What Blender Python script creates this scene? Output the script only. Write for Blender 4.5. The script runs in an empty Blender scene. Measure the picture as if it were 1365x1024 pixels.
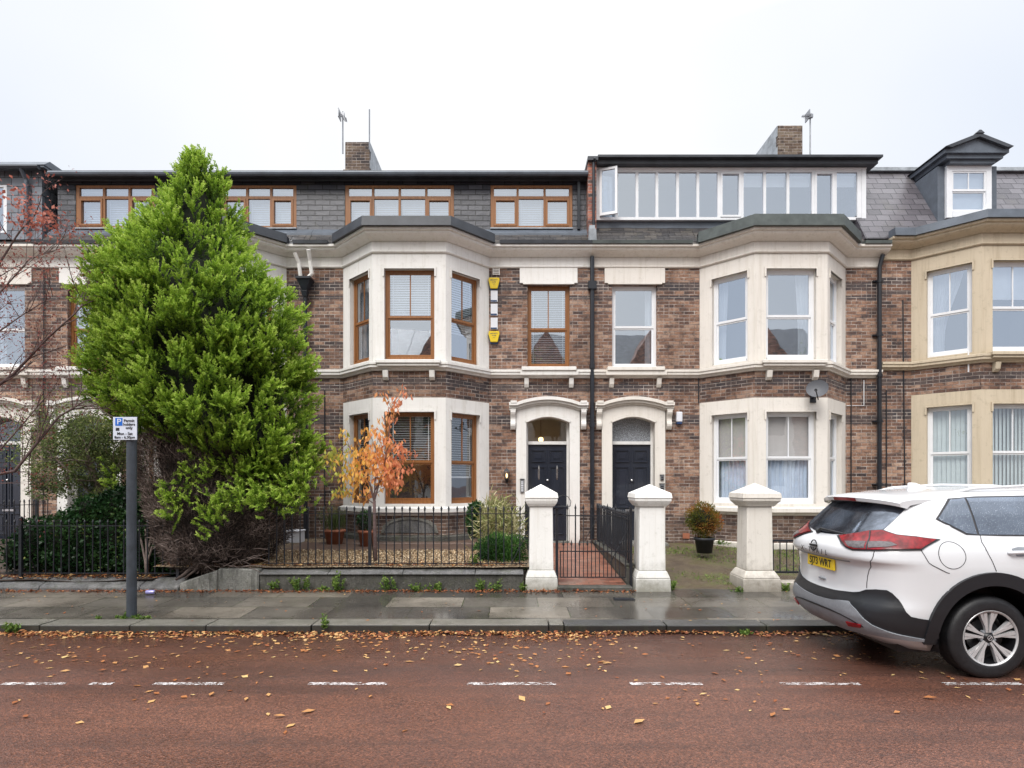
import bpy, bmesh, math, random
import numpy as np
from mathutils import Vector, Matrix
random.seed(7); np.random.seed(7)
SC = bpy.context.scene
COL = SC.collection
PI = math.pi
F = 768.0; HZ = 642.0; CX = 682.5; H = 1.765     # focal length in pixels, horizon row, eye height
def px(x, Y): return (x - CX) * Y / F
def pz(y, Y): return H + (HZ - y) * Y / F

# ------------------------------------------------------------------ mesh builder
class MB:
    def __init__(s, T=None):
        s.v = []; s.f = []; s.m = []; s.T = T; s.mi = 0; s.uvs = {}
    def P(s, p):
        if s.T: p = s.T(*p)
        s.v.append(tuple(p)); return len(s.v) - 1
    def face(s, pts):
        s.f.append([s.P(p) for p in pts]); s.m.append(s.mi)
    def box(s, x0, x1, y0, y1, z0, z1):
        i = [s.P(p) for p in ((x0,y0,z0),(x1,y0,z0),(x1,y1,z0),(x0,y1,z0),(x0,y0,z1),(x1,y0,z1),(x1,y1,z1),(x0,y1,z1))]
        for q in ((0,3,2,1),(4,5,6,7),(0,1,5,4),(1,2,6,5),(2,3,7,6),(3,0,4,7)):
            s.f.append([i[k] for k in q]); s.m.append(s.mi)
    def frustum(s, cx, cy, z0, z1, a0, b0, a1, b1):
        i = [s.P(p) for p in ((cx-a0,cy-b0,z0),(cx+a0,cy-b0,z0),(cx+a0,cy+b0,z0),(cx-a0,cy+b0,z0),(cx-a1,cy-b1,z1),(cx+a1,cy-b1,z1),(cx+a1,cy+b1,z1),(cx-a1,cy+b1,z1))]
        for q in ((0,3,2,1),(4,5,6,7),(0,1,5,4),(1,2,6,5),(2,3,7,6),(3,0,4,7)):
            s.f.append([i[k] for k in q]); s.m.append(s.mi)
    def tube(s, pts, r, n=8, cap=True):
        pts = [Vector(p) for p in pts]
        rs = r if isinstance(r, (list, tuple)) else [r] * len(pts)
        rings = []
        prev = None
        for k, p in enumerate(pts):
            d = (pts[min(k+1, len(pts)-1)] - pts[max(k-1, 0)])
            if d.length < 1e-9: d = Vector((0,0,1))
            d.normalize()
            ref = prev if prev is not None else (Vector((0,0,1)) if abs(d.z) < .9 else Vector((1,0,0)))
            a = d.cross(ref)
            if a.length < 1e-4: a = d.cross(Vector((0,1,0)))
            a.normalize(); b = d.cross(a); b.normalize(); prev = -b if False else ref
            rings.append([s.P(p + (a*math.cos(2*PI*j/n) + b*math.sin(2*PI*j/n)) * rs[k]) for j in range(n)])
        for k in range(len(rings)-1):
            for j in range(n):
                s.f.append([rings[k][j], rings[k][(j+1)%n], rings[k+1][(j+1)%n], rings[k+1][j]]); s.m.append(s.mi)
        if cap:
            s.f.append(list(reversed(rings[0]))); s.m.append(s.mi); s.f.append(rings[-1]); s.m.append(s.mi)
    def lathe(s, prof, c=(0,0,0), axis='z', n=24, close=False):
        rings = []
        for r, h in prof:
            ring = []
            for j in range(n):
                a = 2*PI*j/n; x = r*math.cos(a); y = r*math.sin(a)
                p = {'z': (x, y, h), 'y': (x, h, y), 'x': (h, x, y)}[axis]
                ring.append(s.P((p[0]+c[0], p[1]+c[1], p[2]+c[2])))
            rings.append(ring)
        for k in range(len(rings)-1):
            for j in range(n):
                s.f.append([rings[k][j], rings[k][(j+1)%n], rings[k+1][(j+1)%n], rings[k+1][j]]); s.m.append(s.mi)
        if close:
            s.f.append(list(reversed(rings[0]))); s.m.append(s.mi); s.f.append(rings[-1]); s.m.append(s.mi)
    def prism(s, poly, y0, y1):           # polygon in (x,z) extruded along y
        a = [s.P((x, y0, z)) for x, z in poly]; b = [s.P((x, y1, z)) for x, z in poly]
        n = len(poly)
        s.f.append(a); s.m.append(s.mi); s.f.append(list(reversed(b))); s.m.append(s.mi)
        for k in range(n):
            s.f.append([a[(k+1)%n], a[k], b[k], b[(k+1)%n]]); s.m.append(s.mi)
    def prism_x(s, poly, x0, x1):         # polygon in (y,z) extruded along x
        a = [s.P((x0, y, z)) for y, z in poly]; b = [s.P((x1, y, z)) for y, z in poly]
        n = len(poly)
        s.f.append(a); s.m.append(s.mi); s.f.append(list(reversed(b))); s.m.append(s.mi)
        for k in range(n):
            s.f.append([a[(k+1)%n], a[k], b[k], b[(k+1)%n]]); s.m.append(s.mi)
    def prism_z(s, poly, z0, z1):
        a = [s.P((x, y, z0)) for x, y in poly]; b = [s.P((x, y, z1)) for x, y in poly]
        n = len(poly)
        s.f.append(list(reversed(a))); s.m.append(s.mi); s.f.append(b); s.m.append(s.mi)
        for k in range(n):
            s.f.append([a[k], a[(k+1)%n], b[(k+1)%n], b[k]]); s.m.append(s.mi)
    def strip(s, outer, inner, y0, y1):   # arch-like frame: outer and inner outlines in (x,z), same count
        n = len(outer)
        for k in range(n-1):
            A, B, C, D = outer[k], outer[k+1], inner[k+1], inner[k]
            s.face([(A[0],y0,A[1]),(D[0],y0,D[1]),(C[0],y0,C[1]),(B[0],y0,B[1])])
            s.face([(A[0],y0,A[1]),(B[0],y0,B[1]),(B[0],y1,B[1]),(A[0],y1,A[1])])
            s.face([(D[0],y0,D[1]),(D[0],y1,D[1]),(C[0],y1,C[1]),(C[0],y0,C[1])])
        for k in (0, n-1):
            A, D = outer[k], inner[k]
            s.face([(A[0],y0,A[1]),(A[0],y1,A[1]),(D[0],y1,D[1]),(D[0],y0,D[1])])
    def panel(s, p0, p1, z0, z1, holes=(), depth=.12, thick=None):   # vertical panel between plan points, holes (u0,u1,z0,z1)
        p0 = Vector(p0); p1 = Vector(p1); L = (p1-p0).length; t = (p1-p0)/L; n = Vector((-t.y, t.x))
        W = lambda u, d, z: (p0.x+t.x*u+n.x*d, p0.y+t.y*u+n.y*d, z)
        us = sorted(set([0, L] + [h[0] for h in holes] + [h[1] for h in holes]))
        zs = sorted(set([z0, z1] + [h[2] for h in holes] + [h[3] for h in holes]))
        for i in range(len(us)-1):
            for j in range(len(zs)-1):
                uc = (us[i]+us[i+1])/2; zc = (zs[j]+zs[j+1])/2
                if any(h[0] < uc < h[1] and h[2] < zc < h[3] for h in holes): continue
                s.face([W(us[i],0,zs[j]), W(us[i+1],0,zs[j]), W(us[i+1],0,zs[j+1]), W(us[i],0,zs[j+1])])
        for u0, u1, a, b in holes:
            s.face([W(u0,0,a), W(u0,0,b), W(u0,depth,b), W(u0,depth,a)])
            s.face([W(u1,0,a), W(u1,depth,a), W(u1,depth,b), W(u1,0,b)])
            s.face([W(u0,0,b), W(u1,0,b), W(u1,depth,b), W(u0,depth,b)])
            s.face([W(u0,0,a), W(u0,depth,a), W(u1,depth,a), W(u1,0,a)])
    def sweep(s, path, prof, closed_prof=True, ends=True):
        path = [Vector(p) for p in path]; offs = []
        for k, p in enumerate(path):
            ns = []
            if k > 0:
                t = (path[k]-path[k-1]).normalized(); ns.append(Vector((t.y, -t.x)))
            if k < len(path)-1:
                t = (path[k+1]-path[k]).normalized(); ns.append(Vector((t.y, -t.x)))
            m = sum(ns, Vector((0,0))).normalized(); m = m / max(.3, m.dot(ns[0])); offs.append(m)
        rings = [[s.P((p.x+o.x*a, p.y+o.y*a, z)) for a, z in prof] for p, o in zip(path, offs)]
        n = len(prof)
        for k in range(len(rings)-1):
            for j in range(n if closed_prof else n-1):
                s.f.append([rings[k][j], rings[k+1][j], rings[k+1][(j+1)%n], rings[k][(j+1)%n]]); s.m.append(s.mi)
        if ends and closed_prof:
            s.f.append(list(rings[0])); s.m.append(s.mi); s.f.append(list(reversed(rings[-1]))); s.m.append(s.mi)
    def build(s, name, mats, parent=None, smooth=False, bevel=0, bseg=1, recalc=False, at=None, link=True):
        root = parent
        while root is not None and root.parent is not None: root = root.parent
        off = Vector(root.location) if root is not None else (Vector(at) if at else Vector((0,0,0)))
        me = bpy.data.meshes.new(name)
        co = [(v[0]-off.x, v[1]-off.y, v[2]-off.z) for v in s.v]
        me.from_pydata(co, [], s.f)
        if not isinstance(mats, (list, tuple)): mats = [mats]
        for m in mats: me.materials.append(m)
        if len(mats) > 1: me.polygons.foreach_set('material_index', s.m)
        if recalc:
            bm = bmesh.new(); bm.from_mesh(me); bmesh.ops.recalc_face_normals(bm, faces=bm.faces); bm.to_mesh(me); bm.free()
        uvl = me.uv_layers.new(name='UVMap')
        uv = np.zeros(len(me.loops)*2)
        Z = Vector((0,0,1))
        for p in me.polygons:
            n = p.normal
            if abs(n.z) > .97 or n.length < .5: t = Vector((1,0,0)); b = Vector((0,1,0))
            else:
                t = Z.cross(n).normalized(); b = n.cross(t)
            for li in p.loop_indices:
                q = me.vertices[me.loops[li].vertex_index].co + off
                uv[2*li] = q.dot(t); uv[2*li+1] = q.dot(b)
        uvl.data.foreach_set('uv', uv)
        if smooth: me.polygons.foreach_set('use_smooth', [True]*len(me.polygons))
        me.update()
        o = bpy.data.objects.new(name, me)
        if root is None: o.location = off
        if parent is not None: o.parent = parent
        if link: COL.objects.link(o)
        if bevel:
            b = o.modifiers.new('bevel', 'BEVEL'); b.width = bevel; b.segments = bseg; b.limit_method = 'ANGLE'; b.angle_limit = .6
        return o

def tag(o, label=None, cat=None, group=None, kind=None):
    if label: o['label'] = label
    if cat: o['category'] = cat
    if group: o['group'] = group
    if kind: o['kind'] = kind
    return o
def thing(name, label, cat, loc, group=None):
    o = bpy.data.objects.new(name, None); o.location = loc; o.empty_display_size = .2; COL.objects.link(o)
    return tag(o, label, cat, group)
def frame_T(p0, p1):       # local (u, d, z): u along the face, d inward
    p0 = Vector(p0); p1 = Vector(p1); t = (p1-p0).normalized(); n = Vector((-t.y, t.x))
    return lambda u, d, z: (p0.x+t.x*u+n.x*d, p0.y+t.y*u+n.y*d, z)
def text_mesh(body, size, mat, parent, M, name='lettering', align='CENTER', depth=.001, sx=1.0):
    cu = bpy.data.curves.new('t', 'FONT'); cu.body = body; cu.size = size; cu.align_x = align; cu.align_y = 'CENTER'; cu.extrude = depth
    cu.resolution_u = 3; cu.offset = size*.012
    tmp = bpy.data.objects.new('t', cu); COL.objects.link(tmp)
    bpy.context.view_layer.update()
    me = bpy.data.meshes.new_from_object(tmp.evaluated_get(bpy.context.evaluated_depsgraph_get()))
    bpy.data.objects.remove(tmp); bpy.data.curves.remove(cu)
    root = parent
    while root.parent is not None: root = root.parent
    me.transform(Matrix.Diagonal((sx,1,1,1))); me.transform(M); me.transform(Matrix.Translation(-Vector(root.location)))
    me.materials.clear(); me.materials.append(mat)
    o = bpy.data.objects.new(name, me); o.parent = parent; COL.objects.link(o); return o
FACE_CAM = Matrix.Rotation(PI/2, 4, 'X')      # text lying in XY stood up to face -Y

# ------------------------------------------------------------------ materials
class NT:
    def __init__(s, name):
        s.mat = bpy.data.materials.new(name); s.mat.use_nodes = True
        s.t = s.mat.node_tree; s.t.nodes.clear()
        s.out = s.t.nodes.new('ShaderNodeOutputMaterial')
    def n(s, typ, ins=None, **props):
        nd = s.t.nodes.new(typ)
        for k, v in props.items(): setattr(nd, k, v)
        if ins:
            for k, v in ins.items():
                sock = nd.inputs[k]
                if hasattr(v, 'is_linked') or isinstance(v, bpy.types.NodeSocket): s.t.links.new(v, sock)
                else: sock.default_value = v
        return nd
    def l(s, a, b): s.t.links.new(a, b)
    def coord(s, kind='Object', scale=(1,1,1)):
        c = s.n('ShaderNodeTexCoord').outputs[kind]
        if scale == (1,1,1): return c
        return s.n('ShaderNodeMapping', {'Vector': c, 'Scale': scale}).outputs[0]
    def geo(s, scale=(1,1,1)):
        c = s.n('ShaderNodeNewGeometry').outputs['Position']
        return s.n('ShaderNodeMapping', {'Vector': c, 'Scale': scale}).outputs[0]
    def noise(s, vec, scale, detail=4, rough=.6, dist=0):
        return s.n('ShaderNodeTexNoise', {'Vector': vec, 'Scale': scale, 'Detail': detail, 'Roughness': rough, 'Distortion': dist}).outputs[0]
    def ramp(s, fac, stops, interp='LINEAR'):
        r = s.n('ShaderNodeValToRGB', {'Fac': fac}); r.color_ramp.interpolation = interp
        e = r.color_ramp.elements
        while len(e) < len(stops): e.new(.5)
        for k, (p, c) in enumerate(stops):
            e[k].position = p; e[k].color = (*c, 1) if len(c) == 3 else c
        return r.outputs[0]
    def g(s, fac, a, b): return s.ramp(fac, [(a, (0,0,0)), (b, (1,1,1))])
    def mix(s, fac, a, b, mode='MIX'):
        m = s.t.nodes.new('ShaderNodeMix'); m.data_type = 'RGBA'; m.blend_type = mode
        for k, v in ((0, fac), (6, a), (7, b)):
            if isinstance(v, bpy.types.NodeSocket): s.l(v, m.inputs[k])
            elif k == 0: m.inputs[0].default_value = v
            else: m.inputs[k].default_value = (*v, 1) if len(v) == 3 else v
        return m.outputs[2]
    def math(s, op, a, b=0.0, c=None):
        m = s.t.nodes.new('ShaderNodeMath'); m.operation = op
        for k, v in enumerate((a, b, c)):
            if v is None: continue
            if isinstance(v, bpy.types.NodeSocket): s.l(v, m.inputs[k])
            else: m.inputs[k].default_value = v
        return m.outputs[0]
    def bump(s, h, strength=.3, dist=.01, normal=None):
        ins = {'Height': h, 'Strength': strength, 'Distance': dist}
        if normal is not None: ins['Normal'] = normal
        return s.n('ShaderNodeBump', ins).outputs[0]
    def pbr(s, col, rough=.6, normal=None, metal=0, **kw):
        p = s.n('ShaderNodeBsdfPrincipled')
        for k, v in (('Base Color', col), ('Roughness', rough), ('Metallic', metal), ('Normal', normal)):
            if v is None: continue
            if isinstance(v, bpy.types.NodeSocket): s.l(v, p.inputs[k])
            else: p.inputs[k].default_value = (*v, 1) if isinstance(v, tuple) and len(v) == 3 else v
        for k, v in kw.items():
            k = k.replace('_', ' ')
            if isinstance(v, bpy.types.NodeSocket): s.l(v, p.inputs[k])
            else: p.inputs[k].default_value = v
        return p
    def done(s, shader): s.l(shader.outputs[0] if hasattr(shader, 'outputs') else shader, s.out.inputs[0]); return s.mat

def simple(name, col, rough=.5, var=.15, scale=6, bump=.1, metal=0, spec=.5, fine=60, coat=0):
    t = NT(name); g = t.geo()
    n = t.noise(g, scale, 5); f = t.noise(g, fine, 3)
    c = t.mix(t.g(n, .3, .7), tuple(x*(1-var) for x in col), tuple(min(1, x*(1+var*.6)) for x in col))
    c = t.mix(.25, c, t.mix(t.g(f, .3, .7), (.35,.35,.35), (.65,.65,.65)), 'OVERLAY')
    return t.done(t.pbr(c, rough, t.bump(f, bump, .004), metal, Specular_IOR_Level=spec, Coat_Weight=coat))

def painted_stone(name, col, grime=(.35,.32,.25), amount=.5, rough=.65):
    t = NT(name); g = t.geo()
    n1 = t.noise(g, 1.1, 6, .65); n2 = t.noise(g, 7, 6, .75); st = t.noise(t.geo((9,9,.45)), 1.0, 6, .72); st2 = t.noise(t.geo((26,26,.8)), 1.0, 4, .7)
    c = t.mix(t.g(n1, .3, .72), tuple(x*.92 for x in col), col)
    c = t.mix(t.math('MULTIPLY', t.g(st, .50, .78), .75*amount), c, tuple(a*b for a, b in zip(col, (.62,.58,.50))))
    c = t.mix(t.math('MULTIPLY', t.g(st2, .58, .8), .45*amount), c, tuple(a*b for a, b in zip(col, (.5,.48,.42))))
    c = t.mix(t.math('MULTIPLY', t.g(n2, .56, .72), .45*amount), c, grime)
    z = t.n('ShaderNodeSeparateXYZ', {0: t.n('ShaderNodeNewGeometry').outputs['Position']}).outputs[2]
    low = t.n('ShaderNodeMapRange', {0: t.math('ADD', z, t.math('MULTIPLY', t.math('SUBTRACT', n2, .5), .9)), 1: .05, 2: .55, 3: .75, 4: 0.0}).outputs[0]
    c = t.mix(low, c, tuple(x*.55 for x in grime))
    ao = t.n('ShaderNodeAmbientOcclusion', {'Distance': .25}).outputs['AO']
    c = t.mix(t.math('MULTIPLY', t.math('SUBTRACT', 1.0, ao), t.math('ADD', .25, t.math('MULTIPLY', n2, .5))), c, tuple(x*.5 for x in grime))  # darker tone mixed in where surfaces meet in corners and creases
    fine = t.noise(g, 55, 4)
    return t.done(t.pbr(c, rough, t.bump(t.math('ADD', n2, t.math('MULTIPLY', fine, .5)), .4, .008), 0, Specular_IOR_Level=.35))

def brick_mat(name, bands=(), plinth=None, warm=1.0, dark=1.0, wet=.0):
    t = NT(name); uv = t.coord('UV')
    wob = t.n('ShaderNodeTexNoise', {'Vector': uv, 'Scale': 2.5, 'Detail': 2.0})
    wv = t.n('ShaderNodeVectorMath', {0: wob.outputs['Color'], 1: (.5,.5,.5)}, operation='SUBTRACT').outputs[0]
    wv = t.n('ShaderNodeVectorMath', {0: wv, 'Scale': .014}, operation='SCALE').outputs[0]
    u2 = t.n('ShaderNodeVectorMath', {0: uv, 1: wv}, operation='ADD').outputs[0]
    b = t.n('ShaderNodeTexBrick', {'Vector': u2, 'Color1': (0,0,0,1), 'Color2': (1,1,1,1), 'Mortar': (0,0,0,1), 'Scale': 1.0, 'Mortar Size': .0075, 'Mortar Smooth': .4, 'Bias': 0.0, 'Brick Width': .225, 'Row Height': .075}, offset=.5)
    # second lattice splits some bricks into headers
    b2 = t.n('ShaderNodeTexBrick', {'Vector': u2, 'Color1': (0,0,0,1), 'Color2': (1,1,1,1), 'Mortar': (0,0,0,1), 'Scale': 1.0, 'Mortar Size': .005, 'Mortar Smooth': .3, 'Bias': 0.0, 'Brick Width': .1125, 'Row Height': .075}, offset=.0)
    sx = t.n('ShaderNodeSeparateXYZ', {0: uv}); v = sx.outputs[1]
    rnd = t.math('ADD', t.math('MULTIPLY', b.outputs[0], .52), t.math('MULTIPLY', t.g(t.noise(uv, 17, 6, .8), .25, .75), .48))
    blotch = t.noise(uv, .9, 4, .6)
    rnd = t.math('ADD', rnd, t.math('MULTIPLY', t.math('SUBTRACT', blotch, .5), .95))
    k = dark
    c = t.ramp(rnd, [(0, (.038*k,.034*k,.040*k)), (.17, (.085*k,.066*k,.066*k)), (.33, (.19*k*warm,.110*k,.083*k)), (.48, (.30*k*warm,.170*k,.118*k)), (.63, (.42*k*warm,.245*k,.165*k)), (.80, (.52*k*warm,.37*k,.28*k)), (1, (.58*k*warm,.27*k,.15*k))])
    spk = t.noise(uv, 90, 3, .7)
    c = t.mix(.55, c, t.mix(t.g(spk, .3, .7), (.22,.22,.22), (.78,.78,.78)), 'OVERLAY')
    sm = t.noise(uv, 7, 5, .7)
    c = t.mix(t.math('MULTIPLY', t.g(sm, .50, .66), .7), c, (.055,.048,.05))
    pale = t.noise(uv, 11, 6, .8)
    c = t.mix(t.math('MULTIPLY', t.g(pale, .58, .72), .55), c, (.50,.43,.37))
    bm = None
    for lo, hi in bands:
        m = t.math('MULTIPLY', t.math('GREATER_THAN', v, lo), t.math('LESS_THAN', v, hi))
        bm = m if bm is None else t.math('MAXIMUM', bm, m)
    if bm is not None:
        m2 = t.math('MULTIPLY', bm, t.g(t.math('ADD', t.math('MULTIPLY', b.outputs[0], .45), t.math('MULTIPLY', t.noise(uv, 2.2, 3), .55)), .22, .4))
        c = t.mix(t.math('MULTIPLY', m2, .78), c, t.mix(t.g(spk, .3, .7), (.035,.037,.045), (.085,.09,.105)))
    if plinth:
        m = t.math('LESS_THAN', v, plinth)
        c = t.mix(t.math('MULTIPLY', m, .55), c, (.055,.05,.05))
    mfac = b.outputs['Fac']
    split = t.math('MULTIPLY', b2.outputs['Fac'], t.math('GREATER_THAN', t.noise(uv, 3.1, 1), .58))
    mfac = t.math('MAXIMUM', mfac, split)
    mort_n = t.noise(uv, 3.0, 5, .7)
    mc = t.ramp(mort_n, [(.34, (.15,.12,.11)), (.5, (.42,.36,.32)), (.66, (.74,.67,.61))])
    mfac = t.math('MULTIPLY', mfac, t.g(t.noise(uv, 22, 3, .7), .18, .45))
    c = t.mix(mfac, c, mc)
    # soot and damp streaks
    big = t.noise(t.n('ShaderNodeMapping', {'Vector': uv, 'Scale': (1.0,.5,1)}).outputs[0], .75, 7, .68)
    c = t.mix(t.g(big, .38, .62), t.mix(1.0, c, (.56,.53,.52), 'MULTIPLY'), c)
    h = t.math('SUBTRACT', t.math('MULTIPLY', t.noise(uv, 40, 4, .7), .7), t.math('MULTIPLY', b.outputs['Fac'], .8))
    h = t.math('ADD', h, t.math('MULTIPLY', b.outputs[0], .35))
    return t.done(t.pbr(c, t.ramp(mort_n, [(.3,(.55,)*3),(.7,(.85,)*3)]), t.bump(h, .7, .012), 0, Specular_IOR_Level=.3))

def slate_mat(name, cols, w=.3, h=.2, mortar=.006, strength=.6, rough=.4):
    t = NT(name); uv = t.coord('UV')
    wob = t.n('ShaderNodeTexNoise', {'Vector': uv, 'Scale': 3.5, 'Detail': 2.0})
    wv = t.n('ShaderNodeVectorMath', {0: wob.outputs['Color'], 1: (.5,.5,.5)}, operation='SUBTRACT').outputs[0]
    wv = t.n('ShaderNodeVectorMath', {0: wv, 'Scale': .025}, operation='SCALE').outputs[0]
    u2 = t.n('ShaderNodeVectorMath', {0: uv, 1: wv}, operation='ADD').outputs[0]
    b = t.n('ShaderNodeTexBrick', {'Vector': u2, 'Color1': (0,0,0,1), 'Color2': (1,1,1,1), 'Mortar': (0,0,0,1), 'Scale': 1.0, 'Mortar Size': mortar, 'Mortar Smooth': .2, 'Brick Width': w, 'Row Height': h}, offset=.5)
    n = t.noise(uv, 8, 6, .7)
    c = t.ramp(t.math('ADD', t.math('MULTIPLY', b.outputs[0], .6), t.math('MULTIPLY', n, .4)), [(.1, cols[0]), (.5, cols[1]), (.9, cols[2])])
    c = t.mix(b.outputs['Fac'], c, (.012,.012,.014))
    moss = t.noise(t.geo(), 1.7, 6, .7)
    c = t.mix(t.math('MULTIPLY', t.g(moss, .56, .72), .35), c, (.10,.095,.06))
    v = t.n('ShaderNodeSeparateXYZ', {0: u2}).outputs[1]
    ramp = t.math('FRACT', t.math('DIVIDE', v, h))
    hh = t.math('SUBTRACT', t.math('ADD', t.math('MULTIPLY', t.math('SUBTRACT', 1.0, ramp), .7), t.math('MULTIPLY', n, .5)), b.outputs['Fac'])
    hh = t.math('ADD', hh, t.math('MULTIPLY', b.outputs[0], .3))
    return t.done(t.pbr(c, rough, t.bump(hh, strength, .02)))

def leaf_mat(name, stops, trans=.35, rough=.55):
    t = NT(name)
    a = t.n('ShaderNodeAttribute', attribute_name='tint').outputs['Fac']
    c = t.ramp(a, stops)
    p = t.pbr(c, rough, None, 0, Specular_IOR_Level=.3)
    tr = t.n('ShaderNodeBsdfTranslucent', {'Color': c})
    m = t.n('ShaderNodeMixShader', {0: trans, 1: p.outputs[0], 2: tr.outputs[0]})
    return t.done(m)

def glass_mat(name, refl=.36, tint=(.85,.88,.9), wav=.004, gcol=(.86,.92,1.0), drops=False):
    t = NT(name); g = t.geo()
    n = t.noise(g, 1.3, 2, .5)
    bmp = t.bump(n, .6, wav)
    if drops:
        vo = t.n('ShaderNodeTexVoronoi', {'Vector': g, 'Scale': 85.0}).outputs['Distance']
        bmp = t.bump(t.g(vo, .1, .45), .35, .004, bmp)
    gl = t.n('ShaderNodeBsdfGlossy', {'Color': (*gcol, 1), 'Roughness': .015 if not drops else .08, 'Normal': bmp})
    tr = t.n('ShaderNodeBsdfTransparent', {'Color': (*tint, 1)})
    fr = t.math('POWER', t.n('ShaderNodeLayerWeight', {'Blend': .5}).outputs['Facing'], 4.0)
    f = t.math('MINIMUM', t.math('ADD', refl+.05, t.math('MULTIPLY', fr, .8)), 1.0)
    return t.done(t.n('ShaderNodeMixShader', {0: f, 1: tr.outputs[0], 2: gl.outputs[0]}))

M = {}
Zw = lambda y: pz(y, 12.8)
def bd(*ys): return [(Zw(b), Zw(a)) for a, b in ys]
BANDS = bd((376.5,387), (394,399.5), (512,521.5), (553,566))
BANDS_HI = [(a+.12, b+.12) for a, b in BANDS]
M['brick'] = brick_mat('brick_brown', BANDS, plinth=1.02)
M['brick_hi'] = brick_mat('brick_brown_upper', BANDS_HI, plinth=1.1)
M['brick_chim'] = brick_mat('brick_chimney', (), warm=.85, dark=.62)
M['brick_red'] = brick_mat('brick_red', (), warm=1.5, dark=.9)
M['brick_opp'] = brick_mat('brick_far', (), warm=1.2)
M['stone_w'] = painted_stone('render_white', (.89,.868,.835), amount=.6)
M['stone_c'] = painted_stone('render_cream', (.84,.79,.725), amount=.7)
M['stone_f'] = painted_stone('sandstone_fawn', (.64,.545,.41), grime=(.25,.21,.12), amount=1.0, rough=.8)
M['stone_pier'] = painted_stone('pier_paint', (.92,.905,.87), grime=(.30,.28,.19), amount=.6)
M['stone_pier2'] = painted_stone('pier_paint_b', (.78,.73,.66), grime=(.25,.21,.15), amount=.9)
M['felt'] = simple('lead_roof', (.05,.055,.065), .45, .4, 3, .3)
M['felt_g'] = simple('felt_roof_green', (.085,.10,.095), .6, .35, 5, .3)
M['lead'] = simple('lead_blue_grey', (.12,.14,.17), .45, .3, 3, .3)
M['flash'] = simple('lead_flashing', (.38,.41,.44), .5, .4, 5, .3)
M['tile'] = slate_mat('hung_tile_dark', ((.028,.029,.038),(.05,.05,.062),(.085,.085,.10)), .33, .118, .010, 1.0, .42)
M['tile_gr'] = slate_mat('hung_slate_grey', ((.13,.145,.17),(.17,.185,.215),(.23,.245,.28)), .30, .20, .007, .6)
M['slate'] = slate_mat('roof_slate_violet', ((.065,.06,.068),(.105,.095,.108),(.16,.15,.165)), .30, .20, .007, .7)
M['slate_dk'] = slate_mat('roof_slate_dark', ((.035,.033,.035),(.06,.055,.055),(.12,.105,.09)), .28, .13, .006, 1.0)
t = NT('oak_upvc'); g = t.geo((1,1,1))
w = t.noise(t.geo((30,30,1.5)), 1.2, 5, .7)
M['oak'] = t.done(t.pbr(t.ramp(w, [(.25,(.19,.072,.022)),(.55,(.30,.125,.04)),(.8,(.38,.175,.065))]), .4))
M['upvc'] = simple('frame_white', (.83,.84,.86), .3, .05, 4, .05)
M['wood_w'] = simple('paint_white_wood', (.78,.77,.75), .5, .12, 8, .15)
M['glass'] = glass_mat('window_glass', .13, (.95,.97,.98))
M['glass_up'] = glass_mat('window_glass_upper', .46, (.80,.84,.88), wav=.003, gcol=(.84,.91,1.0))
M['glass_door'] = glass_mat('fanlight_glass', .12, (.8,.78,.7))
t = NT('obscure_glass'); g = t.geo(); vo = t.n('ShaderNodeTexVoronoi', {'Vector': g, 'Scale': 60.0}).outputs['Distance']
M['obscure'] = t.done(t.pbr(t.mix(t.g(t.math('ADD', t.math('MULTIPLY', vo, .5), t.math('MULTIPLY', t.noise(g, 40, 4, .8), .6)), .3, .75), (.05,.055,.065), (.36,.38,.41)), .15, t.bump(vo, .5, .01), 0, Specular_IOR_Level=.8))
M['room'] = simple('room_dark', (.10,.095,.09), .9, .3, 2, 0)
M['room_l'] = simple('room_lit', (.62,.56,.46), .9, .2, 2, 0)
M['blind'] = simple('blind_white', (.78,.80,.82), .5, .05, 4, 0)
M['blind_g'] = simple('roller_blind_grey', (.58,.54,.52), .8, .06, 4, 0)
M['net'] = simple('curtain_blue_white', (.66,.74,.86), .9, .12, 4, 0)
M['curt'] = simple('curtain_white', (.80,.82,.84), .9, .08, 4, 0)
M['louvre'] = simple('vertical_blind', (.62,.68,.66), .8, .1, 4, 0)
t = NT('door_gloss_black'); g = t.geo()
M['door'] = t.done(t.pbr(t.mix(t.noise(g, 5, 4), (.016,.020,.033), (.03,.035,.05)), .18, t.bump(t.noise(g, 30, 3), .06, .004), 0, Coat_Weight=.3))
M['iron'] = simple('wrought_iron_black', (.018,.020,.026), .38, .4, 25, .5, fine=140)
M['pipe'] = simple('downpipe_black', (.016,.019,.026), .35, .3, 10, .2)
M['chrome'] = simple('chrome', (.7,.7,.72), .18, .05, 4, 0, metal=1)
M['steel'] = simple('aerial_steel', (.30,.31,.33), .4, .2, 8, 0, metal=.6)
M['post'] = simple('sign_post_grey', (.045,.055,.068), .5, .3, 8, .4, fine=90)
M['signw'] = simple('sign_white', (.64,.69,.79), .4, .05, 8, 0)
M['signb'] = simple('sign_blue', (.01,.13,.55), .4, .05, 8, 0)
M['ink'] = simple('sign_ink', (.02,.02,.025), .6, 0, 8, 0)
M['yellow'] = simple('alarm_yellow', (.78,.56,.02), .35, .05, 8, 0)
M['navy'] = simple('alarm_blue', (.02,.05,.14), .4, .05, 8, 0)
M['plq'] = simple('plaque_white', (.78,.79,.84), .4, .05, 8, 0)
M['terra'] = simple('terracotta', (.36,.13,.07), .75, .25, 9, .3)
M['potb'] = simple('pot_black', (.02,.022,.028), .45, .2, 9, .1)
M['bark'] = simple('bark_dark', (.09,.065,.055), .9, .5, 14, 1.0, fine=70)
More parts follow.
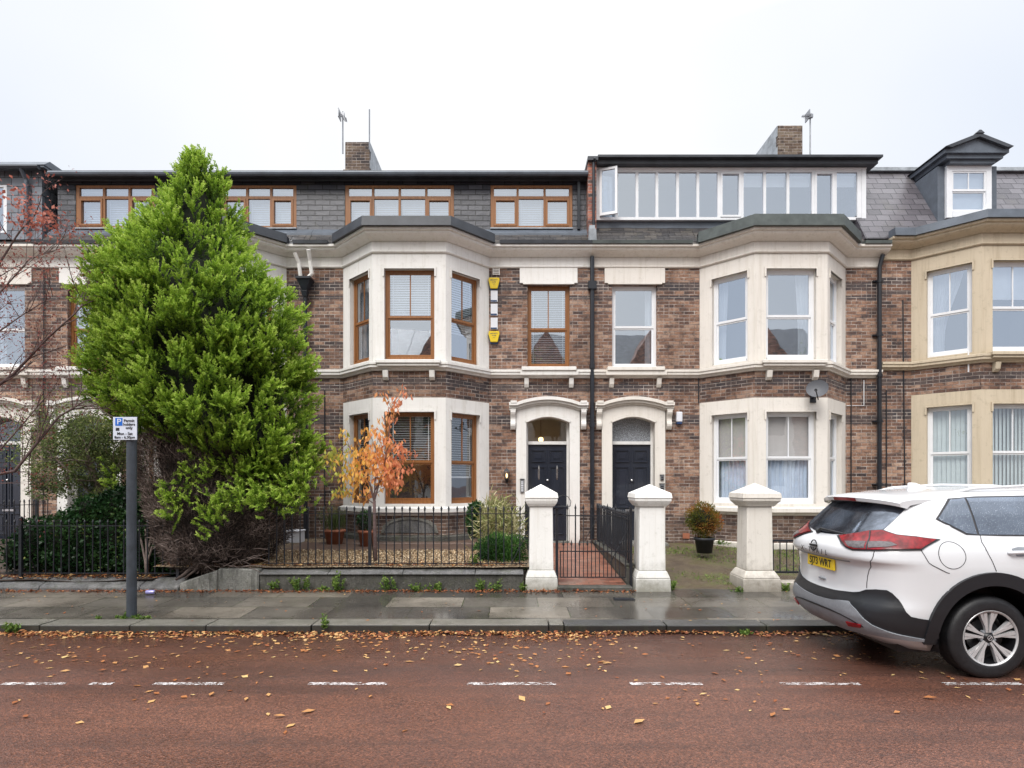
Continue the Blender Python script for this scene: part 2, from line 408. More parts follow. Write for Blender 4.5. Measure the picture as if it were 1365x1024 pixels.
M['bark_l'] = simple('bark_pale', (.22,.17,.15), .9, .4, 14, .8, fine=70)
M['bark_r'] = simple('bark_purple', (.15,.10,.095), .9, .4, 14, .8, fine=70)
M['dead'] = leaf_mat('dead_twigs', [(0,(.025,.018,.016)),(.5,(.095,.068,.058)),(1,(.27,.21,.185))], .05, .9)
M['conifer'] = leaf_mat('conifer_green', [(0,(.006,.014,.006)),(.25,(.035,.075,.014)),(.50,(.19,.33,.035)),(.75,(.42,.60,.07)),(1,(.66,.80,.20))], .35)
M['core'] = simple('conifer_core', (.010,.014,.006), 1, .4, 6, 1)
M['ivy'] = leaf_mat('ivy_green', [(0,(.006,.02,.008)),(.5,(.022,.068,.02)),(.85,(.07,.15,.045)),(1,(.28,.32,.09))], .2, .35)
M['olive'] = leaf_mat('olive_green', [(0,(.03,.045,.015)),(.5,(.13,.18,.06)),(.85,(.30,.36,.12)),(1,(.50,.48,.20))], .35)
M['redleaf'] = leaf_mat('red_leaf', [(0,(.16,.05,.045)),(.5,(.36,.11,.085)),(1,(.58,.22,.16))], .35)
M['orange'] = leaf_mat('orange_leaf', [(0,(.72,.25,.14)),(.3,(.86,.38,.18)),(.62,(.92,.50,.14)),(.92,(.92,.60,.14)),(1,(.46,.50,.10))], .4)
M['copper'] = leaf_mat('copper_bush', [(0,(.03,.045,.01)),(.35,(.13,.14,.02)),(.6,(.28,.14,.03)),(1,(.42,.13,.04))], .3)
M['weed'] = leaf_mat('weed_green', [(0,(.03,.07,.012)),(.5,(.11,.20,.035)),(1,(.32,.42,.10))], .35)
M['varieg'] = leaf_mat('variegated', [(0,(.12,.17,.05)),(.45,(.34,.34,.13)),(1,(.62,.56,.34))], .3)
M['juniper'] = leaf_mat('juniper_green', [(0,(.008,.03,.008)),(.5,(.04,.12,.025)),(1,(.14,.30,.05))], .25)
M['litter'] = leaf_mat('leaf_litter', [(0,(.085,.026,.014)),(.35,(.27,.085,.035)),(.6,(.46,.19,.07)),(.85,(.60,.36,.15)),(1,(.68,.50,.22))], .15, .45)
M['gravelst'] = leaf_mat('gravel_bits', [(0,(.22,.14,.08)),(.5,(.48,.34,.2)),(1,(.72,.6,.42))], 0, .8)

# ground materials -----------------------------------------------------------
def road_mat():
    t = NT('road_red_asphalt'); g = t.geo()
    n1 = t.noise(t.geo((.25,1.6,1)), 1.0, 6, .65); n2 = t.noise(g, 1.3, 6, .7)
    vo = t.n('ShaderNodeTexVoronoi', {'Vector': g, 'Scale': 95.0}); agg = vo.outputs['Distance']
    col = t.n('ShaderNodeSeparateXYZ', {0: vo.outputs['Color']}).outputs[0]
    base = t.mix(t.g(n1, .3, .7), (.092,.041,.028), (.150,.069,.046))
    base = t.mix(t.math('MULTIPLY', t.g(n2, .45, .75), .5), base, (.09,.048,.042))
    base = t.mix(.95, base, t.ramp(col, [(0,(.25,.22,.22)),(.5,(.5,.48,.48)),(.82,(.66,.6,.56)),(1,(.98,.85,.75))]), 'OVERLAY')
    Y = t.n('ShaderNodeSeparateXYZ', {0: t.n('ShaderNodeNewGeometry').outputs['Position']}).outputs[1]
    # darker damp towards the gutter and in a worn band beside the bay line
    e = t.math('ADD', Y, t.math('MULTIPLY', t.math('SUBTRACT', t.noise(t.geo((.35,1,1)), 1.6, 5, .7), .5), 1.6))
    gut = t.ramp(e, [(0,(0,)*3),(1,(0,)*3)])
    mr = t.n('ShaderNodeMapRange', {0: e, 1: 5.2, 2: 6.9, 3: 0.0, 4: .55}).outputs[0]
    base = t.mix(mr, base, (.040,.026,.024))
    w = t.n('ShaderNodeMapRange', {0: t.math('ABSOLUTE', t.math('SUBTRACT', e, 5.35)), 1: 0.0, 2: .45, 3: .35, 4: 0.0}).outputs[0]
    base = t.mix(w, base, (.05,.035,.033))
    trk = t.noise(t.geo((.12,3.2,1)), 1.0, 5, .6)
    base = t.mix(t.math('MULTIPLY', t.g(trk, .50, .66), .5), base, (.055,.028,.022))
    blot = t.noise(t.geo((.8,1.3,1)), 2.6, 7, .78)
    base = t.mix(t.math('MULTIPLY', t.g(blot, .56, .68), .6), base, (.045,.028,.025))
    wet = t.noise(t.geo((.5,1.4,1)), .9, 4, .6)
    rough = t.math('SUBTRACT', t.ramp(wet, [(.35,(.26,)*3),(.65,(.46,)*3)]), t.math('MULTIPLY', mr, .3))
    return t.done(t.pbr(base, rough, t.bump(t.math('ADD', agg, t.math('MULTIPLY', t.noise(g, 30, 3), .5)), .7, .006), 0, Specular_IOR_Level=.5))
M['road'] = road_mat()
def flag_mat():
    t = NT('paving_flags'); uv = t.n('ShaderNodeMapping', {'Vector': t.n('ShaderNodeNewGeometry').outputs['Position'], 'Location': (.3,-.02,0)}).outputs[0]
    b = t.n('ShaderNodeTexBrick', {'Vector': uv, 'Color1': (0,0,0,1), 'Color2': (1,1,1,1), 'Mortar': (0,0,0,1), 'Scale': 1.0, 'Mortar Size': .008, 'Mortar Smooth': .2, 'Brick Width': 1.05, 'Row Height': .56}, offset=.37)
    n = t.noise(uv, 3, 6, .7); f = t.noise(uv, 70, 4, .7)
    c = t.ramp(t.math('ADD', t.math('MULTIPLY', b.outputs[0], .75), t.math('MULTIPLY', n, .25)), [(.1,(.045,.042,.038)),(.3,(.085,.076,.066)),(.5,(.125,.112,.095)),(.75,(.175,.152,.125)),(1,(.25,.22,.18))])
    c = t.mix(.8, c, t.mix(t.g(f, .34, .66), (.22,.22,.22), (.78,.78,.78)), 'OVERLAY')
    c = t.mix(t.math('MULTIPLY', t.g(t.noise(uv, 9, 7, .8), .5, .66), .55), c, (.055,.045,.034))
    c = t.mix(t.math('MULTIPLY', t.g(n, .55, .75), .4), c, (.06,.055,.045))
    c = t.mix(t.math('MULTIPLY', b.outputs['Fac'], .85), c, t.mix(t.g(t.noise(uv, 4, 3), .45, .6), (.03,.028,.022), (.06,.075,.03)))
    wet = t.noise(uv, .8, 3, .5)
    c = t.mix(t.math('MULTIPLY', t.math('SUBTRACT', 1.0, t.g(wet, .40, .60)), .5), c, (.035,.033,.03))
    rr = t.math('ADD', t.math('MULTIPLY', t.g(wet, .42, .66), .36), t.math('MULTIPLY', b.outputs[0], .12))
    r = t.math('ADD', rr, .07)
    return t.done(t.pbr(c, r, t.bump(t.math('SUBTRACT', t.math('MULTIPLY', t.noise(uv, 5, 5), .35), b.outputs['Fac']), .35, .008, t.bump(f, .12, .004)), 0, Specular_IOR_Level=.6))
M['flag'] = flag_mat()
def kerb_mat(name, a, b_):
    t = NT(name); g = t.geo(); f = t.noise(g, 75, 4, .8); n = t.noise(g, 4, 5, .7)
    c = t.mix(t.g(f, .3, .68), tuple(x*.35 for x in a), b_)
    c = t.mix(t.math('MULTIPLY', t.g(n, .45, .7), .5), c, tuple(x*.45 for x in a))
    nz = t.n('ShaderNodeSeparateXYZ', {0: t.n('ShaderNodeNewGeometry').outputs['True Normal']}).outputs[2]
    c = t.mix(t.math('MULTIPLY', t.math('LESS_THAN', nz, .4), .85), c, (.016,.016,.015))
    st = t.noise(t.geo((6,6,1)), 1.0, 5, .75)
    c = t.mix(t.math('MULTIPLY', t.g(st, .5, .7), .5), c, (.05,.055,.03))
    return t.done(t.pbr(c, .38, t.bump(f, .6, .008)))
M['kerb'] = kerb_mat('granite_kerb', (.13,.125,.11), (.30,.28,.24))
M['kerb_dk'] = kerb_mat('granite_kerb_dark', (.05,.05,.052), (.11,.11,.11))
def old_stone(name, a, b_, moss=.5):
    t = NT(name); g = t.geo(); n = t.noise(g, 2.6, 7, .72); f = t.noise(g, 45, 5, .8); st = t.noise(t.geo((7,7,1.2)), 1.0, 6, .75); m = t.noise(g, 5.5, 7, .78)
    c = t.mix(t.g(n, .34, .66), a, b_)
    c = t.mix(.75, c, t.mix(t.g(f, .32, .68), (.2,.2,.2), (.8,.8,.8)), 'OVERLAY')
    c = t.mix(t.math('MULTIPLY', t.g(st, .48, .66), .7), c, (.028,.027,.022))
    c = t.mix(t.math('MULTIPLY', t.g(m, .52, .64), moss), c, (.085,.095,.045))
    c = t.mix(t.math('MULTIPLY', t.g(t.noise(g, 13, 6, .8), .60, .70), .7), c, (.36,.36,.33))
    return t.done(t.pbr(c, .6, t.bump(t.math('ADD', f, n), .9, .02)))
M['conc'] = old_stone('concrete_grey', (.13,.13,.115), (.30,.295,.27), .3)
M['conc_dk'] = old_stone('concrete_mossy', (.05,.048,.04), (.13,.125,.11), .6)
M['coping'] = old_stone('coping_stone', (.10,.10,.105), (.21,.205,.20), .35)
t = NT('red_tile_path'); uv = t.geo()
b = t.n('ShaderNodeTexBrick', {'Vector': uv, 'Color1': (.17,.06,.04,1), 'Color2': (.36,.145,.095,1), 'Mortar': (.13,.085,.06,1), 'Scale': 1.0, 'Mortar Size': .006, 'Brick Width': .22, 'Row Height': .11}, offset=.5)
M['tilepath'] = t.done(t.pbr(t.mix(t.math('MULTIPLY', t.g(t.noise(uv, 3, 5), .45, .7), .45), b.outputs[0], (.34,.26,.21)), .38, t.bump(t.math('SUBTRACT', t.noise(uv, 12, 3), b.outputs['Fac']), .4, .008)))
t = NT('gravel_tan'); g = t.geo()
vo = t.n('ShaderNodeTexVoronoi', {'Vector': g, 'Scale': 38.0}); cc = t.n('ShaderNodeSeparateXYZ', {0: vo.outputs['Color']}).outputs[0]
M['gravel'] = t.done(t.pbr(t.mix(t.g(vo.outputs['Distance'], .25, .7), t.ramp(cc, [(0,(.24,.15,.09)),(.5,(.42,.30,.18)),(1,(.62,.50,.34))]), (.05,.035,.022)), .7, t.bump(t.math('SUBTRACT', 1.0, vo.outputs['Distance']), 1.0, .02)))
t = NT('garden_soil'); g = t.geo(); n = t.noise(g, 2.2, 6, .7); f = t.noise(g, 26, 5, .8)
c = t.ramp(n, [(.3,(.075,.052,.035)),(.5,(.12,.09,.055)),(.62,(.115,.115,.04)),(.8,(.15,.17,.045))])
M['soil'] = t.done(t.pbr(t.mix(.5, c, t.mix(t.g(f,.3,.7),(.2,.2,.2),(.8,.8,.8)), 'OVERLAY'), t.ramp(t.noise(g,.9,3),[(.4,(.25,)*3),(.6,(.8,)*3)]), t.bump(f, 1.0, .03)))
M['soil_dk'] = simple('soil_dark', (.055,.036,.026), .7, .5, 5, 1.0, fine=30)
M['brownpave'] = simple('paving_brown', (.12,.075,.055), .5, .35, 4, .5)
t = NT('road_paint'); g = t.geo()
n = t.noise(t.geo((1,2,1)), 9, 6, .8); f = t.noise(g, 60, 3)
al = t.g(t.math('ADD', t.math('MULTIPLY', n, .7), t.math('MULTIPLY', f, .3)), .47, .54)
p = t.pbr(t.mix(t.g(n,.4,.6), (.36,.32,.31), (.66,.63,.63)), .5)
M['paint'] = t.done(t.n('ShaderNodeMixShader', {0: al, 1: t.n('ShaderNodeBsdfTransparent').outputs[0], 2: p.outputs[0]}))
# ================================================================== windows
YW = 12.8; YB = 11.95
def window(house, p0, p1, u0, u1, z0, z1, fm, glass, style='sash', rail=.5, bars=1, rec=.10, inside=(), room='room', fw=.055):
    """Sash window set rec metres behind the wall face; local u runs along p0->p1."""
    T = frame_T(p0, p1)
    f = MB(T)
    a, b = rec, rec+.07
    W = fw
    f.box(u0, u0+W, a, b, z0, z1); f.box(u1-W, u1, a, b, z0, z1)
    f.box(u0+W, u1-W, a, b, z1-W, z1); f.box(u0+W, u1-W, a-.03, b, z0, z0+W*1.1)
    zr = z0 + (z1-z0)*rail
    s = .038
    ia, ib = u0+W, u1-W
    # lower sash sits a little behind the upper one
    def sash(za, zb, d0, bot=s, top=s):
        f.box(ia, ia+s, d0, d0+.035, za, zb); f.box(ib-s, ib, d0, d0+.035, za, zb)
        f.box(ia+s, ib-s, d0, d0+.035, za, za+bot); f.box(ia+s, ib-s, d0, d0+.035, zb-top, zb)
    sash(zr-.01, z1-W, a+.012, .05, .032); sash(z0+W*1.1, zr-.012, a+.03, .06, .03)
    for k in range(1, bars+1):
        u = ia + (ib-ia)*k/(bars+1); f.box(u-.011, u+.011, a+.018, a+.042, zr+.04, z1-W-.03)
    fr = f.build('window', fm, house)
    g = MB(T)
    g.face([(ia+s*.5, a+.030, zr+.02), (ib-s*.5, a+.030, zr+.02), (ib-s*.5, a+.030, z1-W-.01), (ia+s*.5, a+.030, z1-W-.01)])
    g.face([(ia+s*.5, a+.048, z0+W), (ib-s*.5, a+.048, z0+W), (ib-s*.5, a+.048, zr-.02), (ia+s*.5, a+.048, zr-.02)])
    g.build('pane', glass, fr)
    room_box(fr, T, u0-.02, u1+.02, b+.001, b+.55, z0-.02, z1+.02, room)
    for it in inside: furnish(fr, T, ia, ib, b, z0, z1, it)
    return fr
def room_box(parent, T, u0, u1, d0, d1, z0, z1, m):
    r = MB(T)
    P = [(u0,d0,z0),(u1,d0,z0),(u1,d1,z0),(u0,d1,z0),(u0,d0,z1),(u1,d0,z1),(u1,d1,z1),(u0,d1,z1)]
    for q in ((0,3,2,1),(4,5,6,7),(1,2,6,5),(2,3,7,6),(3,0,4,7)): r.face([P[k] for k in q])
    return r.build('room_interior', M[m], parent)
def furnish(fr, T, ia, ib, d, z0, z1, it):
    kind = it[0]
    m = MB(T)
    if kind == 'venetian':                       # ('venetian', frac_bottom, tilt)
        zb = z0 + (z1-z0)*it[1]; step = .05; z = z1-.08; tl = it[2]
        m.box(ia+.01, ib-.01, d+.02, d+.07, z1-.07, z1-.04)
        while z > zb:
            c, s_ = math.cos(tl)*.024, math.sin(tl)*.024
            m.face([(ia+.015, d+.045-c, z-s_), (ib-.015, d+.045-c, z-s_), (ib-.015, d+.045+c, z+s_), (ia+.015, d+.045+c, z+s_)])
            z -= step
        for u in (ia+.1*(ib-ia), ia+.9*(ib-ia)): m.box(u-.008, u+.008, d+.012, d+.016, zb, z1-.07)
        m.box(ia+.01, ib-.01, d+.03, d+.06, zb-.03, zb)
        m.build('blind', M['blind'], fr)
    elif kind == 'roller':
        zb = z0 + (z1-z0)*it[1]
        m.box(ia+.005, ib-.005, d+.03, d+.036, zb, z1-.03); m.build('blind', M[it[2]], fr)
    elif kind == 'curtain':                      # ('curtain', f0, f1, zf0, zf1, mat, tie)
        u0 = ia+(ib-ia)*it[1]; u1 = ia+(ib-ia)*it[2]; za = z0+(z1-z0)*it[3]; zb = z0+(z1-z0)*it[4]; tie = it[6] if len(it) > 6 else 0
        n = max(16, int((u1-u0)*110)); rows = 10; grid = []
        ph = random.random()*6
        for j in range(rows+1):
            v = j/rows; row = []
            for i in range(n+1):
                x = i/n
                wid = 1 - abs(tie)*(math.sin(min(1,(1-v)*1.25)*PI/2))**1.5*.75
                uu = (u0+(u1-u0)*x*wid) if tie >= 0 else (u1-(u1-u0)*(1-x)*wid)
                row.append((uu, d+.09+.022*math.sin(x*(u1-u0)*75+ph+.6*math.sin(v*3))+.01*math.sin(x*37), za+(zb-za)*v))
            grid.append(row)
        for j in range(rows):
            for i in range(n): m.face([grid[j][i], grid[j][i+1], grid[j+1][i+1], grid[j+1][i]])
        m.build('curtain', M[it[5]], fr, smooth=True)
    elif kind == 'vertical':
        u = ia+.02
        while u < ib-.02:
            m.face([(u, d+.05, z0+.08), (u+.075, d+.075, z0+.08), (u+.075, d+.075, z1-.05), (u, d+.05, z1-.05)]); u += .082
        m.build('blind', M['louvre'], fr)

def label_mould(mb, T, u0, u1, z1, w=.035):
    o = MB(T); o.box(u0-w, u1+w, -.022, .03, z1, z1+w); o.box(u0-w, u0, -.022, .03, z1-.16, z1); o.box(u1, u1+w, -.022, .03, z1-.16, z1)
    n = len(mb.v); mb.v += o.v; mb.f += [[i+n for i in f] for f in o.f]; mb.m += o.m

def door_opening(house, x0, x1, zs, stone, number, dz=0, glassm='glass_door', room='room', detail=True):
    """Stone door surround with segmental arched hood, transom, fanlight and a panelled door; x0..x1 is the clear opening."""
    zf = Zw(722)+dz; zt = Zw(592)+dz; ztr = Zw(589)+dz; zsp = Zw(563.5)+dz; zc = Zw(556)+dz
    xm = (x0+x1)/2
    N = 16
    s = MB()
    inn = [(x0, zf-.03)] + [(x0+(x1-x0)*k/N, zsp+(zc-zsp)*math.sin(PI*k/N)) for k in range(N+1)] + [(x1, zf-.03)]
    jw = .225
    out = [(x0-jw, zf-.03)] + [(x0-jw+(x1-x0+2*jw)*k/N, Zw(545)+dz+.10*math.sin(PI*k/N)) for k in range(N+1)] + [(x1+jw, zf-.03)]
    s.strip(out, inn, YW-.05, YW+.25)
    # rounded inner bead
    s.strip([(a+(.03 if a > xm else -.03 if a < xm else 0), b+.03) for a, b in inn[1:-1]], inn[1:-1], YW-.068, YW-.045)
    sur = s.build('door_surround', stone, house, bevel=.008)
    # hood: moulded arch with level shoulders
    h = MB()
    hx0, hx1 = x0-.38, x1+.40
    def arc(off, n=20, z_sh=Zw(545)+dz):
        pts = [(hx0, z_sh+off), (x0-.22, z_sh+off)]
        for k in range(n+1):
            u = k/n; pts.append((x0-.2+(x1-x0+.4)*u, z_sh+off+.125*math.sin(PI*u)**.85))
        return pts + [(x1+.22, z_sh+off), (hx1, z_sh+off)]
    h.strip(arc(.125), arc(.055), YW-.19, YW+.02); h.strip(arc(.055), arc(.0), YW-.14, YW+.02); h.strip(arc(0), arc(-.04), YW-.09, YW+.02)
    for xc in (hx0+.03, hx1-.17):
        h.box(xc, xc+.14, YW-.20, YW+.01, Zw(545)+dz+.10, Zw(545)+dz+.155)
    h.build('door_hood', stone, house, bevel=.006)
    for xc in (hx0+.03, hx1-.15):
        c = MB(); zt_ = Zw(546)+dz; zb_ = Zw(573)+dz
        prof = [(YW+.01, zt_)]
        for k in range(13):
            v = k/12; prof.append((YW-.135+.07*v-.025*math.sin(v*PI*3.2), zt_-(zt_-zb_)*v))
        prof.append((YW+.01, zb_))
        c.prism_x(prof, xc, xc+.115); c.box(xc-.008, xc+.123, YW-.15, YW+.005, zt_-.03, zt_+.0005)
        c.build('corbel', stone, house, bevel=.005)
    # frame, fanlight
    YD = YW+.20
    f = MB(); f.box(x0-.005, x0+.045, YD-.03, YD+.06, zf, zsp+.1); f.box(x1-.045, x1+.005, YD-.03, YD+.06, zf, zsp+.1); f.box(x0+.045, x1-.045, YD-.045, YD+.06, zt, ztr+.02)
    f.build('door_frame', M['wood_w'], house)
    g = MB(); g.face([(x0+.02, YD+.02, ztr), (x1-.02, YD+.02, ztr), (x1-.02, YD+.02, zc+.05), (x0+.02, YD+.02, zc+.05)])
    fan = g.build('fanlight', M[glassm], house)
    room_box(fan, lambda u, d, z: (u, d, z), x0-.05, x1+.05, YD+.065, YD+1.2, zt, zc+.3, room)
    # the door: two raised-panel columns
    d = MB(); a0, a1 = x0+.047, x1-.047; w = a1-a0
    d.box(a0, a1, YD, YD+.05, zf+.01, zt-.005)
    d.box(xm-.010, xm+.010, YD-.012, YD+.01, zf+.02, zt-.02)
    for c0, c1 in ((a0+.07, xm-.05), (xm+.05, a1-.07)):
        for za, zb in ((zf+.14, zf+.62), (zf+.74, zt-.50), (zt-.40, zt-.12)):
            d.box(c0, c1, YD-.024, YD+.01, za, za+.022); d.box(c0, c1, YD-.024, YD+.01, zb-.022, zb)
            d.box(c0, c0+.022, YD-.024, YD+.01, za+.022, zb-.022); d.box(c1-.022, c1, YD-.024, YD+.01, za+.022, zb-.022)
            d.frustum((c0+c1)/2, 0, 0, 0, 0, 0, 0, 0) if False else None
            d.prism([(c0+.05,za+.05),(c1-.05,za+.05),(c1-.05,zb-.05),(c0+.05,zb-.05)], YD-.004, YD+.01); d.box(c0+.08, c1-.08, YD-.016, YD+.01, za+.08, zb-.08)
    dr = d.build('door', M['door'], house, bevel=.004)
    k = MB(); k.lathe([(.001, YD-.07), (.028, YD-.06), (.03, YD-.04), (.012, YD-.03), (.012, YD)], (xm, 0, (zf+zt)/2+.28), 'y', 12); k.build('door_knocker', M['chrome'], dr, smooth=True)
    k = MB(); k.lathe([(.001, YD-.06), (.02, YD-.05), (.022, YD-.035), (.01, YD-.02), (.01, YD)], (a0+.05 if number else a1-.05, 0, zf+1.15), 'y', 12); k.build('handle', M['chrome'], dr, smooth=True)
    if number:
        for j, xx in enumerate((xm-.19, xm+.22)):
            k = MB()
            k.lathe([(.001, -.02), (.024, -.015), (.024, 0)], (xx, YD, 0), 'y', 12) if False else None
            k.box(xx-.022, xx+.022, YD-.03, YD-.002, zf+1.42, zf+1.62); k.frustum(xx, YD-.016, zf+1.62, zf+1.70, .022, .014, .003, .003); k.frustum(xx, YD-.016, zf+1.37, zf+1.42, .008, .006, .022, .014)
            k.build('handle', M['chrome'], dr, bevel=.005)
        k = MB(); k.box(xm+.18, xm+.26, YD-.012, YD-.002, zf+1.10, zf+1.32); k.build('letter_plate', M['chrome'], dr, bevel=.004)
    else:
        k = MB(); k.box(xm-.14, xm+.14, YD-.016, YD-.002, zf+.66, zf+.71); k.build('letter_plate', M['chrome'], dr, bevel=.004)
    return sur
def bay_path(xc, hw=1.62, fw=.755):
    return [(xc-hw, YW), (xc-fw, YB), (xc+fw, YB), (xc+hw, YW)]
def step_box(mb, x0, x1, y0, y1, z0, z1): mb.box(x0, x1, y0, y1, z0, z1)

def dormer_window(house, xs, Y, z0, z1, m, zt=None, opens=(), split=True, room='room_l', inside=None, fw=.05, glass='glass_up'):
    """Row of lights between the x positions xs."""
    f = MB(); g = MB()
    f.box(xs[0]-fw, xs[-1]+fw, Y-.02, Y+.06, z0-fw, z0); f.box(xs[0]-fw, xs[-1]+fw, Y-.02, Y+.06, z1, z1+fw)
    for x in xs:
        f.box(x-fw/2 if x != xs[0] else x-fw, x+fw/2 if x != xs[-1] else x+fw, Y-.019, Y+.06, z0, z1)
    if split and zt:
        for a, b in zip(xs[:-1], xs[1:]): f.box(a+fw/2, b-fw/2, Y-.015, Y+.055, zt-.03, zt+.03)
    for k, (a, b) in enumerate(zip(xs[:-1], xs[1:])):
        if k in opens:
            top = (zt-.03) if split else z1
            e = .045
            aa, bb = a+fw/2, b-fw/2
            f.box(aa, aa+e, Y-.035, Y+.03, z0, top); f.box(bb-e, bb, Y-.035, Y+.03, z0, top)
            f.box(aa+e, bb-e, Y-.035, Y+.03, z0, z0+e); f.box(aa+e, bb-e, Y-.035, Y+.03, top-e, top)
        g.face([(a, Y+.012, z0), (b, Y+.012, z0), (b, Y+.012, z1), (a, Y+.012, z1)])
    fr = f.build('window', m, house)
    g.build('pane', M[glass], fr)
    room_box(fr, lambda u, d, z: (u, d, z), xs[0]-fw, xs[-1]+fw, Y+.065, Y+.9, z0-fw, z1+fw, room)
    if inside:
        for it in inside:
            a, b = xs[it[1]]+.03, xs[it[1]+1]-.03
            furnish(fr, lambda u, d, z: (u, d, z), a, b, Y+.065, z0, z1, (it[0],)+tuple(it[2:]))
    return fr

CORN = [(-.02,6.735),(.06,6.735),(.10,6.76),(.20,6.80),(.24,6.83),(.24,6.865),(.29,6.88),(.29,6.925),(-.02,6.925)]
FRIEZE = [(-.02,6.50),(.025,6.50),(.045,6.52),(.045,6.545),(.03,6.555),(.03,6.74),(-.02,6.74)]
STRING = [(-.02,4.06),(.04,4.06),(.06,4.09),(.11,4.12),(.11,4.17),(.13,4.18),(.13,4.225),(.05,4.245),(-.02,4.245)]
def up(prof, dz, dy=0): return [(a, b+dz) for a, b in prof]

def roof_parapet(house, path, m, z0=6.928, z1=7.12, out=.34, back=.10):
    b = MB(); b.sweep(path, [(out-.05, z0), (out, z0), (out-.015, z1), (back, z1), (back, z0)]); return b.build('roof_edge', m, house)

def terrace_house(name, label, x0, x1, bayc, windows, doorx, stone, dz=0, brick='brick', baywin=None, sill_m=None, cornice_x=None):
    h = thing(name, label, 'house', ((x0+x1)/2, YW, .1))
    bk = M[brick]
    holes = []
    for w in windows: holes.append((w[0]-x0, w[1]-x0, 4.28+dz, 6.13+dz))
    if doorx: holes.append((doorx[0]-.1-x0, doorx[1]+.1-x0, 0.3, Zw(556)+dz+.02))
    w = MB()
    if bayc is None:
        w.panel((x0,YW), (x1,YW), 0, 6.9+dz, holes, .25)
        path = [(x0,YW),(x1,YW)]
    else:
        P = bay_path(bayc)
        def seg(a, b):
            if b-a < .02: return
            hs = [(hh[0]-(a-x0), hh[1]-(a-x0), hh[2], hh[3]) for hh in holes if hh[0]+x0 >= a-.01 and hh[1]+x0 <= b+.01]
            w.panel((a,YW), (b,YW), 0, 6.9+dz, hs, .25)
        seg(x0, P[0][0]); seg(P[3][0], x1)
        for a, b in zip(P[:-1], P[1:]):
            w.panel(a, b, 0, 1.08+dz); w.panel(a, b, 3.507+dz, 4.10+dz)
        path = [(x0,YW)] + P + [(x1,YW)]
    w.box(x0, x0+.2, YW+.3, 21, 0, 6.9+dz); w.box(x1-.2, x1, YW+.3, 21, 0, 6.9+dz); w.box(x0, x1, 21, 21.2, 0, 6.9+dz)
    w.build('wall', bk, h)
    c = MB(); cp = list(path)
    if cornice_x: cp[0] = (cornice_x[0], YW); cp[-1] = (cornice_x[1], YW)
    c.sweep(cp, up(CORN, dz)); c.build('cornice', stone, h)
    c = MB(); c.sweep(path, up(FRIEZE, dz)); c.build('frieze', stone, h)
    c = MB(); c.sweep(path, up(STRING, dz)); c.build('string_course', sill_m or stone, h)
    if bayc is not None:
        b = MB(); wins = []
        for k, (a, e) in enumerate(zip(P[:-1], P[1:])):
            L = (Vector(e)-Vector(a)).length
            if k == 1: u0, u1 = .235, L-.235
            elif k == 0: u0, u1 = L-.93, L-.15
            else: u0, u1 = .15, .93
            fl = [(1.30, 3.21), (4.30, 6.18)]
            b.panel(a, e, 1.08+dz, 3.507+dz, [(u0, u1, fl[0][0]+dz, fl[0][1]+dz)], .26)
            b.panel(a, e, 4.10+dz, 6.9+dz, [(u0, u1, fl[1][0]+dz, fl[1][1]+dz)], .26)
            T = frame_T(a, e)
            for za, zb in fl: label_mould(b, T, u0, u1, zb+dz)
            for fi, (za, zb) in enumerate(fl):
                wins.append((k, fi, a, e, u0, u1, za+dz, zb+dz))
        # sill course of the ground-floor windows and plinth step
        b.sweep(P, up([(-.02,1.06),(.04,1.06),(.07,1.10),(.12,1.13),(.12,1.21),(-.02,1.245)], dz))
        b.build('bay_stonework', stone, h)
        s = MB(); T = frame_T(P[1], P[2]); L = 1.51; s.T = T
        s.box(.09, L-.09, -.19, .02, 4.19+dz, 4.262+dz)
        s.box(.12, L-.12, -.16, .02, 4.135+dz, 4.19+dz)
        s.build('sill', sill_m or stone, h, bevel=.008)
        for u in (.22, L-.33):
            q = MB(T); q.prism_x([(.0, 4.058+dz), (-.11, 4.058+dz), (-.085, 3.92+dz), (-.03, 3.86+dz), (.0, 3.86+dz)], u, u+.11); q.build('bracket', sill_m or stone, h, bevel=.006)
        # flat roof over the bay
        r = MB(); pr = [(P[0][0]-.02, YW), (P[0][0]+.05, YW-.1), (P[1][0]-.05, YB-.1), (P[2][0]+.05, YB-.1), (P[3][0]-.05, YW-.1), (P[3][0]+.02, YW), (P[3][0]+.02, YW+.25), (P[0][0]-.02, YW+.25)]
        r.prism_z(pr, 6.93+dz, 7.06+dz); r.build('bay_roof', M['felt'], h)
        for args in wins:
            baywin(h, *args)
    # single windows, sill and lintel block
    for w_ in windows:
        a, b_ = w_[0], w_[1]
        l = MB(); l.box(a-.17, b_+.17, YW-.03, YW+.03, 6.165+dz, 6.50+dz); l.box(a-.10, b_+.10, YW-.045, YW+.05, 6.135+dz, 6.165+dz)
        l.build('lintel', stone, h, bevel=.005)
        s = MB(); s.box(a-.13, b_+.13, YW-.19, YW+.02, 4.20+dz, 4.285+dz); s.box(a-.16, b_+.18, YW-.16, YW+.02, 4.10+dz, 4.20+dz); s.build('sill', sill_m or stone, h, bevel=.01)
        for u in (a-.07, b_-.02):
            q = MB(); q.prism_x([(YW, 4.055+dz), (YW-.10, 4.055+dz), (YW-.075, 3.92+dz), (YW-.03, 3.85+dz), (YW, 3.85+dz)], u, u+.10); q.build('bracket', sill_m or stone, h, bevel=.006)
        window(h, (a,YW), (b_,YW), 0, b_-a, 4.285+dz, 6.13+dz, w_[2], w_[3], rail=w_[4], bars=w_[5], inside=w_[6], room=w_[7])
    return h, path

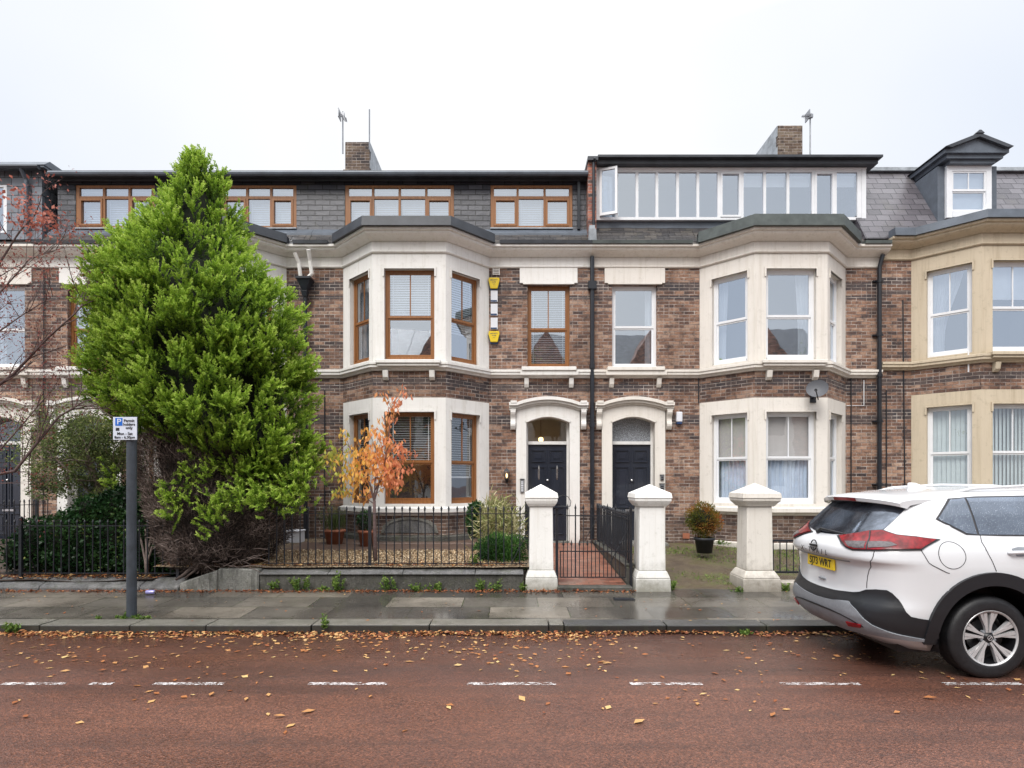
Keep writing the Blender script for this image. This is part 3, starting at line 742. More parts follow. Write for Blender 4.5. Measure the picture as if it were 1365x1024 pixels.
G1, G2 = M['glass'], M['glass_up']
def oak_bay(h, k, fi, a, e, u0, u1, za, zb):
    if fi == 0: window(h, a, e, u0, u1, za, zb, M['oak'], G1, rail=.455, bars=1, inside=(('venetian', .47 if k == 1 else .30, .25),))
    else: window(h, a, e, u0, u1, za, zb, M['oak'], G2, rail=.475, bars=1, inside=(('venetian', .46 if k == 1 else .35, 1.0),) if k != 0 else (('curtain', 0, .45, 0, 1, 'curt'),))
def oak_bay_plain(h, k, fi, a, e, u0, u1, za, zb):
    if k == 0: return window(h, a, e, u0, u1, za, zb, M['oak'], G1, rail=.46, bars=1)
    window(h, a, e, u0, u1, za, zb, M['oak'], G2 if fi else G1, rail=.46, bars=1, inside=(('venetian', .3, .6),))
def white_bay(h, k, fi, a, e, u0, u1, za, zb):
    if fi == 0:
        window(h, a, e, u0, u1, za, zb, M['upvc'], G1, rail=.50, bars=1, inside=(('roller', .49, 'blind_g'), ('curtain', .02, .98, .0, .50, 'net')), room='room_l')
    else:
        ins = [('curtain', .0, .30, 0, 1, 'curt', .35)] if k == 0 else [('curtain', .72, 1, 0, 1, 'curt', -.3)]
        window(h, a, e, u0, u1, za, zb, M['upvc'], G2, rail=.485, bars=0, inside=ins)
def fawn_bay(h, k, fi, a, e, u0, u1, za, zb):
    if fi == 0: window(h, a, e, u0, u1, za, zb, M['upvc'], G1, rail=.47, bars=1, inside=(('vertical',),), room='room_l')
    else: window(h, a, e, u0, u1, za, zb, M['upvc'], G2, rail=.49, bars=1, inside=(('curtain', 0, .85, 0, 1, 'curt', .8),) if k == 0 else (('roller', .6, 'curt'),))

X = lambda x: px(x, YW)
XH = [X(58), X(413), X(787), X(1172)]          # party lines
# --- house behind the conifer
w2 = [(X(90), X(146), M['oak'], G2, .47, 1, (('venetian', .3, 1.0),), 'room')]
h2, path2 = terrace_house('terraced_house', 'brown brick terraced house with white painted bay, mostly hidden behind the tall green conifer', XH[0], XH[1], -6.63, w2, (X(92), X(150)), M['stone_w'], baywin=oak_bay_plain)
door_opening(h2, X(92), X(149), 0, M['stone_w'], False)
# --- central house
w3 = [(X(703), X(759.5), M['oak'], G2, .475, 1, (('venetian', .03, .55),), 'room')]
h3, path3 = terrace_house('terraced_house', 'brick terraced house with white bay, oak-brown window frames and yellow alarm boxes', XH[1], XH[2], -2.13, w3, (X(701), X(759)), M['stone_w'], baywin=oak_bay)
door_opening(h3, X(701.5), X(759), 0, M['stone_w'], True, room='room_l')
# --- right hand house
w4 = [(X(816), X(876), M['upvc'], G2, .5, 0, (('curtain', .82, 1.0, 0, 1, 'curt'),), 'room')]
h4, path4 = terrace_house('terraced_house', 'brick terraced house with cream bay and long white dormer of narrow lights', XH[2], XH[3], 5.79, w4, (X(815), X(872)), M['stone_c'], baywin=white_bay, cornice_x=(XH[2], XH[3]+.1))
door_opening(h4, X(815.5), X(872.5), 0, M['stone_c'], False, glassm='obscure')
# --- sandstone-trimmed house on the right
DZ5 = .17
h5, path5 = terrace_house('terraced_house', 'brown brick terraced house with fawn sandstone bay and slated mansard roof behind the white car', XH[3], 15.6, 10.49, [], None, M['stone_f'], dz=DZ5, brick='brick_hi', baywin=fawn_bay, cornice_x=(XH[3]+.12, 15.6))
# --- far left house
w1 = [(X(-24), X(33), M['upvc'], G2, .47, 0, (('curtain', 0, .3, 0, 1, 'curt'),), 'room')]
h1, path1 = terrace_house('terraced_house', 'brick terraced house at the left edge with cream trim, grey slate-hung dormer and black door', -17.0, XH[0], -14.6, w1, (X(-28), X(30)), M['stone_c'], baywin=white_bay)
door_opening(h1, X(-27), X(30), 0, M['stone_c'], False, glassm='glass')

# plinth of the two middle houses: pale footing line under right bay
b = MB(); b.sweep(path4[2:] if False else path4[1:], [(-.02,.36),(.05,.36),(.05,.47),(-.02,.50)]); b.build('footing', M['stone_c'], h4)
b = MB(); b.sweep(path3[1:5], [(-.02,.46),(.10,.46),(.10,.62),(-.02,.66)]); b.build('footing', M['conc_dk'], h3)
b = MB(); b.T = frame_T(bay_path(-2.13)[1], bay_path(-2.13)[2])
b.T = frame_T((-2.885, YB), (-1.376, YB))
pts = [(.22+.85*k/10*1.28, .86+.17*math.sin(PI*k/10)**.6) for k in range(11)]
b.strip([(u, -.03, z) if False else (u, z) for u, z in [(.17, .70)]+pts+[(1.36, .70)]], [(u, z) for u, z in [(.22, .70)]+[(.22+.043+(p[0]-.22)*.92, p[1]-.05) for p in pts]+[(1.31, .70)]], -.03, .02)
b.build('cellar_arch', M['conc'], h3)
b = MB(frame_T((-2.885, YB), (-1.376, YB))); b.prism([(.225,.70),(1.305,.70)]+[(.22+.043+(p[0]-.22)*.92, p[1]-.052) for p in reversed(pts)], -.012, .01); b.build('cellar_recess', M['coping'], h3, recalc=True)

# gutters, aprons, flat roofs -------------------------------------------------
def apron(h, x0, x1, m, y0=12.62, z0=6.94, y1=13.06, z1=7.44, flash=True, dz=0):
    a = MB(); a.prism_x([(y0, z0+dz), (y1, z1+dz), (y1, z0-.1+dz), (y0, z0-.03+dz)], x0, x1); a.build('roof_apron', m, h)
    # overlapping courses of slate
    s = MB(); n = 5
    for k in range(n):
        t0 = k/n; t1 = (k+1.25)/n
        ya, za = y0+(y1-y0)*t0, z0+(z1-z0)*t0+dz; yb, zb = y0+(y1-y0)*min(1,t1), z0+(z1-z0)*min(1,t1)+dz
        x = x0
        while x < x1-.02:
            w = min(random.uniform(.2,.3), x1-x); e = random.uniform(-.006,.006)
            s.prism_x([(ya, za+.026+e), (yb, zb+.012+e), (yb, zb+.002), (ya, za+.012)], x+.003, x+w-.003); x += w
    s.build('slates', m, h)
    if flash:
        f = MB(); f.prism_x([(y1-.16, z1-.16+dz), (y1+.0, z1+.01+dz), (y1, z1+.045+dz), (y1-.16, z1-.115+dz)], x0, x1); f.build('flashing', M['lead'], h)
def gutter(h, x0, x1, m, Y=12.53, z=6.925, dz=0):
    g = MB(); g.prism_x([(Y-.05, z+.004+dz), (Y-.06, z+.07+dz), (Y+.09, z+.07+dz), (Y+.09, z+.004+dz)], x0, x1); g.build('gutter', m, h)

P2, P3, P4, P5 = bay_path(-6.63), bay_path(-2.13), bay_path(5.79), bay_path(10.49)
for h, x0, x1, P in ((h2, XH[0], XH[1], P2), (h3, XH[1], XH[2], P3)):
    apron(h, x0+.003, x1-.003, M['slate_dk'])
    roof_parapet(h, [(P[0][0]-.1, YW)]+P+[(P[3][0]+.1, YW)], M['felt'], out=.36)
    gutter(h, x0+.002, P[0][0]-.25, M['felt']); gutter(h, P[3][0]+.25, x1-.002, M['felt'])
apron(h4, XH[2]+.003, XH[3], M['slate_dk'], z1=7.5, flash=False)
f = MB(); f.prism_x([(12.90, 7.20), (13.05, 7.33), (13.05, 7.40), (12.90, 7.265)], XH[2]+.1, XH[3]-.4); f.build('flashing', M['flash'], h4)
roof_parapet(h4, [(P4[0][0]-.1, YW)]+P4+[(P4[3][0]+.1, YW)], M['felt_g'], out=.36, z1=7.16)
gutter(h4, XH[2]+.002, P4[0][0]-.25, M['felt_g']); gutter(h4, P4[3][0]+.25, XH[3]+.08, M['felt_g'])

# dormer of the two houses with oak frames
YDm = 13.05; sd = F/YDm
DX = lambda x: px(x, YDm); DZ = lambda y: pz(y, YDm)
za, zb = DZ(301), DZ(250); zt = DZ(263)
def tile_dormer(h, x0, x1, wins, cheekL=False, cheekR=False):
    d = MB(); holes = []
    for w in wins: holes.append((DX(w[0])-.055-x0, DX(w[-1])+.055-x0, za-.055, zb+.055))
    d.panel((x0,YDm), (x1,YDm), 7.42, DZ(243)+.02, holes, .10)
    if cheekL: d.panel((x0,17), (x0,YDm), 7.0, DZ(243)+.02)
    if cheekR: d.panel((x1,YDm), (x1,17), 7.0, DZ(243)+.02)
    d.build('tile_hung_dormer', M['tile'], h)
    for w in wins:
        dormer_window(h, [DX(k) for k in w], YDm+.03, za, zb, M['oak'], zt, opens=(0, len(w)-2), inside=[('venetian', k, .02, 1.15) for k in range(len(w)-1)])
        l = MB(); l.box(DX(w[0])-.06, DX(w[-1])+.06, YDm-.05, YDm+.04, za-.085, za-.057); l.build('sill', M['flash'], h)
    r = MB(); r.box(x0-(.12 if cheekL else 0), x1, YDm-.20, 17.2, DZ(240.5), DZ(236)); r.box(x0-(.12 if cheekL else 0), x1, YDm-.10, YDm-.07, DZ(244), DZ(240.5)+.001)
    r.box(x0-(.12 if cheekL else 0), x1, YDm-.17, 17.2, DZ(236), DZ(232.5)); r.build('flat_roof', M['felt'], h)
    g = MB(); g.tube([(x0, YDm-.25, DZ(239)), (x1, YDm-.25, DZ(239))], .055, 8); g.build('gutter', M['lead'], h)
tile_dormer(h2, DX(77), XH[1], [(104, 138, 172, 203), (297, 329, 361, 392)], cheekL=True)
tile_dormer(h3, XH[1], DX(783)-.02, [(463, 497, 532.5, 568, 602), (657, 690, 726, 760)])
d = MB(); d.box(DX(771)-.03, DX(771)+.03, YDm-.09, YDm-.03, 7.45, DZ(240)); d.build('downpipe', M['pipe'], h3)
# party parapet in red brick with its lead top
d = MB(); d.box(DX(783)-.018, DX(793), 12.82, 17, 7.0, DZ(224)); d.build('party_parapet', M['brick_red'], h4)
d = MB(); d.box(DX(781), DX(794.5), 12.72, 17.1, DZ(224)+.001, DZ(219)); d.build('parapet_cap', M['felt'], h4)
d = MB(); d.tube([(DX(789), 12.78, 7.35), (DX(789), 12.78, DZ(226)), (DX(789)+.02, 12.7, DZ(222))], .03); d.build('vent_pipe', M['pipe'], h4)
d = MB(); d.frustum(DX(786.5), 12.66, 6.93, 7.28, .09, .06, .07, .1); d.frustum(DX(786.5), 12.8, 7.28, 7.42, .07, .1, .06, .1); d.build('parapet_kneeler', M['flash'], h4)
# white dormer
lx = [798, 822, 849, 875.5, 903, 930, 958, 989, 1019, 1050, 1083.5, 1113, 1144]
YF = 13.05
za4, zb4 = DZ(290), DZ(230)
d = MB(); d.panel((DX(793),YF+.07), (DX(1154),YF+.07), 7.3, DZ(222), [(DX(798)-.075-DX(793), DX(1144)+.075-DX(793), za4-.06, zb4+.06)], .1); d.panel((DX(1154),YF+.07), (DX(1154),17), 7.0, DZ(222)); d.build('dormer_cheek', M['lead'], h4)
d = MB(); d.box(DX(1146)+.03, DX(1153.5), YF-.03, YF+.068, za4-.06, zb4+.055); d.box(DX(793.2), DX(1153.5), YF-.05, YF+.068, zb4+.056, DZ(225)); d.build('fascia', M['upvc'], h4)
xs4 = [DX(k) for k in lx]
wd = dormer_window(h4, xs4, YF, za4, zb4, M['upvc'], None, opens=(6, 10), split=False, fw=.062, room='room', inside=[('roller', k, .72, 'curt') for k in (7,8,9,11)] )
# the open casement, hinged on its left and swung out
cm = MB(); hx = xs4[0]+.02; wd_ = xs4[1]-xs4[0]-.02; ang = .32; ct, st = math.cos(ang), math.sin(ang)
Tc = lambda u, dd, z: (hx+u*ct-dd*(-st)*0+dd*st, YF-.04-u*st+dd*ct, z)
cm.T = Tc
w_ = wd_*1.02
cm.box(0, .05, -.03, .02, za4+.01, zb4+.05); cm.box(w_-.05, w_, -.03, .02, za4+.01, zb4+.05); cm.box(.05, w_-.05, -.03, .02, za4+.01, za4+.07); cm.box(.05, w_-.05, -.03, .02, zb4-.0, zb4+.05)
cs = cm.build('window', M['upvc'], h4); cs['label'] = 'open white casement swung outwards'
g = MB(Tc); g.face([(.03,-.005,za4+.03),(w_-.03,-.005,za4+.03),(w_-.03,-.005,zb4+.02),(.03,-.005,zb4+.02)]); g.build('pane', G2, cs)
d = MB(); r0, r1 = DX(780), DX(1166)
d.box(DX(794.6), r1-.05, YF-.20, 17.2, DZ(224.5), DZ(219)); d.box(DX(794.6), r1, YF-.30, 17.2, DZ(219)+.001, DZ(216)); d.build('flat_roof', M['felt'], h4)

# mansard of the sandstone house
def mansard(h, x0, x1, dz):
    m = MB(); m.prism_x([(12.66, 6.96+dz), (13.95, 9.28), (21, 9.28), (21, 6.9+dz)], x0, x1); m.build('mansard_roof', M['slate'], h)
    f = MB(); f.box(x0, x1, 13.84, 14.10, 9.24, 9.32); f.build('ridge_flashing', M['flash'], h)
mansard(h5, XH[3]-.38, 15.6, DZ5-.02)
roof_parapet(h5, [(XH[3]+.14, YW)]+P5+[(15.6, YW)], M['lead'], z0=6.93+DZ5, z1=7.10+DZ5, out=.34)
# pedimented dormer on it
Yd5 = 12.9; D5 = lambda x: px(x, Yd5); D5z = lambda y: pz(y, Yd5)
a0, a1 = D5(1262), D5(1322); z0d, z1d = 7.45, D5z(221)
d = MB(); d.box(a0-.16, a0-.005, Yd5+.06, 14.3, 7.2, z1d+.02); d.build('dormer_cheek', M['lead'], h5); d = MB(); d.box(a1+.005, a1+.16, Yd5+.06, 14.3, 7.2, z1d+.02); d.build('dormer_cheek', M['lead'], h5)
window(h5, (a0,Yd5-.05), (a1,Yd5-.05), 0, a1-a0, D5z(290), z1d, M['upvc'], G2, rail=.52, bars=1, rec=.05, fw=.12, inside=(('roller', .1, 'curt'),))
d = MB(); e0, e1 = D5(1257)-.05, D5(1334); xm5 = (a0+a1)/2; e0 = xm5-(e1-xm5)
d.prism([(e0, z1d+.25), (xm5, z1d+.50), (e1, z1d+.25), (e1, z1d+.17), (e0, z1d+.17)], Yd5-.22, 14.6)
d.box(e0+.08, e1-.08, Yd5-.16, 14.5, z1d+.08, z1d+.17); d.box(e0+.2, e1-.2, Yd5-.10, 14.5, z1d+.001, z1d+.08)
d.build('dormer_roof', M['lead'], h5)
d = MB(); d.strip([(e0-.04, z1d+.27), (xm5, z1d+.565), (e1+.04, z1d+.27)], [(e0+.1, z1d+.25), (xm5, z1d+.48), (e1-.1, z1d+.25)], Yd5-.30, 14.6); d.frustum(xm5, Yd5-.26, z1d+.55, z1d+.62, .09, .06, .02, .05); d.build('dormer_pediment', M['felt'], h5)
# slate hung dormer of the far left house
m = MB(); m.prism_x([(12.62, 6.94), (13.5, 7.5), (21, 7.5), (21, 6.9)], -17, XH[0]); m.build('roof_apron', M['slate_dk'], h1)
d = MB(); dx1 = px(56, 12.95)
d.panel((-17,12.95), (dx1,12.95), 7.2, 8.75, [(px(-30,12.95)+17, px(9,12.95)+17, 7.35, 8.45)], .1); d.panel((dx1,12.95), (dx1,17), 7.2, 8.75); d.build('slate_hung_dormer', M['tile_gr'], h1)
dormer_window(h1, [px(-30,12.95)+.06, px(-10,12.95), px(9,12.95)-.06], 12.98, 7.41, 8.39, M['upvc'], None, split=False, room='room_l')
d = MB(); d.box(-17, dx1+.16, 12.8, 17, 8.75, 8.80); d.prism_x([(12.78, 8.80), (12.95, 8.95), (17, 8.95), (17, 8.80)], -17, dx1+.18); d.build('flat_roof', M['lead'], h1)
g = MB(); g.tube([(-17, 12.74, 8.72), (dx1+.1, 12.74, 8.72)], .055); g.build('gutter', M['pipe'], h1)
g = MB(); gx = px(36, 12.9); g.tube([(gx, 12.74, 8.70), (gx, 12.88, 8.5), (gx, 12.88, 7.3)], .045); g.build('downpipe', M['lead'], h1)
g = MB(); g.tube([(px(60,12.8), 12.77, 6.5), (px(59,12.8), 12.77, .4)], .012, 6); g.build('cable', M['pipe'], h1)

# chimneys
def chimney(h, x0, x1, y0, y1, zt, steps, rend):
    c = MB(); zb = 8.6
    c.box(x0, x1, y0, y1, zb, zt)
    for (a, b, z) in steps: c.box(x0-a, x0+.001, y0+.004, y1, zb, z) if a > 0 else c.box(x1-.001, x1-a, y0+.004, y1, zb, z)
    o = c.build('chimney', M['brick_chim'], h, bevel=.012)
    s = MB(); xs_ = x1 if rend > 0 else x0
    n = 9
    for k in range(n):       # toothed pale render on the flank
        za_, zb_ = zb+(zt-zb)*k/n, zb+(zt-zb)*(k+1)/n
        off = .10 if k % 2 else .02
        s.box(xs_ if rend > 0 else xs_-.012, xs_+.012 if rend > 0 else xs_, y0+off, y1, za_, zb_-.004)
    s.build('render_patch', M['flash'], o)
    return o
chimney(h3, px(460,15), px(492.5,15), 15, 16.4, pz(189,15), [(.06, 0, 9.9)], 1)
chimney(h4, px(1037,15), px(1070,15), 15, 16.6, pz(167,15), [(-.05, 0, 9.9)], -1)

# rainwater goods and cables
d = MB(); xp = X(788.5)
d.tube([(xp, 12.70, 6.72), (xp, 12.70, .5)], .048); 
for z in (6.02, 4.3, 3.0, 1.6): d.tube([(xp, 12.70, z-.04), (xp, 12.70, z+.05)], .064)
d.box(xp-.09, xp+.09, 12.63, 12.77, 6.0, 6.17); d.build('downpipe', M['pipe'], h4)
d = MB(); xp = X(1168.5); d.tube([(xp+.05, 12.66, 6.75), (xp, 12.70, 6.5), (xp, 12.70, .5)], .045)
for z in (6.18, 5.0, 4.1, 3.1, 1.7): d.tube([(xp, 12.70, z-.03), (xp, 12.70, z+.04)], .06)
for z in (6.2, 5.0, 3.1, 1.7): d.box(xp-.11, xp+.11, 12.73, 12.80, z-.012, z+.012)
d.build('downpipe', M['pipe'], h4)
d = MB(); xp = X(409.5); d.tube([(xp, 12.68, 6.0), (xp, 12.70, .5)], .048); d.build('downpipe', M['pipe'], h2)
d = MB(); d.frustum(xp, 12.66, 5.95, 6.18, .05, .05, .15, .12); d.box(xp-.165, xp+.165, 12.52, 12.79, 6.18, 6.24); d.frustum(xp, 12.66, 5.82, 5.95, .045, .045, .075, .07); d.build('rain_hopper', M['pipe'], h2, bevel=.01)
d = MB(); d.tube([(X(399), 12.52, 6.74), (X(402.5), 12.62, 6.55), (X(404), 12.66, 6.24)], .042); d.tube([(X(417.5), 12.5, 6.80), (X(417), 12.62, 6.6), (X(418.5), 12.66, 6.33), (X(414), 12.66, 6.25)], .045); d.build('swan_neck_pipe', M['stone_w'], h2)
for h, pts in ((h4, [(1134, 497, 1134, 700)]), (h4, [(931, 498, 931, 538)]), (h3, [(433, 520, 433, 720)]), (h5, [(1181, 520, 1181, 700), (1203, 400, 1206, 700)])):
    for (xa, ya, xb, yb) in pts:
        d = MB(); d.tube([(X(xa), 12.785, Zw(ya)), (X(xb), 12.785, Zw(yb))], .012, 6); d.build('cable', M['pipe'], h)
d = MB(); d.tube([(X(1151), 12.785, Zw(507)), (X(1151), 12.785, Zw(541)), (X(1128), 12.785, Zw(541))], .009, 6); d.build('cable', M['upvc'], h4)
d = MB(); d.tube([px_ for px_ in [(px(1291,12.1), 12.1, Zw(484)+.1), (px(1291,12.1), 12.1, Zw(507)+.05)]], .016, 6); d.build('overflow_pipe', M['upvc'], h5)
d = MB(); d.box(X(910)-.0, X(919), 12.78, 12.80, Zw(718), Zw(711)); d.build('air_brick', M['terra'], h4)
d = MB()
for k in range(5): d.box(X(657.5), X(665.5), 12.775, 12.80, Zw(366)+.035*k-.01, Zw(366)+.035*k+.008)
d.box(X(656.8), X(657.6), 12.77, 12.80, Zw(366)-.02, Zw(359)+.03); d.box(X(665.4), X(666.2), 12.77, 12.80, Zw(366)-.02, Zw(359)+.03); d.build('vent_grille', M['stone_w'], h3)

# ================================================================== things on the walls
def alarm(x, y, label):
    t = thing('alarm_box', label, 'alarm box', (X(x), YW, Zw(y)), 'yellow alarm boxes on the brick wall')
    b = MB(); cx = X(x); z = Zw(y); w = .125
    hexp = lambda s, dz=0: [(cx-w*s*.62, z-.14*s+dz), (cx+w*s*.62, z-.14*s+dz), (cx+w*s, z+.04*s+dz), (cx+w*s*.9, z+.10*s+dz), (cx-w*s*.9, z+.10*s+dz), (cx-w*s, z+.04*s+dz)]
    b.prism(list(hexp(1.0)), YW-.07, YW-.03); b.build('cover', M['yellow'], t, bevel=.008, recalc=True)
    b = MB(); b.prism(hexp(1.04, -.03), YW-.03, YW-.001); b.build('backplate', M['navy'], t, recalc=True)
    for j, (tx, s) in enumerate((('SECURITY', .036), ('ALARM', .028), ('24 HR', .02))):
        text_mesh(tx, s, M['navy'], t, Matrix.Translation((cx, YW-.0715, z+.045-.045*j)) @ FACE_CAM)
alarm(658.6, 377.5, 'upper yellow alarm box above the three white plaques')
alarm(658.6, 448.5, 'lower yellow alarm box below the three white plaques')
for y, which in ((395, 'highest of the three white plaques stacked between the yellow alarm boxes'), (413, 'middle one of the three white plaques between the yellow alarm boxes'), (431.5, 'lowest of the three white plaques, just above the lower alarm box')):
    t = thing('wall_plaque', which, 'plaque', (X(658.8), YW, Zw(y)), 'white plaques between the alarm boxes')
    b = MB(); cx, z = X(658.8), Zw(y); b.box(cx-.077, cx+.077, YW-.03, YW-.001, z-.135, z+.125); b.build('board', M['plq'], t, bevel=.003)
    b = MB(); b.box(cx-.075, cx+.06, YW-.034, YW-.0305, z-.13, z-.095); b.build('stripe', M['signb'] if False else M['navy'], t)
t = thing('alarm_box', 'small white alarm box with blue base beside the right door hood', 'alarm box', (X(904), YW, Zw(557)))
b = MB(); b.box(X(900.5), X(908.5), YW-.09, YW-.001, Zw(563), Zw(549.5)); b.build('cover', M['plq'], t, bevel=.02, bseg=3)
b = MB(); b.box(X(901), X(908), YW-.085, YW-.001, Zw(566), Zw(563)); b.build('base', M['navy'], t, bevel=.008)
# lantern
t = thing('wall_lantern', 'small black lantern with lit bulb on the brick beside the middle door', 'wall lamp', (X(675.5), YW, Zw(634)))
cx, z, yy = X(675.5), Zw(634), YW-.12
b = MB(); b.frustum(cx, yy, z+.085, z+.15, .075, .075, .02, .02); b.frustum(cx, yy, z+.15, z+.185, .012, .012, .006, .006); b.frustum(cx, yy, z-.13, z-.08, .012, .012, .05, .05); b.box(cx-.05, cx+.05, yy-.05, yy+.05, z-.085, z-.07)
for sx in (-1, 1):
    for sy in (-1, 1): b.tube([(cx+sx*.045, yy+sy*.045, z-.08), (cx+sx*.06, yy+sy*.06, z+.09)], .006, 6)
b.box(cx-.02, cx+.02, yy, YW, z-.115, z-.095); b.box(cx-.03, cx+.03, YW-.015, YW-.001, z-.15, z+.02); b.build('cage', M['iron'], t)
t_ = NT('lamp_glow'); M['glow'] = t_.done(t_.n('ShaderNodeEmission', {'Color': (1,.66,.32,1), 'Strength': 5.0}))
b = MB(); b.lathe([(.003,z-.05),(.018,z-.03),(.02,z+.02),(.003,z+.05)], (cx, yy, 0), 'z', 10); b.build('bulb', M['glow'], t, smooth=True)
t_ = NT('glass_lantern'); M['lglass'] = t_.done(t_.n('ShaderNodeMixShader', {0: .25, 1: t_.n('ShaderNodeBsdfTransparent').outputs[0], 2: t_.n('ShaderNodeBsdfGlossy', {'Roughness': .1}).outputs[0]}))
b = MB(); b.frustum(cx, yy, z-.068, z+.084, .04, .04, .055, .055); b.build('glass', M['lglass'], t)
# hall light seen through the fanlight
t = thing('hall_lamp', 'small glowing hall light seen through the fanlight over the middle door', 'lamp', (X(721), 13.7, Zw(583)))
b = MB(); b.lathe([(.003,-.06),(.05,-.04),(.06,0),(.05,.04),(.003,.06)], (px(721,13.7), 13.7, pz(586,13.7)), 'z', 12); b.build('shade', M['glow'], t, smooth=True)
b = MB(); b.tube([(px(721,13.7), 13.7, pz(586,13.7)+.05), (px(721,13.7), 13.7, pz(560,13.7))], .006, 6); b.build('flex', M['iron'], t)
# entry phones
def entry(x, y, w, h_, label, n):
    t = thing('entry_phone', label, 'door entry panel', (X(x), YW-.05, Zw(y)), 'door entry panels')
    b = MB(); cx, z = X(x), Zw(y); b.box(cx-w/2, cx+w/2, YW-.085, YW-.051, z-h_/2, z+h_/2); b.build('panel', M['steel'], t, bevel=.005)
    b = MB(); b.box(cx-w/2-.008, cx+w/2+.008, YW-.09, YW-.05, z+h_/2, z+h_/2+.015); b.build('hood', M['iron'], t)
    b = MB()
    for k in range(n): b.box(cx-w*.3, cx+w*.3, YW-.092, YW-.0855, z-h_*.4+k*h_*.8/n, z-h_*.4+(k+.6)*h_*.8/n)
    b.build('buttons', M['plq'] if n > 3 else M['ink'], t)
entry(696, 648, .085, .29, 'tall steel door entry panel on the white jamb beside the middle door', 6)
entry(881.5, 637, .08, .11, 'small square entry panel, upper one on the cream jamb of the right door', 2)
entry(881.5, 650.5, .10, .17, 'black framed entry panel, lower one on the cream jamb of the right door', 3)
# satellite dish
t = thing('satellite_dish', 'grey satellite dish fixed to the brick bay above the right ground-floor window', 'satellite dish', (px(1088,11.75), 11.75, pz(519,11.75)))
dc = Vector((px(1088,11.70), 11.66, pz(519,11.70)))
dn = Vector((-.45, -.80, .28)).normalized()
Rz = dn.to_track_quat('Z', 'Y').to_matrix()
b = MB(); rings = []
for k in range(7):
    r = .205*k/6; ring = []
    for j in range(28):
        a = 2*PI*j/28; p = Rz @ Vector((r*math.cos(a), r*math.sin(a)*.92, .05*(k/6)**2-.02)); ring.append(tuple(dc+p))
    rings.append(ring)
for k in range(1, 6):
    for j in range(28): b.face([rings[k][j], rings[k][(j+1)%28], rings[k+1][(j+1)%28], rings[k+1][j]])
b.face(rings[1])
M['dish'] = simple('dish_grey', (.10,.103,.115), .55, .1, 3, 0)
o = b.build('reflector', M['dish'], t, smooth=True, recalc=True)
b = MB(); low = dc + Rz @ Vector((0, -.0, 0)) + Vector((.03,.02,-.21)); lnb = dc + dn*.30 + Vector((-.02,0,-.15))
b.tube([tuple(low), tuple(lnb)], .012, 8); b.tube([tuple(lnb), tuple(lnb-dn*.07+Vector((0,0,.03)))], .028, 10); b.build('receiver_arm', M['iron'], t)
b = MB(); b.tube([tuple(dc-dn*.03), tuple(dc+Vector((.05,.15,-.12))), (dc.x+.06, 11.95, dc.z-.16)], .018, 8); b.box(dc.x, dc.x+.12, 11.93, 11.95, dc.z-.24, dc.z-.08); b.build('bracket', M['iron'], t)
# aerials
def aerial(xb, Y, yb, yt, label, boom, lean=0):
    t = thing('tv_aerial', label, 'tv aerial', (px(xb,Y), Y, pz(yb,Y)), 'tv aerials on the chimneys')
    x, z0_, z1_ = px(xb,Y), pz(yb,Y), pz(yt,Y)
    b = MB(); b.tube([(x, Y, z0_), (x+lean, Y, z1_)], .018, 6); b.build('mast', M['steel'], t)
    if boom:
        (dx, dzz, n) = boom; b = MB(); s0 = Vector((x+lean, Y-.03, z1_-.10)); e0_ = s0+Vector((dx, -.25, dzz))
        b.tube([tuple(s0), tuple(e0_)], .012, 6); b.build('boom', M['steel'], t)
        for k in range(n):
            c = s0.lerp(e0_, (k+.5)/n); l = .15-.07*k/n
            e = MB(); e.tube([(c.x-l*.35, c.y-l, c.z-.02), (c.x+l*.35, c.y+l, c.z+.02)], .006, 5); e.build('element', M['steel'], t)
        e = MB(); e.box(s0.x-.09, s0.x-.07, Y-.14, Y+.1, s0.z-.10, s0.z+.12); e.box(s0.x-.05, s0.x+.05, Y-.06, Y, s0.z-.04, s0.z+.05); e.build('reflector', M['steel'], t)
aerial(457, 14.95, 205, 149, 'tv aerial on the left side of the middle chimney', (.14, -.32, 7))
aerial(492.5, 14.95, 200, 146, 'tall thin aerial mast on the right side of the middle chimney', (-.06, -.35, 7) if False else None)
aerial(1080, 15.2, 214, 151, 'tv aerial beside the chimney of the right-hand house', (-.36, -.16, 9))
# ================================================================== ground
YK = 6.93                       # kerb face
def sheet(name, pts, m, kind='structure', sub=None):
    b = MB(); b.face(pts); o = b.build(name, m); o['kind'] = kind; return o
b = MB()
ys = [(-260, -.3), (-6.2, -.12), (-2, 0.0), (5.2, 0.0), (YK+.02, -.065)]
for (ya, a), (yb, c) in zip(ys[:-1], ys[1:]): b.face([(-260,ya,a),(260,ya,a),(260,yb,c),(-260,yb,c)])
tag(b.build('road', M['road']), kind='structure')
b = MB(); b.face([(-260,YK,-.08),(260,YK,-.08),(260,400,-.08),(-260,400,-.08)]); tag(b.build('ground', M['soil_dk']), kind='structure')
# kerb stones
r = random.Random(3)
def kerbs(xa, xb, m, z1, name='kerb'):
    b = MB(); x = xa
    while x < xb-.01:
        L = min(r.uniform(.9, 1.5), xb-x); e = r.uniform(-.006, .006)
        b.box(x+.004, x+L-.004, YK+r.uniform(-.008,.004), YK+.30, -.12, z1+e); x += L
    tag(b.build(name, m, bevel=.014, bseg=2), kind='structure')
XS = px(752, YK)
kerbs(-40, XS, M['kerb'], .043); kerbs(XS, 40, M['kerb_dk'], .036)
b = MB(); b.face([(-40,YK+.20,.030),(40,YK+.20,.030),(40,9.0,.09),(-40,9.0,.09)]); tag(b.build('pavement', M['flag']), kind='structure')
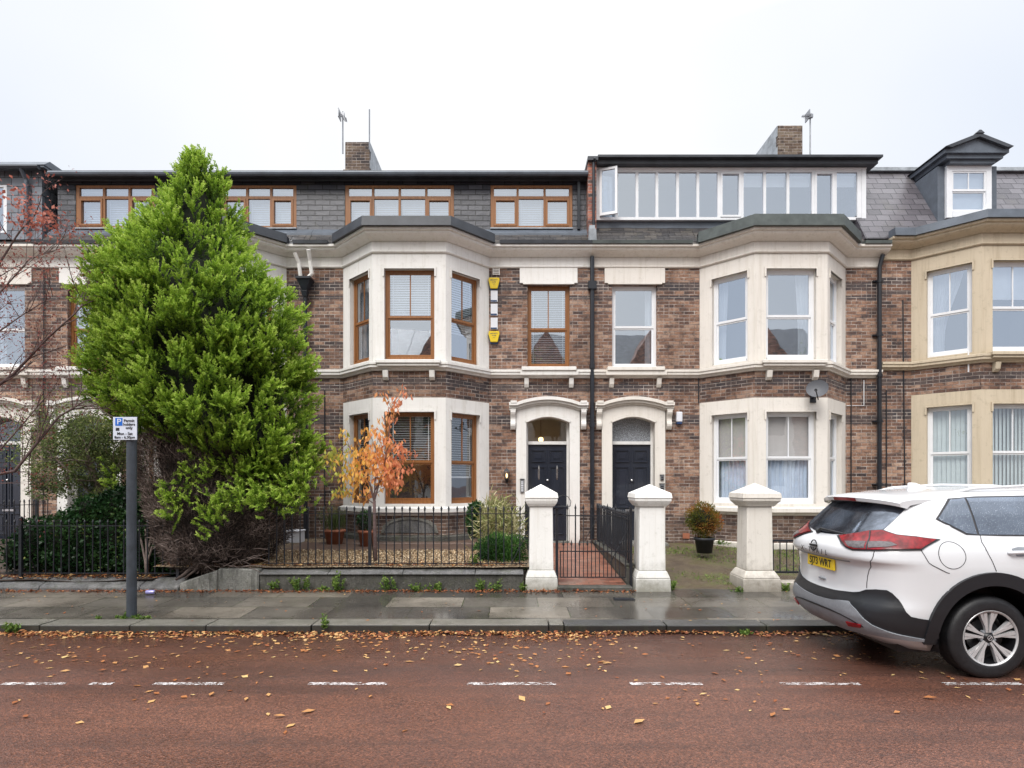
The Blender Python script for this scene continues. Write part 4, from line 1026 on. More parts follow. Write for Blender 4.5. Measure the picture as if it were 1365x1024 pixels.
# gardens
def terrain(name, x0, x1, y0, y1, zf, m, nx=40, ny=24, amp=.02):
    b = MB(); g = [[None]*(nx+1) for _ in range(ny+1)]
    from mathutils import noise as mn
    for j in range(ny+1):
        for i in range(nx+1):
            x = x0+(x1-x0)*i/nx; y = y0+(y1-y0)*j/ny
            g[j][i] = (x, y, zf(x, y)+amp*mn.noise(Vector((x*1.7, y*1.7, 0))))
    for j in range(ny):
        for i in range(nx): b.face([g[j][i], g[j][i+1], g[j+1][i+1], g[j+1][i]])
    return tag(b.build(name, m, smooth=True), kind='structure')
lerp = lambda a, b_, t: a+(b_-a)*max(0, min(1, t))
terrain('garden_gravel', -5.6, .28, 8.98, 12.78, lambda x, y: lerp(.43, .50, (y-9)/1.2), M['gravel'], amp=.015)
terrain('garden_soil', -18, -5.62, 8.98, 12.78, lambda x, y: lerp(.22, .5, (y-9.3)/3), M['soil_dk'], amp=.04)
terrain('garden_ground', 1.92, 9.6, 8.95, 12.78, lambda x, y: lerp(.088, .40, (y-8.95)/3.6), M['soil'], amp=.03)
terrain('garden_lawn', 9.62, 16, 8.98, 12.78, lambda x, y: .3, M['soil'], amp=.03)
b = MB(); b.box(-4.3, .25, 10.45, 11.9, .3, .512); b.box(-3.9, -.4, 11.6, 12.7, .3, .53); tag(b.build('paved_strip', M['brownpave'], bevel=.02), kind='structure')
b = MB(); b.face([(.62,8.98,.16),(1.78,8.98,.16),(1.78,12.78,.40),(.62,12.78,.40)]); b.face([(.62,8.98,.16),(.62,8.98,0),(1.78,8.98,0),(1.78,8.98,.16)])
tag(b.build('tiled_path', M['tilepath']), kind='structure')
b = MB(); b.box(.30, 1.74, 12.78, 13.02, .2, .43); tag(b.build('door_step', M['conc']), kind='structure')
b = MB(); b.box(X(806), X(884), 12.35, 13.02, .2, .44); tag(b.build('door_step', M['conc']), kind='structure')
b = MB(); b.box(px(742,8.9), px(842,8.9), 8.80, 9.02, .05, .155); tag(b.build('gate_step', M['conc_dk'], bevel=.015), kind='structure')
# painted bay line
zr = lambda y: 0.004
for a, c in ((-260,-205),(-120,-70),(3,86),(120,150),(205,298),(411,516),(623,741),(840,936),(1041,1146),(1258,1362),(1470,1575)):
    b = MB(); x0, x1 = px(a,5.02), px(c,5.02); b.face([(x0,4.990,.004),(x1,4.990,.004),(x1,5.055,.004),(x0,5.055,.004)])
    tag(b.build('road_marking', M['paint']), kind='structure')
# drain and cover in pavement
b = MB(); b.box(px(818,8.3), px(845,8.3), 8.22, 8.36, .05, .082); tag(b.build('pavement_cover', M['iron']), kind='structure')

# ---------------------------------------------------------------- walls, piers, railings
t = thing('garden_wall', 'low stone garden wall with sloping grey coping under the middle iron railing', 'wall', (-2, 8.87, .09))
xw0, xw1 = px(345,8.87), px(698,8.87)
b = MB(); b.box(xw0, xw1, 8.90, 9.14, .0, .33); b.build('base', M['conc_dk'], t, bevel=.01)
b = MB(); x = xw0; rr = random.Random(5)
while x < xw1-.01:
    L = min(rr.uniform(.75, 1.25), xw1-x); e = rr.uniform(-.004,.004)
    b.prism_x([(8.86, .33), (8.86, .345+e), (9.12, .42+e), (9.18, .42+e), (9.18, .33)], x+.003, x+L-.003); x += L
b.build('coping', M['coping'], t, bevel=.008)
t = thing('garden_wall', 'rough concrete wall block with sloping end at the foot of the tall conifer', 'wall', (-4.5, 8.87, .09))
xa, xb, xc = px(238,8.87), px(290,8.87), px(345,8.87)-.004
b = MB(); b.prism([(xa, .0), (xb, .0), (xb, .40), (xb-.04,.39), (xa, .20)], 8.88, 9.16); b.prism([(xb+.004, .0), (xc, .0), (xc, .415), (xb+.004, .425)], 8.865, 9.16); b.build('concrete', M['conc'], t, bevel=.02, recalc=True)
t = thing('garden_wall', 'low grey stone kerb wall carrying the left iron railing', 'wall', (-8, 8.9, .09))
b = MB(); x = -18; 
while x < xa-.01:
    L = min(rr.uniform(1.2, 1.8), xa-x); b.prism_x([(8.86, .0), (8.86, .135), (8.89, .16), (9.14, .25), (9.18, .24), (9.18, 0)], x+.004, x+L-.004); x += L
b.build('stones', M['coping'], t, bevel=.01)
t = thing('garden_wall', 'low mossy wall under the railing between the two front doors', 'wall', (1.87, 10.8, .2))
b = MB(); b.box(1.80, 1.92, 9.1, 12.75, .0, .42); b.box(1.78, 1.94, 9.1, 12.75, .42, .47); b.build('base', M['conc_dk'], t, bevel=.015)

def railing(label, p0, p1, zb, zt, tip, spacing, posts=(), group='black iron garden railings', rail_r=.009, wob=.0, post_top=None, scrolls=False):
    p0 = Vector(p0); p1 = Vector(p1); L = (p1-p0).length; d = (p1-p0)/L
    t = thing('iron_railing', label, 'railing', (p0.x, p0.y, zb), group)
    n = Vector((-d.y, d.x))
    for z in (zb, zt):
        b = MB(); T = frame_T(p0, p1); b.T = T; b.box(0, L, -.012, .012, z-.006, z+.006); b.build('rail', M['iron'], t)
    b = MB(); h = zt-zb
    b.tube([(0,0,-.02),(0,0,h+tip*.42)], .0098, 6)
    b.lathe([(.009,h+tip*.36),(.017,h+tip*.42),(.010,h+tip*.48)], (0,0,0), 'z', 8)
    b.lathe([(.009,h+tip*.46),(.019,h+tip*.62),(.012,h+tip*.82),(.001,h+tip)], (0,0,0), 'z', 8)
    first = b.build('bar', M['iron'], None, link=False)
    k = 0; s = spacing*.6
    while s < L:
        if all(abs(s-q) > spacing*.35 for q in posts):
            o = bpy.data.objects.new('bar', first.data); o.parent = t; o.location = (d.x*s, d.y*s, 0); o.rotation_euler = (random.gauss(0,.006), random.gauss(0,.006), 0); COL.objects.link(o)
        s += spacing
    for q in posts:
        b = MB(); c = p0+d*q; zt_ = post_top or zt+tip*.9
        b.box(c.x-.022, c.x+.022, c.y-.022, c.y+.022, zb-.12, zt_); b.frustum(c.x, c.y, zt_, zt_+.02, .022, .022, .005, .005)
        b.tube([(c.x, c.y, zt_*.8), (c.x+n.x*.3, c.y+n.y*.3, zb-.05)], .008, 6)
        b.build('post', M['iron'], t)
    return t
YR = 9.08
railing('black iron railing with arrow tips in front of the gravel garden', (px(352,YR),YR), (px(703,YR),YR), pz(751,YR), pz(685,YR), .125, 10.45*YR/F, posts=(px(493,YR)-px(352,YR),))
railing('black iron railing in front of the dark hedge at the left', (px(-70,YR),YR), (px(240,YR),YR), pz(764,YR), pz(701,YR), .10, 10.4*YR/F, posts=(px(28,YR)-px(-70,YR), px(240,YR)-px(-70,YR)-.03), post_top=pz(690,YR))
railing('black iron side railing running back beside the downpipe, between conifer and gravel', (-4.62,9.5), (-4.62,12.5), .50, 1.30, .13, .115, posts=(.9,))
railing('dense black iron railing running back between the two front doors', (1.86,9.12), (1.86,12.6), .52, 1.16, .13, .095, posts=(.05, 3.3))
railing('black iron railing running back along the left side of the red tiled path', (.30,9.15), (.30,12.6), .52, 1.22, .13, .10, posts=(.05, 3.3))
railing('short black iron railing running back behind the left hedge', (-10.15,10.6), (-10.15,12.7), .52, 1.28, .12, .12, posts=(1.7,))
# plain low railing beside right pier
t = thing('iron_railing', 'low plain black railing between the right pier and the white car', 'railing', (4.2, 9.0, .1), 'black iron garden railings')
xa_, xb_ = px(1029,YR), px(1100,YR)
b = MB(); b.box(xa_, xb_, YR-.012, YR+.012, pz(722,YR), pz(719.5,YR)); b.build('rail', M['iron'], t)
b = MB(); b.box(xa_, xb_, YR-.012, YR+.012, pz(764,YR), pz(761.5,YR)); b.build('rail', M['iron'], t)
x = xa_+.02
while x < xb_:
    b = MB(); b.tube([(x, YR, pz(764,YR)), (x, YR, pz(721,YR))], .008, 6); b.build('bar', M['iron'], t); x += 9.0*YR/F
t = thing('garden_wall', 'short pale stone kerb beside the right pier behind the car', 'wall', (4.6, 9.0, .09))
b = MB(); b.box(px(1040,9), 7.5, 8.98, 9.2, 0, .20); b.build('stones', M['stone_pier2'], t, bevel=.02)

def pier(x, Y, label, w=.20, cap=.265, base=.25, z0=.06, zb=None, zn=None, m='stone_pier', top=1.72, capw=None, rz=0):
    t = thing('gate_pier', label, 'gate pier', (x, Y, z0), 'painted stone gate piers'); t.rotation_euler = (0,0,0)
    c = math.cos(rz); s_ = math.sin(rz)
    T = lambda u, d, z: (x+u*c-d*s_, Y+u*s_+d*c, z)
    b = MB(T)
    b.frustum(0, 0, z0-.1, z0+.22, base+.015, base+.015, base, base); b.frustum(0, 0, z0+.22, z0+.33, base, base, w+.015, w+.015)
    b.build('base', M[m], t, bevel=.015, bseg=2)
    b = MB(T); b.frustum(0, 0, z0+.33, 1.38, w, w, w-.012, w-.012)
    b.build('shaft', M[m], t, bevel=.012, bseg=2)
    b = MB(T); b.frustum(0, 0, 1.38, 1.42, w+.01, w+.01, w+.04, w+.04); b.frustum(0, 0, 1.42, 1.47, w+.04, w+.04, cap-.01, cap-.01)
    b.box(-cap+.012, cap-.012, -cap+.012, cap-.012, 1.4701, 1.51); b.frustum(0, 0, 1.5101, 1.585, cap, cap, cap-.012, cap-.012); b.frustum(0, 0, 1.585, top, cap-.012, cap-.012, .006, .006)
    b.build('cap', M[m], t, bevel=.008, bseg=2)
pier(px(721,9.08), 9.10, 'white painted stone gate pier on the left of the iron gate', w=.188, cap=.258, base=.245)
pier(px(865.5,9.06), 9.06, 'white painted gate pier on the right of the iron gate with chipped cap', w=.205, cap=.288, base=.265)
pier(px(1008.5,9.0), 9.08, 'beige gate pier standing alone beside the rear of the white car', w=.205, cap=.300, base=.285, m='stone_pier2', top=1.74)

# gate
t = thing('iron_gate', 'black iron garden gate closed between the two white piers', 'gate', (px(790,9.0), 9.0, .15))
YG = 9.0; gz = lambda y: pz(y, YG); gx = lambda x: px(x, YG)
b = MB(); b.box(gx(740.5), gx(744), YG-.02, YG+.02, .10, gz(678)); b.build('post', M['iron'], t); b = MB(); b.box(gx(839), gx(842.5), YG-.02, YG+.02, .10, gz(676)); b.build('post', M['iron'], t)
for y, x0_, x1_ in ((687.5, 744, 839), (735, 746, 839), (769.5, 746, 834)):
    b = MB(); b.box(gx(x0_), gx(x1_), YG-.012, YG+.012, gz(y)-.008, gz(y)+.008); b.build('rail', M['iron'], t)
b = MB(); x = 746; b.tube([(gx(834), YG, gz(770)), (gx(834), YG, gz(687))], .009, 6); b.tube([(gx(747), YG, gz(770)), (gx(747), YG, gz(735))], .009, 6); b.build('frame', M['iron'], t)
k = 0; x = 751.0
while x < 831:
    tall = k % 2 == 1
    b = MB(); zt_ = gz(679) if tall else gz(727)
    b.tube([(gx(x), YG, gz(769.5)), (gx(x), YG, zt_)], .0075 if k != 3 else .012, 6)
    b.lathe([(.006, zt_-.01), (.018, zt_+.02), (.010, zt_+.05), (.001, zt_+.09)], (gx(x), YG, 0), 'z', 6)
    b.build('bar', M['iron'], t); x += 5.35; k += 1
b = MB(); b.tube([(gx(743), YG, gz(675)), (gx(760), YG-.0, gz(675))], .006, 6)
b.tube([(gx(760), YG, gz(675)), (gx(761), YG, gz(668)), (gx(757), YG, gz(662)), (gx(750), YG, gz(660)), (gx(745), YG, gz(662))], .006, 6); b.build('scroll', M['iron'], t)

# sign
YS = 7.36
t = thing('parking_sign', 'white and blue residents parking sign on a dark grey post at the kerb', 'parking sign', (px(175.5,YS), YS, .05))
b = MB(); xs_ = px(175.5,YS); b.tube([(xs_, YS, .0), (xs_, YS, pz(562,YS))], .058, 18); b.build('post', M['post'], t, smooth=False)
b = MB(); x0_, x1_, z0_, z1_ = px(156,YS), px(187.5,YS), pz(587,YS), pz(557,YS); b.box(x0_, x1_, YS-.075, YS-.068, z0_, z1_)
sp = b.build('sign_plate', M['signw'], t, bevel=.002)
b = MB(); b.box(x0_-.006, x1_+.006, YS-.0675, YS-.062, z0_-.006, z1_+.006); b.box(xs_-.05, xs_+.05, YS-.062, YS-.03, z0_+.05, z1_-.05); b.build('bracket', M['post'], t)
w_, h_ = x1_-x0_, z1_-z0_
b = MB(); b.box(x0_+.10*w_, x0_+.40*w_, YS-.0775, YS-.0752, z0_+.62*h_, z0_+.96*h_); b.build('blue_panel', M['signb'], sp)
def st(s, u, v, size, m='ink', sx=1): text_mesh(s, size, M[m], sp, Matrix.Translation((x0_+u*w_, YS-.079, z0_+v*h_)) @ FACE_CAM, sx=sx)
st('P', .26, .79, .098, 'signw', 1.15); st('Permit', .68, .84, .050); st('holders', .68, .68, .050); st('only', .68, .53, .050)
b = MB(); b.box(x0_+.12*w_, x0_+.27*w_, YS-.0775, YS-.0752, z0_+.40*h_, z0_+.53*h_); b.build('logo_panel', M['ink'], sp)
st('Mon - Sat', .5, .27, .050); st('8am - 6.30pm', .5, .11, .047)

# ================================================================== foliage tools
class Leaves:
    def __init__(s): s.V = []; s.T = []
    def add(s, P, D, S, L, W, tint, cup=.0):
        """rhombic leaves: P base (n,3), D direction, S side, L length, W width, tint (n,)"""
        n = len(P); D = D/np.maximum(1e-9, np.linalg.norm(D, axis=1))[:,None]
        S = S - (S*D).sum(1)[:,None]*D; S = S/np.maximum(1e-9, np.linalg.norm(S, axis=1))[:,None]
        N = np.cross(D, S)
        L = np.broadcast_to(L, (n,))[:,None]; W = np.broadcast_to(W, (n,))[:,None]
        m = P + D*L*.45
        q = np.stack([P, m+S*W*.5+N*L*cup, P+D*L, m-S*W*.5+N*L*cup], 1)
        s.V.append(q.reshape(-1,3)); s.T.append(np.clip(np.repeat(tint, 4), 0, 1))
    def build(s, name, m, parent=None):
        V = np.concatenate(s.V); T = np.concatenate(s.T); n = len(V)//4
        root = parent
        while root is not None and root.parent is not None: root = root.parent
        if root is not None: V = V - np.array(root.location)
        me = bpy.data.meshes.new(name); me.vertices.add(len(V)); me.vertices.foreach_set('co', V.astype(np.float32).ravel())
        me.loops.add(4*n); me.loops.foreach_set('vertex_index', np.arange(4*n, dtype=np.int32))
        me.polygons.add(n); me.polygons.foreach_set('loop_start', np.arange(0, 4*n, 4, dtype=np.int32)); me.polygons.foreach_set('loop_total', np.full(n, 4, dtype=np.int32))
        at = me.attributes.new('tint', 'FLOAT', 'POINT'); at.data.foreach_set('value', T.astype(np.float32))
        me.materials.append(m); me.update(); me.validate()
        o = bpy.data.objects.new(name, me); o.parent = parent; COL.objects.link(o); return o
RS = np.random.RandomState(11)
def rdir(n, rs=RS):
    v = rs.normal(size=(n,3)); return v/np.linalg.norm(v, axis=1)[:,None]

# ---------------------------------------------------------------- conifer
YC = 9.55
cb = (-4.95, 9.45, .40)
conifer = thing('conifer_tree', 'tall bright green cypress conifer with bare brown twigs at its base', 'tree', cb)
prof = [ # image row, left column, right column of the silhouette
 (210,260,270),(225,254,282),(240,246,292),(258,236,304),(280,222,310),(302,208,318),(332,188,334),(350,166,344),(372,144,366),(398,134,386),(425,127,408),(450,125,418),(480,126,424),(520,128,426),(550,142,424),(572,176,426),(592,228,428),(612,262,427),(635,284,422),(660,300,408),(684,330,388)]
zz = np.array([pz(p[0],YC) for p in prof])[::-1]; xl = np.array([px(p[1],YC) for p in prof])[::-1]; xr_ = np.array([px(p[2],YC) for p in prof])[::-1]
def env(z):
    a, b_ = np.interp(z, zz, xl), np.interp(z, zz, xr_); return (a+b_)/2, (b_-a)/2
def conifer_leaves():
    lv = Leaves(); rs = np.random.RandomState(5)
    zlo, zhi = zz[0], zz[-1]
    nb = 700
    # branch ends spread on the envelope
    Zs = []; 
    while len(Zs) < nb:
        z = rs.uniform(zlo, zhi-.05); c, w = env(z)
        if rs.rand() < (w+.25)/2.2: Zs.append(z)
    Zs = np.array(Zs); cc, ww = env(Zs)
    ang = rs.uniform(0, 2*PI, nb)
    front = rs.rand(nb) < .60; ang[front] = rs.uniform(PI*1.0, PI*2.0, front.sum())   # denser where the crown is seen from the street
    dep = np.minimum(ww, 1.55)*.92
    scale = rs.uniform(.70, .93, nb)
    bx = cc+np.cos(ang)*ww*scale; by = YC+np.sin(ang)*dep*scale; bz = Zs
    for i in range(nb):
        out = np.array([math.cos(ang[i])*ww[i], math.sin(ang[i])*dep[i], 0]); nl = np.linalg.norm(out); out = out/nl if nl > 1e-6 else np.array([0,0,1.])
        hi = (Zs[i]-zlo)/(zhi-zlo)
        axis = out*rs.uniform(.55,.85)+np.array([0,0,rs.uniform(.35,.9)])+rs.normal(size=3)*.18
        if Zs[i] > zhi-.9: axis = out*.4+np.array([0,0,1.])
        axis /= np.linalg.norm(axis)
        Lb = rs.uniform(.42,.74)*min(1, .45+ww[i]/1.5)
        bright = rs.uniform(-.12,.12)
        base = np.array([bx[i],by[i],bz[i]])-axis*Lb*.45
        # sub-plumes
        npl = rs.randint(16, 22)
        for k in range(npl):
            u = rs.uniform(.05, .85); side = rdir(1, rs)[0]; side -= side.dot(axis)*axis; side /= np.linalg.norm(side)
            pd = axis*rs.uniform(.65,1.0)+side*rs.uniform(.25,.8)+np.array([0,0,.22]); pd /= np.linalg.norm(pd)
            p0 = base+axis*Lb*u+side*rs.uniform(0,.06); pl = rs.uniform(.14,.26)*(1.15-.5*u)
            s2 = np.cross(pd, rdir(1, rs)[0]); s2 /= np.linalg.norm(s2)     # plume lies roughly in a plane (flat cypress spray)
            n = 54; tt = rs.uniform(0, 1, n)**.85; sg = np.where(rs.rand(n) < .5, -1, 1)
            P = p0+pd*pl*tt[:,None]
            D = pd*(.75)+s2[None,:]*(sg*rs.uniform(.35,1.1,n))[:,None]+rs.normal(size=(n,3))*.24+np.array([0,0,.08])
            S = np.cross(D, rdir(n, rs))
            L = rs.uniform(.026,.055,n)*(1.15-.5*tt); W = rs.uniform(.009,.015,n)
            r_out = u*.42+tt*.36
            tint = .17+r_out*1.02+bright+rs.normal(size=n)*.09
            lv.add(P, D, S, L, W, tint)
    return lv
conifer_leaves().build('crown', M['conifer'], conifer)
# dark inner mass so the crown is closed behind the sprays
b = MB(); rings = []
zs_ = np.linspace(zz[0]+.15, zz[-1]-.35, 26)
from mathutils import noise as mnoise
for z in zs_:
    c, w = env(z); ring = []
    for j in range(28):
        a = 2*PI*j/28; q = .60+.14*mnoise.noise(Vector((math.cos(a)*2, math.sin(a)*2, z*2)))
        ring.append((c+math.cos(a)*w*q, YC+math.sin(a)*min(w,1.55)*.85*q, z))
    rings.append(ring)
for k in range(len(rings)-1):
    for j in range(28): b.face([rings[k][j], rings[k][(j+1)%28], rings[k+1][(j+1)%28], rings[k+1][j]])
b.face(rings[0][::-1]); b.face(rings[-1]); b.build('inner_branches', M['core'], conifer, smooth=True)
# trunks
b = MB(); rs = random.Random(2)
bx0 = px(285, 9.4)
for (dx, dy, tx, ty, tz, r0) in ((0,0,-.35,.1,4.0,.10),(.08,.0,.35,.05,3.5,.09),(-.08,.05,-.9,.1,3.0,.08),(.15,.05,.9,.1,2.6,.07),(-.12,-.05,-.55,-.3,2.2,.06),(.1,-.05,.45,-.35,2.0,.05)):
    pts = []
    for k in range(8):
        u = k/7; pts.append((bx0+dx+tx*u+rs.uniform(-.03,.03), 9.4+dy+ty*u+rs.uniform(-.03,.03), .36+tz*u))
    b.tube(pts, [r0*(1-.7*k/7) for k in range(8)], 8)
b.build('trunk', M['bark'], conifer, smooth=True)
# dead twig skirt: masses of fine brown twigs under the green
def dead_skirt():
    lv = Leaves(); rs = np.random.RandomState(8)
    n = 38000
    # outline of the brown skirt in image rows: left edge and right edge
    rows = np.array([580, 600, 630, 660, 690, 715, 735, 752, 762.]); lf = np.array([176,180,186,194,202,210,220,232,250.]); rt = np.array([330,360,380,392,392,384,366,345,325.])
    row = rs.uniform(580, 760, n); u = rs.rand(n); 
    col = np.interp(row, rows, lf)*(1-u)+np.interp(row, rows, rt)*u
    half = (np.interp(row, rows, rt)-np.interp(row, rows, lf))/2*YC/F*.75
    a = (u*2-1); dd = np.sqrt(np.maximum(0, 1-a*a))*np.minimum(half, .75)
    lay = np.where(rs.rand(n) < .7, -1, 1)*rs.uniform(.55, 1.05, n)
    Y = 9.45+dd*lay
    Xc = (col-CX)*9.4/F; Zc = H+(HZ-row)*9.4/F
    P = np.stack([Xc, Y, Zc], 1)
    root = np.array([px(285,9.4), 9.45, .2]); D = P-root; D /= np.linalg.norm(D, axis=1)[:,None]; D = D*1.0+rs.normal(size=(n,3))*.55
    S = rdir(n, rs)
    cl = np.array([mnoise.noise(Vector(p)*3.5) for p in P])
    lv.add(P, D, S, rs.uniform(.04,.15,n), rs.uniform(.005,.011,n), .40+cl*.85+rs.normal(size=n)*.16+(.24*(u < .30)))  # leftmost twigs tinted paler: sunlit side put into the colour
    return lv
dead_skirt().build('dead_twigs', M['dead'], conifer)
b = MB(); rings = []
for row, l, r_ in ((572,196,355),(610,200,372),(650,208,385),(690,220,382),(720,232,368),(745,248,345),(764,268,318)):
    z = pz(row,9.4); c = px((l+r_)/2,9.4); w = (r_-l)/2*9.4/F*.86; rings.append([(c+math.cos(2*PI*j/20)*w, 9.47+math.sin(2*PI*j/20)*min(w,.75)*.8, z) for j in range(20)])
for k in range(len(rings)-1):
    for j in range(20): b.face([rings[k+1][j], rings[k+1][(j+1)%20], rings[k][(j+1)%20], rings[k][j]])
b.build('dead_core', simple('dead_core', (.022,.016,.014), 1, .5, 9, 1), conifer, smooth=True)
# green tufts hanging in front of the brown skirt
def tufts(spots, seed, mult=1.0):
    lv = Leaves(); rs = np.random.RandomState(seed)
    for (cx_, cy_, rx, ry, Yp, cnt) in spots:
        for i in range(cnt):
            a = rs.normal(size=2)*.5; x = cx_+a[0]*rx; y = cy_+a[1]*ry
            p0 = np.array([px(x,Yp), Yp+rs.uniform(-.08,.08), pz(y,Yp)])
            pd = np.array([rs.normal()*.5, -.55+rs.normal()*.3, .5+rs.normal()*.3]); pd /= np.linalg.norm(pd)
            s2 = np.cross(pd, rdir(1,rs)[0]); s2 /= np.linalg.norm(s2)
            n = 54; tt = rs.rand(n); sg = np.where(rs.rand(n)<.5,-1,1)
            P = p0+pd*.2*tt[:,None]; D = pd*.75+s2[None,:]*(sg*rs.uniform(.35,1.05,n))[:,None]+rs.normal(size=(n,3))*.22
            lv.add(P, D, np.cross(D, rdir(n,rs)), rs.uniform(.028,.058,n), rs.uniform(.008,.014,n), .34+tt*.55+rs.normal(size=n)*.09+rs.uniform(-.1,.1))
    return lv
tufts([(234,662,22,26,8.7,40),(228,690,12,16,8.68,18),(262,636,30,16,8.75,30),(150,640,14,14,9.3,12),(292,676,24,24,8.62,44),(280,704,14,14,8.6,16),(330,668,50,22,8.6,70),(375,665,40,22,8.8,55),(400,640,26,24,9.0,40)], 21).build('hanging_foliage', M['conifer'], conifer)
# broken pale twigs at the foot
b = MB(); rs_ = random.Random(9)
for k in range(40):
    x, z = px(rs_.uniform(258,340),8.95), rs_.uniform(.42,.72); a = rs_.uniform(-.6,1.0)*(1 if rs_.random()<.5 else -1); L = rs_.uniform(.15,.4)
    b.tube([(x, 8.97+rs_.uniform(-.08,.1), z), (x+L*.5*math.cos(a), 8.93+rs_.uniform(-.08,.06), z+L*.3*math.sin(a)+.02), (x+L*math.cos(a), 8.9+rs_.uniform(-.1,.1), z+L*.7*math.sin(a))], [.006,.005,.002], 5)
b.build('broken_twigs', M['bark_l'], conifer)
b = MB()
for (pts, r0) in ((((262,752),(248,765),(238,772)),.035),(((268,748),(262,760),(250,770)),.025),(((300,750),(296,762),(290,768)),.02)):
    b.tube([(px(x,8.98), 8.98-.04*i, pz(y,8.98)) for i, (x, y) in enumerate(pts)], [r0, r0*.8, r0*.5], 7)
b.build('root', M['bark'], conifer, smooth=True)

# ---------------------------------------------------------------- generic branching tree
def branch_tree(mb, p, d, L, r, depth, rs, ends, spread=.6, upw=.15, seg=4):
    pts = [tuple(p)]; rr_ = [r]; q = Vector(p); dd = Vector(d).normalized()
    for k in range(seg):
        dd = (dd + Vector((rs.gauss(0,.12), rs.gauss(0,.12), rs.gauss(0,.10)+upw*.3))).normalized(); q = q + dd*L/seg; pts.append(tuple(q)); rr_.append(r*(1-.55*(k+1)/seg))
        if depth <= 1: ends.append((tuple(q), tuple(dd)))
    mb.tube(pts, rr_, 6 if r > .02 else 4, cap=False)
    if depth > 0:
        for k in range(rs.choice((2,3,3))):
            i = rs.randint(2, seg); a = Vector((rs.gauss(0,1), rs.gauss(0,1), rs.gauss(0,1))); a = (a - a.dot(dd)*dd).normalized()
            nd = (dd + a*spread*rs.uniform(.6,1.3) + Vector((0,0,upw))).normalized()
            branch_tree(mb, Vector(pts[i]), nd, L*rs.uniform(.55,.8), rr_[i]*.62, depth-1, rs, ends, spread, upw, seg)
def leaf_spray(ends, n, size, width, tint, rs, droop=0, spread=.08):
    lv = Leaves(); E = np.array([e[0] for e in ends]); D0 = np.array([e[1] for e in ends]); idx = rs.randint(0, len(E), n)
    P = E[idx]+rs.normal(size=(n,3))*spread; D = D0[idx]*.5+rdir(n, rs)*.8+np.array([0,0,-droop])
    lv.add(P, D, rdir(n, rs), rs.uniform(*size, n), rs.uniform(*width, n), tint(n, rs, P), cup=.08); return lv

# purple-leaved bare tree reaching in from the left
t = thing('bare_tree', 'nearly bare tree with a few dark red leaves reaching in from the left edge', 'tree', (px(-120,8.2), 8.2, .1))
b = MB(); rs = random.Random(4); ends = []
base = Vector((px(-120,8.2), 8.2, .1)); fork = Vector((px(-95,8.2), 8.25, pz(600,8.2)))
b.tube([tuple(base), (base.x+.05, 8.2, 1.2), tuple(fork)], [.12,.09,.06], 10)
def limb(pts, r0, Y=8.3, kids=9, kd=2, kl=.75):
    P = [Vector((px(x,yy), yy, pz(y,yy))) for x, y, yy in pts]
    b.tube([tuple(q) for q in P], [r0*(1-.75*k/(len(P)-1)) for k in range(len(P))], 7, cap=False)
    for k in range(int(kids*1.7)):
        i = rs.randint(1, len(P)-1); q = P[i-1].lerp(P[i], rs.random()); dd = (P[i]-P[i-1]).normalized()
        nd = (dd+Vector((rs.gauss(0,.6), rs.gauss(0,.5), rs.gauss(.35,.6)))).normalized()
        branch_tree(b, q, nd, kl*rs.uniform(.6,1.2), r0*.34, kd, rs, ends, .7, .12)
fk = (-95,600,8.25)
limb([fk,(-30,535,8.3),(20,497,8.35),(62,452,8.4),(100,418,8.5),(118,398,8.6)], .028, kids=16, kl=.62)
limb([fk,(-40,640,8.2),(20,628,8.2),(50,590,8.25),(78,556,8.3),(112,535,8.4),(150,528,8.6)], .028, kids=15, kl=.6)
limb([fk,(-60,500,8.3),(-30,420,8.3),(0,350,8.3),(25,310,8.3),(48,285,8.3)], .026, kids=15, kl=.6)
limb([fk,(-50,470,8.6),(0,390,8.7),(40,345,8.8),(85,330,8.9)], .020, kids=15, kl=.55)
limb([(-60,500,8.3),(-20,455,8.1),(30,420,8.0),(70,395,8.0)], .017, kids=13, kl=.55)
limb([(-40,640,8.2),(0,600,8.1),(35,560,8.1),(60,530,8.1)], .017, kids=12, kl=.5)
b.build('trunk', M['bark_r'], t, smooth=True)
rsn = np.random.RandomState(3)
def red_tint(n, r_, P): return np.clip(r_.rand(n)*.7+.15, 0, 1)
hi = [e for e in ends if e[0][2] > 4.6]
lv = leaf_spray(hi, 330, (.04,.08), (.022,.04), red_tint, rsn, .6, .07)
lo = leaf_spray(ends, 4200, (.02,.05), (.012,.025), lambda n, r_, P: r_.rand(n)*.45, rsn, .6, .05)
lv.V += lo.V; lv.T += lo.T
# denser red clusters at upper left
C = np.array([[px(x,8.2), 8.2+rsn.normal()*.15, pz(y,8.2)] for x, y in ((12,262),(25,268),(45,262),(12,288),(28,292),(55,283),(66,288),(8,300),(38,285),(70,303),(0,270))])
ii = rsn.randint(0, len(C), 260); lv.add(C[ii]+rsn.normal(size=(260,3))*np.array([.07,.1,.05]), rdir(260,rsn)+np.array([0,0,-.5]), rdir(260,rsn), rsn.uniform(.05,.09,260), rsn.uniform(.03,.05,260), rsn.uniform(.4,1,260), .08)
lv.build('leaves', M['redleaf'], t)

